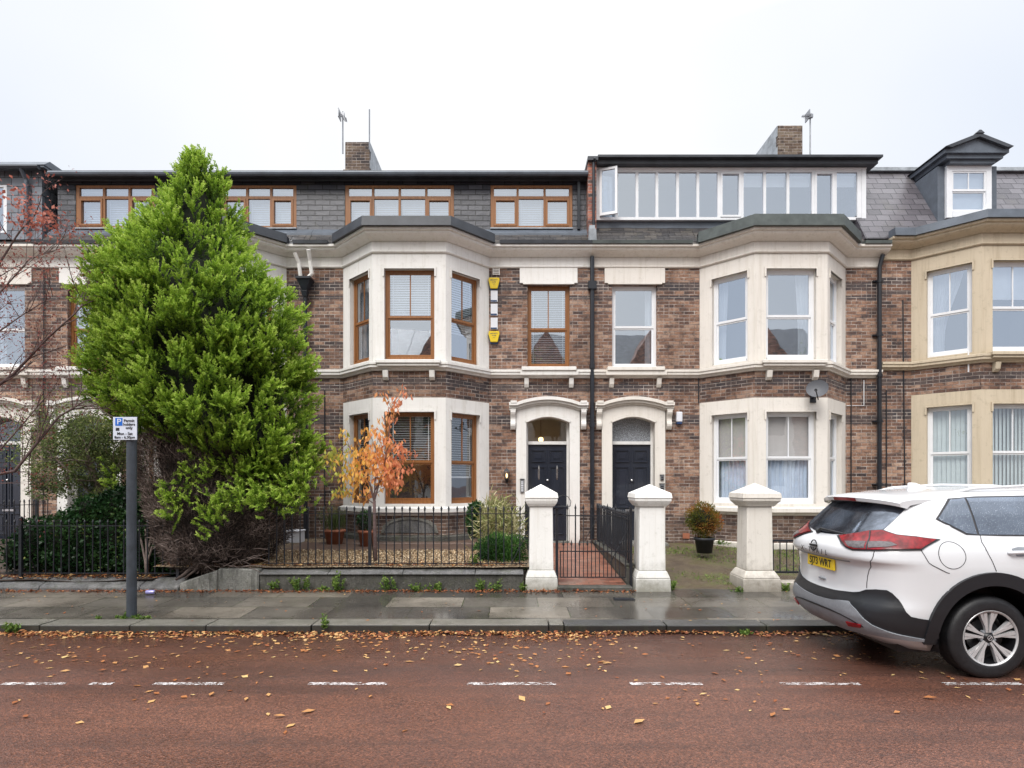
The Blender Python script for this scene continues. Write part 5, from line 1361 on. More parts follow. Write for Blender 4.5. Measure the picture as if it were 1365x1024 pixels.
# olive-green shrub
t = thing('garden_shrub', 'olive green small-leaved shrub tree between the parking sign and the left door', 'shrub', (px(140,10.2), 10.2, .35))
b = MB(); rs = random.Random(14); ends = []
for (tx, ty, r0) in ((128,600,.05),(100,590,.04),(150,585,.04),(168,600,.03),(75,600,.03)):
    p0 = Vector((px(146,10.2), 10.2, .35)); p1 = Vector((px(140,10.2), 10.2, pz(678,10.2))); p2 = Vector((px(tx,10.1), 10.1+rs.uniform(-.3,.3), pz(ty,10.1)))
    b.tube([tuple(p0), tuple(p1), tuple(p1.lerp(p2,.5)+Vector((0,0,.05))), tuple(p2)], [r0*1.3, r0*1.1, r0*.8, r0*.5], 7)
    for k in range(9): branch_tree(b, p1.lerp(p2, rs.uniform(.3,1)), Vector((rs.gauss(0,.9), rs.gauss(0,.6), rs.gauss(.5,.5))), .55, r0*.3, 2, rs, ends, .8, .1)
b.build('trunk', M['bark_l'], t, smooth=True)
rsn = np.random.RandomState(6)
ends = [e for e in ends if e[0][2] > pz(690,10.2)]
lv = leaf_spray(ends, 9000, (.03,.06), (.016,.028), lambda n, r_, P: .5+r_.normal(size=n)*.2+(P[:,2]-2)*.08, rsn, .1, .12)
def blob_leaves(lv, cx_, cy_, rx, ry, Y, ry3, n, size, width, tint, rs, shell=.55, dirb=(0,0,.2)):
    d = rdir(n, rs); r = rs.uniform(shell, 1.05, n)**.8
    c = np.array([px(cx_,Y), Y, pz(cy_,Y)]); R = np.array([rx*Y/F, ry3, ry*Y/F])
    P = c+d*R*r[:,None]; D = d*.6+rdir(n, rs)*.8+np.array(dirb)
    cl = np.array([mnoise.noise(Vector(p)*2.6) for p in P])
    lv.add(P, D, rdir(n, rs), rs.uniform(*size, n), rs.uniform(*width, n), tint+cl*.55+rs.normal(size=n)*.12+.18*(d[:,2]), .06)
for (x, y, rx, ry, n) in ((120,575,34,24,2600),(90,600,30,22,2200),(70,635,26,22,1900),(150,590,32,28,2400),(165,630,26,32,2400),(125,625,34,28,2600),(105,650,28,16,900),(60,655,16,12,450),(150,660,24,16,800)):
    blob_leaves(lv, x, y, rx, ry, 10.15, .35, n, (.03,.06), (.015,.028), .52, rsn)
lv.build('foliage', M['olive'], t)

# dark hedge
t = thing('garden_hedge', 'dark green ivy-like hedge behind the left railing', 'hedge', (px(130,9.6), 9.6, .2))
lv = Leaves(); rsn = np.random.RandomState(17)
blobs = [(55,725,26,36,1700),(90,722,30,42,2100),(125,712,32,50,2500),(160,706,30,56,2400),(195,705,30,60,2600),(225,720,24,46,1600),(120,742,60,24,1800),(190,742,46,24,1500),(170,672,34,24,1400),(125,680,22,20,700),(210,660,24,24,800),(28,738,12,26,500),(245,735,18,30,600)]
for (x, y, rx, ry, n) in blobs: blob_leaves(lv, x, y, rx, ry, 9.65, .42, n, (.04,.08), (.03,.055), .42, rsn, .6)
lv.build('foliage', M['ivy'], t)
b = MB()
for (x, y, rx, ry, n) in blobs:
    c = (px(x,9.7), 9.7, pz(y,9.7)); R = (rx*9.7/F*.8, .32, ry*9.7/F*.8)
    b.lathe([(math.sin(PI*k/8), math.cos(PI*k/8)) for k in range(9)], (0,0,0), 'z', 12) if False else None
    for i in range(8):
        for j in range(12):
            q = lambda ii, jj: (c[0]+R[0]*math.sin(PI*ii/8)*math.cos(2*PI*jj/12), c[1]+R[1]*math.sin(PI*ii/8)*math.sin(2*PI*jj/12), c[2]+R[2]*math.cos(PI*ii/8))
            b.face([q(i,j), q(i+1,j), q(i+1,j+1), q(i,j+1)])
b.build('inner_stems', M['core'], t)
b = MB(); rs = random.Random(3)
for k in range(4):
    x0_ = px(196+rs.uniform(-4,4), 9.25); b.tube([(px(196,9.25), 9.25, .22), (x0_, 9.25, .5), (px(196+(-14,-5,5,13)[k],9.25), 9.3, 1.0)], [.03,.022,.012], 7)
b.build('stem', M['bark_l'], t, smooth=True)

# small autumn tree
t = thing('autumn_tree', 'slender young tree with orange and yellow autumn leaves in front of the bay', 'tree', (px(499,9.45), 9.45, .44))
b = MB(); rs = random.Random(12); ends = []
YT = 9.45; q = lambda x, y, Y=YT: Vector((px(x,Y), Y, pz(y,Y)))
b.tube([q(501,757), q(500,720), q(499,690), q(499,668)], [.034,.030,.028,.024], 9)
def lm(pts, r0, kids, leafy=True):
    P = [q(*p) for p in pts]; b.tube([tuple(a) for a in P], [r0*(1-.7*k/(len(P)-1)) for k in range(len(P))], 6, cap=False)
    for k in range(len(P)-1):
        for s in range(3): 
            if k > 0: ends.append((tuple(P[k].lerp(P[k+1], s/3)), tuple((P[k+1]-P[k]).normalized())))
    for k in range(kids):
        i = rs.randint(1, len(P)-1); a = P[i-1].lerp(P[i], rs.random()); dd = (P[i]-P[i-1]).normalized()
        branch_tree(b, a, (dd+Vector((rs.gauss(0,.7), rs.gauss(0,.5), rs.gauss(0,.35)))).normalized(), .24, r0*.35, 1, rs, ends, .6, -.02, 3)
lm([(499,668),(492,642),(482,622),(474,606),(462,592),(450,603)], .020, 6)
lm([(499,668),(500,640),(501,615),(500,596)], .016, 4)
lm([(499,668),(505,645),(512,625),(516,600),(519,572),(522,545),(530,534)], .016, 5)
lm([(499,655),(508,640),(520,628),(534,622)], .012, 4)
lm([(499,672),(486,663),(470,660),(460,652)], .010, 3)
lm([(500,640),(515,612),(528,600),(536,608)], .010, 4)
b.build('trunk', M['bark_r'], t, smooth=True)
rsn = np.random.RandomState(9); lv = Leaves()
def okt(x): return np.clip(.60-(x-px(490,YT))*.80+rsn.normal(size=np.shape(x))*.13, 0, 1)
E = np.array([e[0] for e in ends]); n = 620; ii = rsn.randint(0, len(E), n)
P = E[ii]+rsn.normal(size=(n,3))*np.array([.045,.06,.04]); D = rdir(n,rsn)*.55+np.array([0,0,-.9])
lv.add(P, D, rdir(n,rsn)+np.array([0,-.2,0]), rsn.uniform(.06,.115,n), rsn.uniform(.03,.055,n), okt(P[:,0]), .12)
for (x, y, rx, ry, n) in ((452,612,16,12,40),(445,600,10,8,14),(470,625,18,14,60),(468,640,14,10,28),(482,600,14,16,40),(520,622,18,18,120),(526,640,12,12,60),(500,608,12,14,60),(462,655,12,7,24),(519,590,9,12,30),(522,560,7,12,16),(530,540,6,8,12),(538,600,8,8,14),(480,618,20,16,70),(505,628,20,16,70),(488,650,10,10,24),(503,575,6,7,10),(544,622,6,6,8),(508,560,6,8,8)):
    P = np.stack([px(x+rsn.normal(size=n)*rx*.5, YT), YT+rsn.normal(size=n)*.16, pz(y+rsn.normal(size=n)*ry*.5, YT)], 1)
    lv.add(P, rdir(n,rsn)*.5+np.array([0,0,-.9]), rdir(n,rsn)+np.array([0,-.2,0]), rsn.uniform(.06,.12,n), rsn.uniform(.035,.06,n), okt(P[:,0]), .12)
lv.build('leaves', M['orange'], t)

# pots -----------------------------------------------------------------------
def pot_prof(r, h, z): return [(.001,z),(r*.72,z),(r*.92,z+h*.82),(r*.95,z+h*.82),(r*1.04,z+h*.84),(r*1.04,z+h),(r*.94,z+h),(r*.90,z+h*.9),(.001,z+h*.88)]
t = thing('terracotta_pot', 'wide terracotta pot with thin dry stems beside the left of the bay', 'plant pot', (px(446,11.6), 11.6, .5), 'terracotta pots')
b = MB(); b.lathe(pot_prof(.21,.30,.5), (px(446,11.6), 11.6, 0), 'z', 28); b.build('pot', M['terra'], t, smooth=True)
lv = Leaves(); rsn = np.random.RandomState(2); n = 220
P = np.stack([px(446,11.6)+rsn.normal(size=n)*.08, 11.6+rsn.normal(size=n)*.08, np.full(n,.76)], 1); D = rdir(n,rsn)*.45+np.array([0,0,1.]); lv.add(P, D, rdir(n,rsn), rsn.uniform(.3,.62,n), rsn.uniform(.006,.014,n), rsn.uniform(.1,.6,n))
blob_leaves(lv, 440, 690, 18, 16, 11.6, .2, 300, (.03,.06), (.01,.02), .4, rsn); lv.build('foliage', M['olive'], t)
t = thing('terracotta_pot', 'narrow terracotta pot with a dark green plant behind the slender orange tree', 'plant pot', (px(488,11.2), 11.2, .5), 'terracotta pots')
b = MB(); b.lathe(pot_prof(.17,.32,.5), (px(489,11.2), 11.2, 0), 'z', 28); b.build('pot', M['terra'], t, smooth=True)
lv = Leaves(); blob_leaves(lv, 487, 694, 11, 14, 11.2, .16, 1100, (.03,.05), (.015,.025), .45, rsn); lv.build('foliage', M['ivy'], t)
t = thing('potted_bush', 'round copper and green bush in a black pot in front of the right-hand bay', 'potted bush', (px(938,11.2), 11.2, .28))
zb_ = pz(737,11.2)
b = MB(); b.lathe(pot_prof(.195,.30,zb_), (px(939,11.2), 11.2, 0), 'z', 28); b.build('pot', M['potb'], t, smooth=True)
lv = Leaves(); rsn = np.random.RandomState(31)
n = 5200; d = rdir(n,rsn); r_ = rsn.uniform(.5,1.04,n)**.6; c = np.array([px(938,11.2), 11.2, pz(694,11.2)]); R = np.array([.31,.31,.33]); r_ = r_*(1+.32*np.array([mnoise.noise(Vector(q_)*2.6) for q_ in d]))
P = c+d*R*r_[:,None]; cl = np.array([mnoise.noise(Vector(p)*5) for p in P])
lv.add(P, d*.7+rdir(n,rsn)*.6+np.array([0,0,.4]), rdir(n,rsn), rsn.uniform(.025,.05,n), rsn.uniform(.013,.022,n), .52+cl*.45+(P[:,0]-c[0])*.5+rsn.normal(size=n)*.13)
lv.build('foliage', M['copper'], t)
b = MB()
for i in range(8):
    for j in range(14):
        q_ = lambda ii, jj: (c[0]+.22*math.sin(PI*ii/8)*math.cos(2*PI*jj/14), 11.2+.22*math.sin(PI*ii/8)*math.sin(2*PI*jj/14), c[2]+.23*math.cos(PI*ii/8))
        b.face([q_(i,j), q_(i+1,j), q_(i+1,j+1), q_(i,j+1)])
b.build('inner_stems', M['core'], t)
# shrubs right of the gravel garden
t = thing('spiky_shrub', 'pale variegated spiky shrub against the bay corner left of the white pier', 'shrub', (px(658,10.6), 10.6, .5))
lv = Leaves(); rsn = np.random.RandomState(41)
for (x, y, rx, ry, n) in ((668,698,24,22,380),(655,690,16,20,260),(685,705,14,16,200),(645,715,12,16,140),(662,678,12,12,120)):
    P = np.stack([px(x+rsn.normal(size=n)*rx*.5,10.6), 10.6+rsn.normal(size=n)*.22, pz(y+rsn.normal(size=n)*ry*.5,10.6)], 1)
    lv.add(P, rdir(n,rsn)*.75+np.array([0,-.1,.55]), rdir(n,rsn), rsn.uniform(.12,.30,n), rsn.uniform(.014,.03,n), rsn.uniform(.1,1,n), .04)
lv.build('foliage', M['varieg'], t)
t = thing('juniper_bush', 'low spreading dark green juniper behind the railing left of the white pier', 'bush', (px(665,9.6), 9.6, .45))
lv = Leaves()
for (x, y, rx, ry, n) in ((668,745,34,16,2600),(655,732,22,14,1300),(685,728,16,14,1000),(680,752,26,10,900),(662,720,16,8,500)):
    blob_leaves(lv, x, y, rx, ry, 9.6, .32, n, (.05,.10), (.010,.018), .42, rsn, .3, (0,0,.5))
lv.build('foliage', M['juniper'], t)
t = thing('garden_shrub', 'dark rounded shrub behind the spiky plant at the bay corner', 'shrub', (px(632,11), 11, .5))
lv = Leaves(); 
for (x, y, rx, ry, n) in ((632,695,10,22,900),(636,678,10,8,300),(640,735,8,10,200)): blob_leaves(lv, x, y, rx, ry, 11, .2, n, (.04,.08), (.03,.05), .5, rsn)
lv.build('foliage', M['ivy'], t)
# box beside the downpipe
t = thing('storage_box', 'small white lidded box on the ground beside the downpipe', 'box', (px(393,12), 12, .5))
b = MB(); b.box(px(384,12), px(403,12), 11.85, 12.15, .5, .72); b.box(px(383,12), px(404,12), 11.83, 12.17, .7201, .76); b.build('body', M['plq'], t, bevel=.01)

# weeds along the wall foot ----------------------------------------------------
def weed(x, y, Y, h_, n, label, seed, mat_='weed', w=None):
    t = thing('weed', label, 'weed', (px(x,Y), Y, pz(y,Y)), 'weeds growing at the wall foot')
    lv = Leaves(); rs = np.random.RandomState(seed); w = w or h_*.55
    b0 = np.array([px(x,Y), Y, pz(y,Y)])
    ns = 9
    for k in range(ns):
        d = np.array([rs.normal()*.45*w/h_, rs.normal()*.25-.1, 1.]); d /= np.linalg.norm(d); L = h_*rs.uniform(.5,1.05); m = n//ns
        u = rs.rand(m); P = b0+np.array([rs.normal()*w*.3, rs.normal()*.03, 0])+d*L*u[:,None]
        lv.add(P, rdir(m,rs)*.8+np.array([0,0,.35]), rdir(m,rs), rs.uniform(.02,.05,m), rs.uniform(.012,.026,m), .4+rs.normal(size=m)*.2+u*.25, .05)
        lv.add(b0[None,:], d[None,:], rdir(1,rs), np.array([L]), np.array([.008]), np.array([.3]))
    lv.build('leaves', M[mat_], t)
W = [(365,786,.16,200,'small pale weed at the wall foot below the gravel garden, leftmost under the coping',.10),(400,786,.24,420,'broad bushy weed at the wall foot right of the conifer base',.26),(449,788,.30,420,'tallest upright weed at the wall foot, below the terracotta pots',.14),
     (432,788,.10,120,'low weed just left of the tallest upright weed',.14),(516,786,.20,300,'pale feathery weed at the wall foot below the slender orange tree',.18),(553,787,.13,260,'low spreading weed at the wall foot, below the middle of the bay',.26),(582,787,.14,260,'bright green low weed at the wall foot, just right of the spreading weed',.2),
     (638,786,.16,300,'rounded bright weed at the wall foot below the juniper',.14),(660,786,.15,150,'thin brownish weed at the wall foot between the rounded weed and the pier',.12),(696,787,.13,160,'small weed touching the base of the left gate pier',.12)]
for k, (x, y, h_, n, lab, w) in enumerate(W): weed(x, y, 8.84, h_, n, lab, 50+k, w=w)
for k, (x, y, Y, h_, n, lab, w) in enumerate(((895,786,8.9,.22,260,'leafy weed at the right side of the white pier right of the gate',.16),(1046,788,8.85,.14,200,'weed at the right foot of the beige pier',.2),(985,790,8.8,.10,150,'low weed at the left foot of the beige pier',.25),(16,842,6.9,.14,260,'leafy weed growing in the gutter at the left edge',.2),(433,838,6.92,.22,120,'thin weed growing from the kerb joint below the tallest wall weed',.06),
    (994,846,6.86,.07,90,'tiny green weed in the gutter below the beige pier',.1),(172,824,7.3,.05,260,'flat moss and weed ring around the foot of the parking sign post',.45),(632,752,9.2,.16,160,'broad bright leaves between the railing and the juniper',.12),(950,726,11.9,.12,300,'grassy tuft just right of the black pot',.6))):
    weed(x, y, Y, h_, n, lab, 80+k, w=w)

# grass tufts in the right garden
lv = Leaves(); rs = np.random.RandomState(77); n = 9000
X_ = rs.uniform(2.4, 7.8, n); Y_ = rs.uniform(9.1, 12.3, n)
cl = np.array([mnoise.noise(Vector((x*.9, y*.9, 3.))) for x, y in zip(X_, Y_)]); keep = (cl+.18*(X_-4.4)+.10*(Y_-10.2)+rs.normal(size=n)*.12) > .02; X_, Y_ = X_[keep], Y_[keep]; n = len(X_)
Z_ = .088+(.40-.088)*np.clip((Y_-8.95)/3.6, 0, 1)-.01
lv.add(np.stack([X_,Y_,Z_],1), rdir(n,rs)*.9+np.array([0,0,.6]), rdir(n,rs), rs.uniform(.03,.08,n), rs.uniform(.006,.018,n), rs.uniform(.2,1,n))
o = lv.build('grass', M['weed']); tag(o, 'thin patchy grass growing on the muddy garden right of the gate', 'grass', kind='stuff')

# fallen leaves ---------------------------------------------------------------
def zroad(Y): return np.where(Y < 5.2, 0, -(Y-5.2)*.065/1.75)
def litter(X_, Y_, Z_, smin, smax, rs, tilt=.35, tlo=0, thi=1, asp=(.35,.7)):
    n = len(X_); a = rs.uniform(0, 2*PI, n); D = np.stack([np.cos(a), np.sin(a), rs.normal(size=n)*tilt*.5], 1); S = np.stack([-np.sin(a), np.cos(a), rs.normal(size=n)*tilt], 1)
    L = (smin+(smax-smin)*rs.beta(1.2,2.4,n)*1.35); return np.stack([X_,Y_,Z_+.005+np.abs(rs.normal(size=n))*.006],1), D, S, L, L*rs.uniform(*asp, n), rs.uniform(tlo, thi, n)
rs = np.random.RandomState(101); lv = Leaves()
n = 3600; Y_ = np.concatenate([3.4+rs.beta(2.4,1.25,n)*3.4]); X_ = rs.uniform(-9, 9, n)
clp = np.array([mnoise.noise(Vector((x*.9, y*1.5, 7.))) for x, y in zip(X_, Y_)]); keepw = (rs.rand(n) < np.clip(.55+clp*1.3, .15, 1)) & (rs.rand(n) < np.clip((Y_-3.0)/3.6, .05, 1)**2.0); X_, Y_ = X_[keepw], Y_[keepw]
lv.add(*litter(X_, Y_, zroad(Y_), .035, .085, rs, .12, .35, 1), cup=.03)
n = 14; lv.add(*litter(px(np.array([350,595,400,560,1178,1005,230,830,150,700,940,430,270,1240]), 4.6), rs.uniform(4.0,4.8,n), np.zeros(n), .07, .12, rs, .15, .5, 1), cup=.05)
tag(lv.build('fallen_leaves', M['litter']), 'fallen autumn leaves scattered over the red road', 'fallen leaves', kind='stuff')
lv = Leaves(); n = 5200; X_ = rs.uniform(-10, 7, n); w_ = .05+.09*np.array([mnoise.noise(Vector((x*.8,0,0))) for x in X_])+.05*np.array([mnoise.noise(Vector((x*3.1,5,0))) for x in X_])+(X_ < 1)*.03; w_ = np.maximum(w_, .015)
Y_ = YK-.01-np.abs(rs.normal(size=n))*w_*1.35; kp = rs.rand(n) < np.where(X_ < 1.2, 1, .5); X_, Y_ = X_[kp], Y_[kp]
lv.add(*litter(X_, Y_, zroad(Y_)+np.clip((Y_-YK+.12)*.15, 0, .015), .025, .070, rs, .45, .05, .95), cup=.06)
n = 2600; X_ = rs.uniform(-9.5, 1.9, n); Y_ = 8.84-np.abs(rs.normal(size=n))*.07; lv.add(*litter(X_, Y_, np.full(n, .088), .02, .06, rs, .6, 0, .6), cup=.05)
tag(lv.build('fallen_leaves', M['litter']), 'bands of brown and orange leaves drifted along the gutter and wall foot', 'fallen leaves', kind='stuff')
lv = Leaves(); n = 2400; X_ = rs.uniform(-9.5, .2, n); Y_ = 9.05+np.abs(rs.normal(size=n))*.35; Z_ = np.where(X_ < -5.6, .24, .44); lv.add(*litter(X_, Y_, Z_, .03, .075, rs, .5, .05, 1), cup=.05)
n = 160; X_ = rs.uniform(-9, 6, n); Y_ = rs.uniform(7.1, 8.8, n); lv.add(*litter(X_, Y_, .03+(Y_-7.1)*.034, .025, .06, rs, .2, .2, .9), cup=.03)
tag(lv.build('fallen_leaves', M['litter']), 'loose leaves lying in the front gardens and on the pavement', 'fallen leaves', kind='stuff')
lv = Leaves(); n = 15000; X_ = rs.uniform(-4.6, .2, n); Y_ = rs.uniform(9.18, 10.5, n); lv.add(*litter(X_, Y_, .435+(Y_-9.1)*.055, .016, .034, rs, 1.0, 0, 1, (.6,1)), cup=.2)
tag(lv.build('gravel_stones', M['gravelst']), 'tan gravel chippings in the middle garden', 'gravel', kind='stuff')
# crushed can
t = thing('crushed_can', 'crushed lilac drinks can lying at the wall foot right of the parking sign', 'drinks can', (px(201,8.6), 8.6, .08))
M['lilac'] = simple('can_lilac', (.36,.34,.66), .3, .3, 30, .2, metal=.3)
b = MB(); b.lathe([(.001,-.07),(.026,-.068),(.032,-.055),(.030,-.01),(.033,.05),(.027,.066),(.001,.068)], (px(201,8.6), 8.6, .115), 'x', 14); b.build('body', M['lilac'], t, smooth=True)
b = MB(); b.lathe([(.001,.069),(.022,.069),(.026,.066)], (px(201,8.6), 8.6, .115), 'x', 14); b.build('lid', M['chrome'], t, smooth=True)
# ================================================================== the white car
CO = Vector((3.22, 6.035, 0.0))
car = thing('parked_car', 'white sports utility car with black lower cladding parked at the kerb on the right', 'car', tuple(CO))
def itp(z, tab): return float(np.interp(z, [a for a, _ in tab], [b for _, b in tab]))
T_xr = [(.22,.30),(.32,.10),(.40,.02),(.50,-.02),(.60,-.02),(.66,.02),(.70,.035),(.85,.035),(.97,.02),(1.005,-.015),(1.03,-.05),(1.10,-.05),(1.15,-.03),(1.19,.02),(1.22,.06),(1.30,.13),(1.45,.27),(1.57,.39),(1.62,.48),(1.66,.68),(1.69,1.0),(1.715,1.7)]
T_xf = [(.22,4.55),(.35,4.64),(.60,4.68),(.80,4.66),(.90,4.60),(.98,4.45),(1.03,4.15),(1.08,3.80),(1.14,3.62),(1.25,3.45),(1.45,3.12),(1.58,2.88),(1.66,2.6),(1.70,2.3),(1.715,2.1)]
T_w = [(.22,.80),(.32,.865),(.45,.90),(.60,.915),(.80,.92),(.98,.925),(1.08,.915),(1.16,.895),(1.22,.865),(1.28,.835),(1.45,.755),(1.58,.68),(1.64,.63),(1.68,.54),(1.705,.40),(1.715,.2)]
T_a = [(.22,.48),(.6,.60),(1.1,.66),(1.22,.60),(1.45,.54),(1.6,.48),(1.715,.5)]
NE = 3.1
def wid(z, x=None):
    w = itp(z, T_w)
    if x is not None:   # tuck in slightly towards the ends
        w -= .030*max(0, (1.0-x)/1.0)**2 + .03*max(0, (x-3.6)/1.0)**2
    return w
def outline(q, z, off=0.0):
    """point on the near (street) side: q 0..1 round the rear corner, then q-1 metres along the flank"""
    xr, a = itp(z, T_xr), itp(z, T_a); X0 = xr+a
    if q <= 1:
        th = max(0.0, q)*PI/2
        x = X0-a*math.cos(th)**(2/NE); y = wid(z, x)*math.sin(th)**(2/NE)
    else:
        x = X0+(q-1); y = wid(z, x)
    return x, y
def qy(y, z):
    w = wid(z, itp(z,T_xr)+.2); return math.asin(min(1, (abs(y)/w))**(NE/2))/(PI/2)
def qx(x, z):
    xr, a = itp(z, T_xr), itp(z, T_a); X0 = xr+a
    if x >= X0: return 1+(x-X0)
    return math.acos(min(1, max(0,(X0-x)/a))**(NE/2))/(PI/2)
def surf(q, z, off, side=-1):
    e = 1e-3
    x, y = outline(q, z); x1, y1 = outline(q+e, z); x0, y0 = outline(max(0, q-e), z)
    tx, ty = x1-x0, y1-y0; xz, yz = outline(q, z+.01); xz0, yz0 = outline(q, z-.01)
    t = Vector((tx, ty, 0)); v = Vector((xz-xz0, yz-yz0, .02)); n = t.cross(v)
    if q < .002: n = Vector((-.02, 0, -(xz-xz0))) ; n = Vector((-1, 0, (xz-xz0)/.02))
    if n.length < 1e-9: n = Vector((-1,0,0))
    n.normalize()
    if n.y < -.2 or (n.x > .3 and q < 1): n = -n
    p = Vector((x, y, z))+n*off
    return Vector((p.x, p.y*(-side)*-1 if False else p.y*side, p.z))
def W3(p): return (CO.x+p[0], CO.y+p[1], CO.z+p[2])
# body
def body():
    zs = sorted(set([.22,.27,.32,.40,.45,.50,.55,.60,.63,.66,.70,.76,.82,.88,.94,.97,1.005,1.015,1.03,1.06,1.10,1.13,1.17,1.19,1.21,1.25,1.30,1.37,1.45,1.51,1.57,1.595,1.62,1.64,1.66,1.675,1.69,1.705,1.715]))
    vs = []; rings = []
    nq = 16; nside = 70; nf = 12
    for z in zs:
        half = []
        xf = itp(z, T_xf); xr, a = itp(z, T_xr), itp(z, T_a); X0 = xr+a; af = min(.75, (xf-xr)*.3); XF = xf-af
        for k in range(nq): half.append(outline((k/nq), z))
        for k in range(nside+1): x = X0+(XF-X0)*k/nside; half.append((x, wid(z, x)))
        for k in range(1, nf+1):
            th = PI/2*(1-k/nf); x = XF+af*math.cos(th)**(2/2.6); half.append((x, wid(z, min(x,XF))*math.sin(th)**(2/2.6) if k < nf else 0.0))
        ring = [(x, -y, z) for x, y in half] + [(x, y, z) for x, y in reversed(half[1:-1])]
        rings.append(ring)
    b = MB(); n = len(rings[0])
    idx = [[b.P(W3(p)) for p in r_] for r_ in rings]
    for k in range(len(idx)-1):
        for j in range(n): b.f.append([idx[k][j], idx[k][(j+1)%n], idx[k+1][(j+1)%n], idx[k+1][j]]); b.m.append(0)
    b.f.append(list(reversed(idx[0]))); b.m.append(0); b.f.append(idx[-1]); b.m.append(0)
    return b
t = NT('car_paint_white'); g = t.coord('Object')
M['cpaint'] = t.done(t.pbr(t.mix(t.noise(g, 3, 3), (.66,.67,.69), (.72,.73,.75)), .22, t.bump(t.g(t.n('ShaderNodeTexVoronoi', {'Vector': g, 'Scale': 130.0}).outputs['Distance'], .05, .35), .05, .002), 0, Coat_Weight=.6, Coat_Roughness=.06))
t = NT('car_plastic_black'); g = t.coord('Object')
M['cblack'] = t.done(t.pbr((.015,.016,.019), .40, t.bump(t.noise(g, 160, 3), .2, .002), 0))
M['csilver'] = simple('car_trim_silver', (.26,.275,.30), .42, .1, 8, .05, metal=.1)
t = NT('car_glass_tinted'); g = t.coord('Object')
vo = t.n('ShaderNodeTexVoronoi', {'Vector': g, 'Scale': 75.0}); big = t.noise(g, 2.5, 4, .6)
bm2 = t.bump(t.g(vo.outputs['Distance'], .05, .35), .5, .004)
gl = t.n('ShaderNodeBsdfGlossy', {'Color': (.80,.88,1,1), 'Roughness': .09, 'Normal': bm2}); df = t.n('ShaderNodeBsdfDiffuse', {'Color': (.02,.023,.03,1)})
lw = t.n('ShaderNodeLayerWeight', {'Blend': .35}).outputs['Facing']
M['cglass'] = t.done(t.n('ShaderNodeMixShader', {0: t.math('ADD', t.math('MULTIPLY', t.math('POWER', lw, 3), .5), t.ramp(big, [(.3,(.22,)*3),(.7,(.34,)*3)])), 1: df.outputs[0], 2: gl.outputs[0]}))
t = NT('car_rear_glass'); g = t.coord('Object')
vo = t.n('ShaderNodeTexVoronoi', {'Vector': g, 'Scale': 75.0}); bm2 = t.bump(t.g(vo.outputs['Distance'], .05, .35), .4, .003)
gl = t.n('ShaderNodeBsdfGlossy', {'Color': (.75,.84,1,1), 'Roughness': .10, 'Normal': bm2}); df = t.n('ShaderNodeBsdfDiffuse', {'Color': (.016,.018,.023,1)})
M['crear'] = t.done(t.n('ShaderNodeMixShader', {0: t.ramp(t.noise(t.n('ShaderNodeMapping', {'Vector': g, 'Scale': (1,2.5,4)}).outputs[0], 1.6, 4, .6), [(.35,(.05,)*3),(.65,(.22,)*3)]), 1: df.outputs[0], 2: gl.outputs[0]}))
t = NT('tail_red'); g = t.coord('Object')
M['cred'] = t.done(t.pbr(t.mix(t.g(t.noise(g, 14, 3), .35, .65), (.08,.002,.004), (.27,.006,.012)), .28, None, 0, Coat_Weight=.15, Specular_IOR_Level=.35, Emission_Color=(.6,.02,.03,1), Emission_Strength=.05))
M['cclear'] = simple('lamp_smoked', (.10,.085,.09), .3, .5, 40, .2)
M['tyre'] = simple('tyre_rubber', (.014,.014,.016), .5, .35, 20, .5, fine=120)
M['alloy'] = simple('alloy_silver', (.58,.575,.58), .32, .08, 10, 0, metal=.35)
M['alloyd'] = simple('alloy_dark', (.010,.010,.012), .35, .2, 10, 0)
M['plate'] = simple('plate_yellow', (.85,.60,.02), .35, .05, 8, 0)
M['seam'] = simple('panel_gap', (.05,.05,.055), .8, 0, 8, 0)
bo = body().build('body', [M['cpaint']], car, smooth=True)
cut = MB(); cut.lathe([(.485,-1.3),(.485,1.3)], W3((1.054,0,.365)), 'y', 64, close=True); cut.lathe([(.485,-1.3),(.485,1.3)], W3((3.76,0,.365)), 'y', 64, close=True)
co_ = cut.build('cutter', M['cblack'], None, recalc=True)
bm_ = bo.modifiers.new('arches', 'BOOLEAN'); bm_.operation = 'DIFFERENCE'; bm_.object = co_; bm_.solver = 'EXACT'
bpy.context.view_layer.update()
me2 = bpy.data.meshes.new_from_object(bo.evaluated_get(bpy.context.evaluated_depsgraph_get()))
bo.modifiers.clear(); bo.data = me2; bpy.data.objects.remove(co_)
# faces inside the arches dark
me2.materials.clear(); me2.materials.append(M['cpaint']); me2.materials.append(M['cblack'])
for p in me2.polygons:
    c = p.center; p.use_smooth = True
    p.material_index = 0
    for wx in (1.054, 3.76):
        if abs(math.hypot(c.x-wx, c.z-.365)-.485) < .02 and abs(p.normal.y) < .3 and abs(c.y) < .86+.1 and c.z > .2:
            d = Vector((c.x-wx, 0, c.z-.365)).normalized()
            if abs(p.normal.dot(d)) > .85: p.material_index = 1
    if c.z < .225: p.material_index = 1

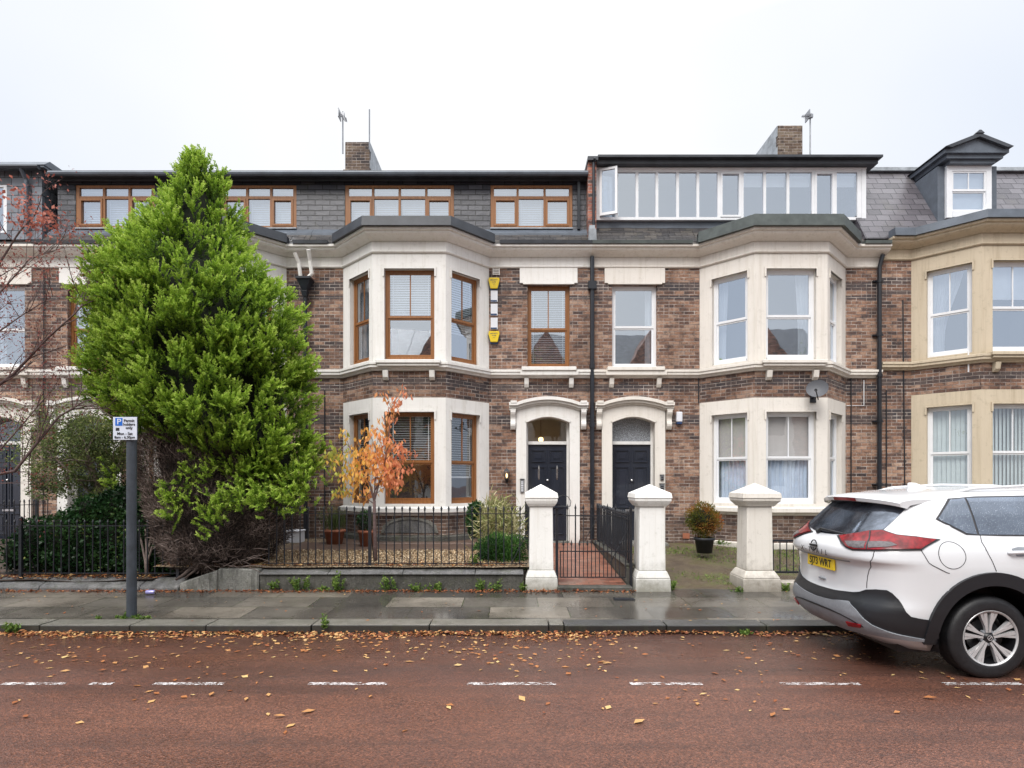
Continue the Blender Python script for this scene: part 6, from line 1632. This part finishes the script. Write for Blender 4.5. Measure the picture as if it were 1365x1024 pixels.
def patch(name, poly, m, off=.004, thick=.006, side=-1, parent=None, step=(.035,.035), sub=False, fn=None, smooth=True):
    """poly in (q,z) laid on the body surface"""
    poly = densify(poly)
    bm = bmesh.new(); vs = [bm.verts.new((a, c, 0)) for a, c in poly]
    bm.faces.new(vs); bmesh.ops.triangulate(bm, faces=bm.faces[:], ngon_method='EAR_CLIP')
    xs = [p[0] for p in poly]; zs = [p[1] for p in poly]
    for ax, lo, hi, st_ in ((0, min(xs), max(xs), step[0]), (1, min(zs), max(zs), step[1])):
        v = math.floor(lo/st_)*st_+st_
        while v < hi-1e-6:
            co = (v,0,0) if ax == 0 else (0,v,0); no = (1,0,0) if ax == 0 else (0,1,0)
            bmesh.ops.bisect_plane(bm, geom=bm.verts[:]+bm.edges[:]+bm.faces[:], plane_co=co, plane_no=no, dist=1e-6); v += st_
    bmesh.ops.triangulate(bm, faces=[f for f in bm.faces if len(f.verts) > 4])
    flat = [(v.co.x, v.co.y) for v in bm.verts]
    bm.verts.index_update()
    b = MB(); f0 = fn or (lambda q, z, o: surf(q, z, o, side))
    top = [b.P(W3(f0(a, c, off))) for a, c in flat]; bot = [b.P(W3(f0(a, c, off-thick))) for a, c in flat]
    for f in bm.faces:
        i = [v.index for v in f.verts]
        b.f.append([top[k] for k in i]); b.m.append(0)
    for e in bm.edges:
        if len(e.link_faces) == 1:
            i, j = e.verts[0].index, e.verts[1].index; b.f.append([top[i], top[j], bot[j], bot[i]]); b.m.append(0)
    bm.free()
    o = b.build(name, m, parent or car, smooth=smooth, recalc=True)
    if smooth:
        o.data.update()
        for e in o.data.edges: pass
        try: o.data.set_sharp_from_angle(angle=math.radians(40))
        except Exception: pass
    return o
class KP(tuple): pass
def Y_(y, z): k = KP((qy(y, z), z)); k.src = ('y', y); return k
def X_q(x, z): k = KP((qx(x, z), z)); k.src = ('x', x); return k
def densify(poly, closed=True):
    out = []; n = len(poly)
    for i in range(n if closed else n-1):
        a, b = poly[i], poly[(i+1) % n]; out.append(tuple(a))
        if isinstance(a, KP) and isinstance(b, KP) and a.src[0] == 'x' and b.src[0] == 'x':
            m = int(max(abs(a[1]-b[1])/.02, abs(a.src[1]-b.src[1])/.15))
            for k in range(1, m):
                u = k/m; x = a.src[1]+(b.src[1]-a.src[1])*u; z = a[1]+(b[1]-a[1])*u; out.append((qx(x, z), z))
    if not closed: out.append(tuple(poly[-1]))
    return out
both = (-1, 1)
def mirror_poly(poly): return poly
# rear window
for s in both:
    patch('rear_window', [(0,1.222),(.04,1.226),(.10,1.240),(.22,1.262),(.37,1.297),(.50,1.312),(.55,1.428),(.62,1.545),(.45,1.575),(.31,1.59),(0,1.57)], M['crear'], .006, .012, s)
# side windows with dark surround
for s in both:
    patch('window_surround', [X_q(.655,1.42), X_q(.845,1.605), X_q(1.10,1.625), X_q(2.0,1.64), X_q(2.75,1.60), X_q(3.30,1.27), X_q(2.6,1.265), X_q(1.2,1.272), X_q(.88,1.282)], M['seam'], .003, .006, s)
    patch('side_window', [X_q(.675,1.42), X_q(.855,1.592), X_q(.995,1.607), X_q(.975,1.285), X_q(.89,1.295)], M['cglass'], .008, .006, s)
    patch('side_window', [X_q(1.015,1.608), X_q(1.9,1.625), X_q(1.9,1.278), X_q(.995,1.284)], M['cglass'], .008, .006, s)
    patch('side_window', [X_q(1.97,1.625), X_q(2.70,1.59), X_q(3.22,1.28), X_q(1.97,1.278)], M['cglass'], .008, .006, s)
patch('windscreen', [(0,1.14),(1,1.14),(1,1.62),(0,1.62)], M['cglass'], 0, .004, 1, fn=lambda q, z, o: Vector((itp(z,T_xf)+.015-.16*(2*q-1)**2*1.0, (2*q-1)*(wid(z)-.16), z+.012)), step=(.1,.05))
# tail lights
tl = [(.11,1.215),(.24,1.252),(.37,1.286),(.50,1.300),(.58,1.282),(.66,1.266),(.83,1.256),(.97,1.240),(.91,1.160),(.70,1.148),(.49,1.132),(.35,1.121),(.30,1.130),(.20,1.170)]
rim = [(.085,1.216),(.24,1.262),(.37,1.296),(.50,1.310),(.58,1.292),(.66,1.276),(.83,1.266),(.99,1.243),(.92,1.150),(.70,1.137),(.49,1.121),(.34,1.110),(.28,1.122),(.18,1.166)]
for s in both:
    o = patch('tail_light', tl, M['cred'], .020, .03, s, step=(.03,.02)); patch('tail_light_rim', rim, M['cblack'], .010, .015, s, step=(.03,.02))
    patch('reversing_light', [(.225,1.172),(.30,1.182),(.425,1.190),(.455,1.140),(.36,1.132),(.30,1.140)], M['cclear'], .024, .006, s, parent=o)
    patch('indicator_light', [(.45,1.190),(.55,1.200),(.65,1.200),(.72,1.178),(.66,1.160),(.49,1.144)], M['cclear'], .024, .006, s, parent=o)
    patch('light_divider', [(.385,1.283),(.397,1.286),(.485,1.135),(.473,1.133)], M['cblack'], .025, .006, s, parent=o)
# lower cladding that wraps the rear bumper and sills
for s in both:
    patch('rear_bumper', [(0,.668),(.10,.676),(.26,.701),(.33,.722),(.39,.752),(.48,.768),(.58,.774),(.63,.752),(.74,.655),(.86,.557),X_q(.55,.527),X_q(.60,.36),(.85,.345),(.60,.38),(.35,.40),(0,.42)], M['cblack'], .014, .03, s)
    patch('skid_plate', [(0,.572),(.07,.583),(.18,.600),(.28,.609),(.36,.560),(.43,.500),(.51,.448),(.66,.408),(.85,.379),X_q(.53,.352),X_q(.50,.335),(.72,.350),(.44,.350),(.25,.33),(.07,.31),(0,.30)], M['csilver'], .026, .04, s)
    patch('skid_groove', [(0,.500),(.10,.498),(.20,.488),(.30,.462),(.42,.418),(.42,.408),(.30,.450),(.20,.476),(.10,.486),(0,.488)], M['cblack'], .029, .006, s)
    patch('reflector', [(.25,.428),(.41,.438),(.40,.408),(.26,.396)], M['cred'], .042, .012, s)
    arc = [(1.054+.60*math.cos(a), .365+.60*math.sin(a)) for a in np.linspace(PI-.10, .10, 25)]
    def fl(cx):
        out = [(cx+.585*math.cos(a), .365+.595*math.sin(a)) for a in np.linspace(PI+.08, -.08, 31)]
        inn = [(cx+.478*math.cos(a), .365+.478*math.sin(a)) for a in np.linspace(-.10, PI+.10, 31)]
        return [X_q(x, z) for x, z in out+inn]
    for cx in (1.054, 3.76): patch('wheel_arch_trim', fl(cx), M['cblack'], .028, .06, s, step=(.04,.04))
    patch('sill_trim', [X_q(1.60,.52), X_q(3.22,.52), X_q(3.22,.27), X_q(1.60,.27)], M['cblack'], .012, .03, s)
    patch('front_bumper_trim', [X_q(4.28,.52), X_q(4.5,.52), X_q(4.5,.30), X_q(4.28,.30)], M['cblack'], .012, .03, s, fn=lambda q, z, o, s=s: Vector((outline(q, z)[0], s*(outline(q, z)[1]-.05-1.2*max(0,outline(q,z)[0]-4.28)**1.5), z)))
    # panel gaps
    def line(pts, w=.004, nm='panel_gap'):
        pts = densify(pts, False); tb = MB(); fine_ = []
        for (a0, c0), (a1, c1) in zip(pts[:-1], pts[1:]):
            fine_ += [(a0+(a1-a0)*u/4, c0+(c1-c0)*u/4) for u in range(4)]
        fine_.append(pts[-1]); tb.tube([W3(surf(a, c, .0005, s)) for a, c in fine_], .0035, 6); tb.build(nm, M['seam'], car)
    line([X_q(1.005,1.28), X_q(.995,1.22), X_q(1.02,1.12), X_q(1.055,1.03), X_q(1.075,.965)], .003)
    line([X_q(1.93,1.28), X_q(1.93,.9), X_q(1.90,.53)])
    line([(.92,1.150),(.95,1.06),(.985,.975),(1.0,.95)], .002)
    line([(.545,1.125),(.538,1.084),(.52,1.041),(.46,.994),(.42,.94),(.40,.881),(.39,.823),(.39,.767)], .004)
    # filler flap ring
    ring_o = [X_q(.70+.118*math.cos(a), 1.107+.118*math.sin(a)) for a in np.linspace(0, 2*PI, 33)]; ring_i = [X_q(.70+.1145*math.cos(a), 1.107+.1145*math.sin(a)) for a in np.linspace(2*PI, 0, 33)]
    if s == -1:
        fb = MB(); fb.tube([W3(surf(qx(.70+.118*math.cos(a), 1.107+.118*math.sin(a)), 1.107+.118*math.sin(a), .0005, s)) for a in np.linspace(0, 2*PI, 49)], .003, 6); fb.build('fuel_flap', M['seam'], car)
    hb = MB(); P0 = lambda x, z, o: W3(surf(qx(x,z), z, o, s))
    hb.tube([P0(1.20,1.125,.0), P0(1.22,1.127,.035), P0(1.40,1.13,.042), P0(1.43,1.13,.035), P0(1.45,1.13,.0)], .016, 8); hb.build('door_handle', M['cpaint'], car, smooth=True)
    patch('handle_recess', [X_q(1.24,1.165), X_q(1.30,1.18), X_q(1.37,1.178), X_q(1.41,1.15), X_q(1.38,1.10), X_q(1.27,1.10)], M['csilver'], .002, .003, s)
    hb = MB(); hb.tube([P0(2.05,1.125,.0), P0(2.07,1.127,.035), P0(2.25,1.13,.042), P0(2.28,1.13,.035), P0(2.30,1.13,.0)], .016, 8); hb.build('door_handle', M['cpaint'], car, smooth=True)
    # mirror, headlight
    mb_ = MB(); mb_.frustum(CO.x+3.02, CO.y+s*1.0, 1.17, 1.33, .05, .11, .06, .10); mb_.build('mirror', M['cpaint'], car, bevel=.02, bseg=2)
    hl = MB(); hl.box(CO.x+4.25, CO.x+4.50, CO.y+s*.62-.14, CO.y+s*.62+.14, .84, .93); hl.build('headlight', M['cclear'], car, bevel=.03)
    rr_ = MB(); pr = [(.95,1.69),(1.15,1.735),(1.7,1.765),(2.3,1.755),(2.65,1.71)]
    rr_.tube([W3((x, s*(.575-.01*abs(i-2)), z-.038)) for i, (x, z) in enumerate(pr)], .014, 8); rr_.build('roof_rail', M['cpaint'], car, smooth=True)
# tailgate ledge, emblem, lettering, plate
for s in both:
    patch('tailgate_recess', [(0,.998),(.10,.998),(.26,1.002),(.26,.990),(.10,.986),(0,.986)], M['csilver'], .004, .005, s)
pl = MB(); xr_pl = .012
def rear_pt(y, z, o=0): p = surf(qy(y,z), z, o, -1 if y < 0 else 1); return p
pl.box(CO.x+xr_pl-.004, CO.x+xr_pl+.012, CO.y-.26, CO.y+.26, .868, .984); plo = pl.build('number_plate', M['plate'], car, bevel=.004)
REAR = Matrix.Rotation(-PI/2, 4, 'Z') @ FACE_CAM        # faces -X, reads left to right from behind
text_mesh('SJ73 WRT', .108, M['ink'], plo, Matrix.Translation((CO.x+xr_pl-.0065, CO.y, .925)) @ REAR, sx=.92)
zc = 1.10; xe = itp(zc, T_xr)-.010
tilt = Matrix.Rotation(math.radians(-32), 4, 'Y')
em = MB(); 
tr_ = lambda a, rad: (CO.x+xe+(math.sin(a)*rad)*.10, CO.y-math.cos(a)*rad, zc+math.sin(a)*rad*.95)
em.tube([tr_(a, .056) for a in np.linspace(.35, PI-.35, 14)], .006, 6); em.tube([tr_(a, .056) for a in np.linspace(PI+.35, 2*PI-.35, 14)], .006, 6)
em.box(CO.x+xe-.012, CO.x+xe+.004, CO.y-.066, CO.y+.066, zc-.010, zc+.012); em.build('emblem', M['alloyd'], car)
for k, ch in enumerate('X-TRAIL'):
    yy = -( -0.235+k*.078)
    text_mesh(ch, .072, M['alloyd'], car, Matrix.Translation((CO.x+itp(1.05,T_xr)+.004*(abs(yy)/.3)**2-.012, CO.y+yy, 1.048)) @ REAR, sx=1.0)
# spoiler
sp_ = MB(); rows = []
for k in range(25):
    v = -1+2*k/24; y = v*.655
    xe_ = .25+.15*abs(v)**2.2; ze = 1.600-.030*v*v-.015*abs(v)**6
    xt = .80; zt_ = itp_z = 1.672-.045*v*v-.03*abs(v)**4
    rows.append([(xt, y, zt_+.004), (.52, y, (ze+.022)*.45+zt_*.55+.004), (xe_+.02, y, ze+.022), (xe_, y, ze+.004), (xe_+.01, y, ze-.030), (xe_+.07, y, ze-.045), (.50, y, 1.57-.03*v*v)])
idx = [[sp_.P(W3(p)) for p in r_] for r_ in rows]; n = len(idx[0])
for k in range(24):
    for j in range(n-1): sp_.f.append([idx[k][j], idx[k+1][j], idx[k+1][j+1], idx[k][j+1]]); sp_.m.append(0)
for k in (0, 24): sp_.f.append(idx[k]); sp_.m.append(0)
so = sp_.build('spoiler', M['cpaint'], car, smooth=True, recalc=True); so.data.set_sharp_from_angle(angle=math.radians(35))
bl = MB(); nrow = []
for k in range(9):
    v = (-1+2*k/8)*.20/.655; y = v*.655; xe_ = .25+.15*abs(v)**2.2-.0015; ze = 1.600-.03*v*v
    nrow.append((W3((xe_-.004, y, ze+.000)), W3((xe_+.006, y, ze-.030))))
for k in range(8): bl.face([nrow[k][0], nrow[k+1][0], nrow[k+1][1], nrow[k][1]])
bl.build('brake_light', M['cred'], car)
fn_ = MB(); fn_.prism([(CO.x+.92, 1.665), (CO.x+.93, 1.755), (CO.x+1.0, 1.75), (CO.x+1.16, 1.69)], CO.y-.022, CO.y+.022); fn_.build('roof_aerial', M['cpaint'], car, bevel=.012, recalc=True)
wp = MB(); A = rear_pt(0.0, 1.235, .02); B = rear_pt(-.34, 1.245, .035) ; wp.tube([W3((A.x, .12, 1.235)), W3((A.x-.012, .06, 1.268)), W3((A.x+.02, -.34, 1.245))], [.02,.014,.007], 8); wp.lathe([(.001,-.03),(.026,-.02),(.03,.02)], W3((A.x, .12, 1.238)), 'x', 12); wp.build('rear_wiper', M['cblack'], car, smooth=True)
ht = MB(); ht.box(CO.x+.02, CO.x+.05, CO.y-.06, CO.y+.06, .745, .765); ht.build('tailgate_handle', M['csilver'], car, bevel=.005)
# underbody
ub = MB(); ub.box(CO.x+.35, CO.x+4.4, CO.y-.70, CO.y+.70, .19, .30); ub.build('underbody', M['alloyd'], car)
# wheels
def wheel(x, s):
    w = thing('w', None, None, (0,0,0)); bpy.data.objects.remove(w)
    y0 = s*.895; cx_, cz_ = x, .365
    tm = MB(); R_ = .370; yo = CO.y+y0; c = (CO.x+x, yo, cz_); sg = -s
    tm.lathe([(.245, sg*.008), (.255, -sg*.002), (.275, sg*.0), (.315, sg*-.004), (.345, sg*.006), (.362, sg*.022), (.370, sg*.045), (.370, sg*.185), (.360, sg*.215), (.30, sg*.235), (.245, sg*.225)], c, 'y', 72)
    ty = tm.build('tyre', M['tyre'], car, smooth=True)
    tr = MB()
    for k in range(72):
        a = 2*PI*k/72; 
        for d0 in (.05, .11, .165):
            ca, sa = math.cos(a+d0), math.sin(a+d0); tr.face([(c[0]+.3715*math.cos(a+d0+e1), yo+sg*(d0+e2), cz_+.3715*math.sin(a+d0+e1)) for e1, e2 in ((-.028,-.02),(.02,-.02),(.03,.02),(-.018,.02))])
    tr.build('tread', M['tyre'], ty)
    rm = MB()
    rm.lathe([(.246, -sg*.000), (.252, sg*.004), (.252, sg*.02), (.236, sg*.022), (.232, sg*.006), (.246, -sg*.001)], c, 'y', 72)
    ro = rm.build('rim', M['alloy'], car, smooth=True)
    bk = MB(); bk.lathe([(.234, sg*.015), (.225, sg*.14), (.20, sg*.15), (.001, sg*.15)], c, 'y', 40); bk.build('barrel', M['alloyd'], ro)
    bd_ = MB(); bd_.lathe([(.001, sg*.09), (.155, sg*.09), (.155, sg*.11), (.001, sg*.11)], c, 'y', 40); bd_.build('brake_disc', M['cblack'], ro)
    for k in range(5):
        a = PI/2+.03+2*PI*k/5
        for off in (-1, 1):
            sm = MB()
            def pt(r_, t_, yy): return (c[0]+math.cos(a)*r_-math.sin(a)*t_, yo+sg*yy, cz_+math.sin(a)*r_+math.cos(a)*t_)
            for (ra, ta0, ta1, rb, tb0, tb1) in ((.045, .003, .022, .238, .018, .052), (.10, .026, .030, .236, .059, .088)):
                A = [(ra, off*ta0), (rb, off*tb0), (rb, off*tb1), (ra, off*ta1)]
                top = [pt(r_, t_, .012 if r_ > .2 else .026) for r_, t_ in A]; bot = [pt(r_, t_, .05) for r_, t_ in A]
                sm.face(top if off*sg > 0 else top[::-1])
                for q_ in range(4): sm.face([top[q_], bot[q_], bot[(q_+1)%4], top[(q_+1)%4]])
            sm.build('spoke', M['alloy'], ro, recalc=True)
    for k in range(5):
        a = PI/2+PI/5+2*PI*k/5; n_ = MB(); n_.lathe([(.001, sg*.03), (.012, sg*.03), (.013, sg*.06)], (c[0]+.062*math.cos(a), yo, cz_+.062*math.sin(a)), 'y', 8); n_.build('wheel_nut', M['csilver'], ro)
    hb = MB(); hb.lathe([(.001, sg*.012), (.030, sg*.013), (.036, sg*.022), (.05, sg*.035), (.058, sg*.06)], c, 'y', 24); hb.build('hub_cap', M['alloyd'], ro, smooth=True)
    lg = MB(); lg.lathe([(.018, sg*.0105), (.023, sg*.0105)], c, 'y', 24); lg.T = None
    lg.face([(c[0]-.017, yo+sg*.0095, cz_-.012), (c[0]-.012, yo+sg*.0095, cz_-.017), (c[0]+.017, yo+sg*.0095, cz_+.012), (c[0]+.012, yo+sg*.0095, cz_+.017)]); lg.build('hub_emblem', M['alloy'], ro)
for x in (1.054, 3.76):
    for s in both: wheel(x, s)
    for s in both:
        lm_ = MB(); ar = [(x+.478*math.cos(a), .365+.478*math.sin(a)) for a in np.linspace(-.28, PI+.28, 36)]
        for (a0, c0), (a1, c1) in zip(ar[:-1], ar[1:]): lm_.face([W3((a0, s*.905, c0)), W3((a1, s*.905, c1)), W3((a1, s*.5, c1)), W3((a0, s*.5, c0))])
        lm_.face([W3((a, s*.5, c)) for a, c in ar]); lm_.build('wheel_arch_liner', M['alloyd'], car)

# ================================================================== opposite side of the street (seen only in reflections)
M['opproof'] = slate_mat('far_roof', ((.05,.05,.055),(.08,.08,.09),(.12,.12,.13)))
M['dark'] = simple('far_window', (.04,.045,.05), .2, .2, 3, 0)
for k in range(6):
    x0 = -21+k*7.0
    t = thing('brick_house', 'brick house across the street, seen mirrored in the window panes', 'house', (x0+3.5, -13, 0), 'houses across the street')
    b = MB(); b.box(x0, x0+6.98, -22, -13, 0, 9.2); b.build('wall', M['brick_opp'], t)
    b = MB(); b.prism_x([(-12.6,9.15), (-17.5,12.8), (-22.4,9.15)], x0, x0+6.98); b.build('roof', M['opproof'], t, recalc=True)
    b = MB(); b.prism([(x0+.6,9.2),(x0+4.0,9.2),(x0+2.3,11.9)], -16, -12.7); b.build('gable', M['brick_opp'], t, recalc=True)
    b = MB(); b.box(x0+.8, x0+3.8, -13, -12.3, 0, 9.2); b.build('bay', M['stone_c'], t)
    for (wx, wz) in ((1.4,1.5),(1.4,4.7),(5.0,4.7)):
        b = MB(); yy = -12.28 if wx < 4 else -12.98; b.box(x0+wx, x0+wx+1.3 if wx > 4 else x0+wx+1.8, yy-.02, yy+.02, wz, wz+1.9); b.build('window', M['dark'], t)
    b = MB(); b.box(x0+4.9, x0+6.1, -13.0, -12.95, .2, 2.6); b.build('door', M['dark'], t)
b = MB(); b.box(-60, 60, -12.3, -6.3, -.3, .06); tag(b.build('pavement', M['flag']), kind='structure')
for k, (tx, ty, hh) in enumerate(((-9,-8,11.0),(2.6,-8.5,11.5),(12.5,-8,10.5))):
    t = thing('street_tree', 'half bare street tree across the road, seen mirrored in the window panes', 'tree', (tx, ty, 0), 'trees across the street')
    b = MB(); rs = random.Random(60+k); ends = []
    b.tube([(tx,ty,0),(tx+.1,ty,1.5),(tx,ty,3.0)], [.2,.17,.14], 10)
    for j in range(6): branch_tree(b, Vector((tx,ty,3.0-.2*j*.5)), Vector((rs.gauss(0,.6), rs.gauss(0,.6), 1)), hh*.30, .09, 3, rs, ends, .65, .1)
    b.build('trunk', M['bark'], t, smooth=True)
    rsn = np.random.RandomState(k); leaf_spray(ends, 5000, (.08,.16), (.05,.09), lambda n, r_, P: r_.rand(n), rsn, .2, .2).build('crown', M['olive'], t)

# ================================================================== camera, light, sky
cam = bpy.data.cameras.new('camera'); co = bpy.data.objects.new('camera', cam); COL.objects.link(co)
co.location = (0, 0, H); co.rotation_euler = (PI/2, 0, 0); cam.sensor_width = 36; cam.lens = 36*F/1365; cam.shift_y = (HZ-512)/1365; cam.clip_end = 1000; cam.clip_start = .05
SC.camera = co
w = bpy.data.worlds.new('World'); SC.world = w; w.use_nodes = True
nt = w.node_tree; nt.nodes.clear()
def N(typ, **k):
    n = nt.nodes.new(typ)
    for a, b_ in k.items(): setattr(n, a, b_)
    return n
SEL, SAZ = 48, 205
sky = N('ShaderNodeTexSky', sky_type='NISHITA', sun_disc=False, sun_elevation=math.radians(SEL), sun_rotation=math.radians(SAZ), air_density=1.5, dust_density=4.0)
tc = N('ShaderNodeTexCoord'); sep = N('ShaderNodeSeparateXYZ'); nt.links.new(tc.outputs['Generated'], sep.inputs[0])
# overcast cloud sheet: brighter overhead, faint blue-grey mottling to the sides
rz = N('ShaderNodeMapRange'); nt.links.new(sep.outputs[2], rz.inputs[0]); rz.inputs[1].default_value = .60; rz.inputs[2].default_value = .95; rz.inputs[3].default_value = 1.0; rz.inputs[4].default_value = 3.2
ax = N('ShaderNodeMath', operation='ABSOLUTE'); nt.links.new(sep.outputs[0], ax.inputs[0])
nz = N('ShaderNodeTexNoise'); nz.inputs['Scale'].default_value = 1.6; nz.inputs['Detail'].default_value = 3; nt.links.new(tc.outputs['Generated'], nz.inputs[0])
ad = N('ShaderNodeMath', operation='ADD'); nt.links.new(ax.outputs[0], ad.inputs[0]); nt.links.new(nz.outputs[0], ad.inputs[1])
rx = N('ShaderNodeMapRange'); nt.links.new(ad.outputs[0], rx.inputs[0]); rx.inputs[1].default_value = .75; rx.inputs[2].default_value = 1.25; rx.inputs[3].default_value = 0; rx.inputs[4].default_value = 1
mx = N('ShaderNodeMix', data_type='RGBA'); nt.links.new(rx.outputs[0], mx.inputs[0]); mx.inputs[6].default_value = (1.15,1.15,1.15,1); mx.inputs[7].default_value = (.86,.93,1.05,1)
m2 = N('ShaderNodeMix', data_type='RGBA', blend_type='MULTIPLY'); m2.inputs[0].default_value = 1; nt.links.new(mx.outputs[2], m2.inputs[6]); nt.links.new(rz.outputs[0], m2.inputs[7])
bg1 = N('ShaderNodeBackground'); bg1.inputs[1].default_value = 1.0; nt.links.new(m2.outputs[2], bg1.inputs[0])
bg2 = N('ShaderNodeBackground'); bg2.inputs[1].default_value = .05; nt.links.new(sky.outputs[0], bg2.inputs[0])
ms = N('ShaderNodeMixShader'); ms.inputs[0].default_value = .08; nt.links.new(bg1.outputs[0], ms.inputs[1]); nt.links.new(bg2.outputs[0], ms.inputs[2])
ow = N('ShaderNodeOutputWorld'); nt.links.new(ms.outputs[0], ow.inputs[0])
su = bpy.data.lights.new('sun', 'SUN'); su.energy = 2.5; su.angle = math.radians(28); su.color = (1,.97,.93)
so_ = bpy.data.objects.new('sun', su); COL.objects.link(so_)
el, az = math.radians(SEL), math.radians(SAZ)
dv = Vector((math.sin(az)*math.cos(el), math.cos(az)*math.cos(el), math.sin(el)))
so_.rotation_euler = dv.to_track_quat('Z', 'Y').to_euler()
SC.view_settings.view_transform = 'Standard'; SC.view_settings.look = 'None'; SC.view_settings.exposure = 0; SC.view_settings.gamma = 1
SC.cycles.max_bounces = 8; SC.cycles.transparent_max_bounces = 12
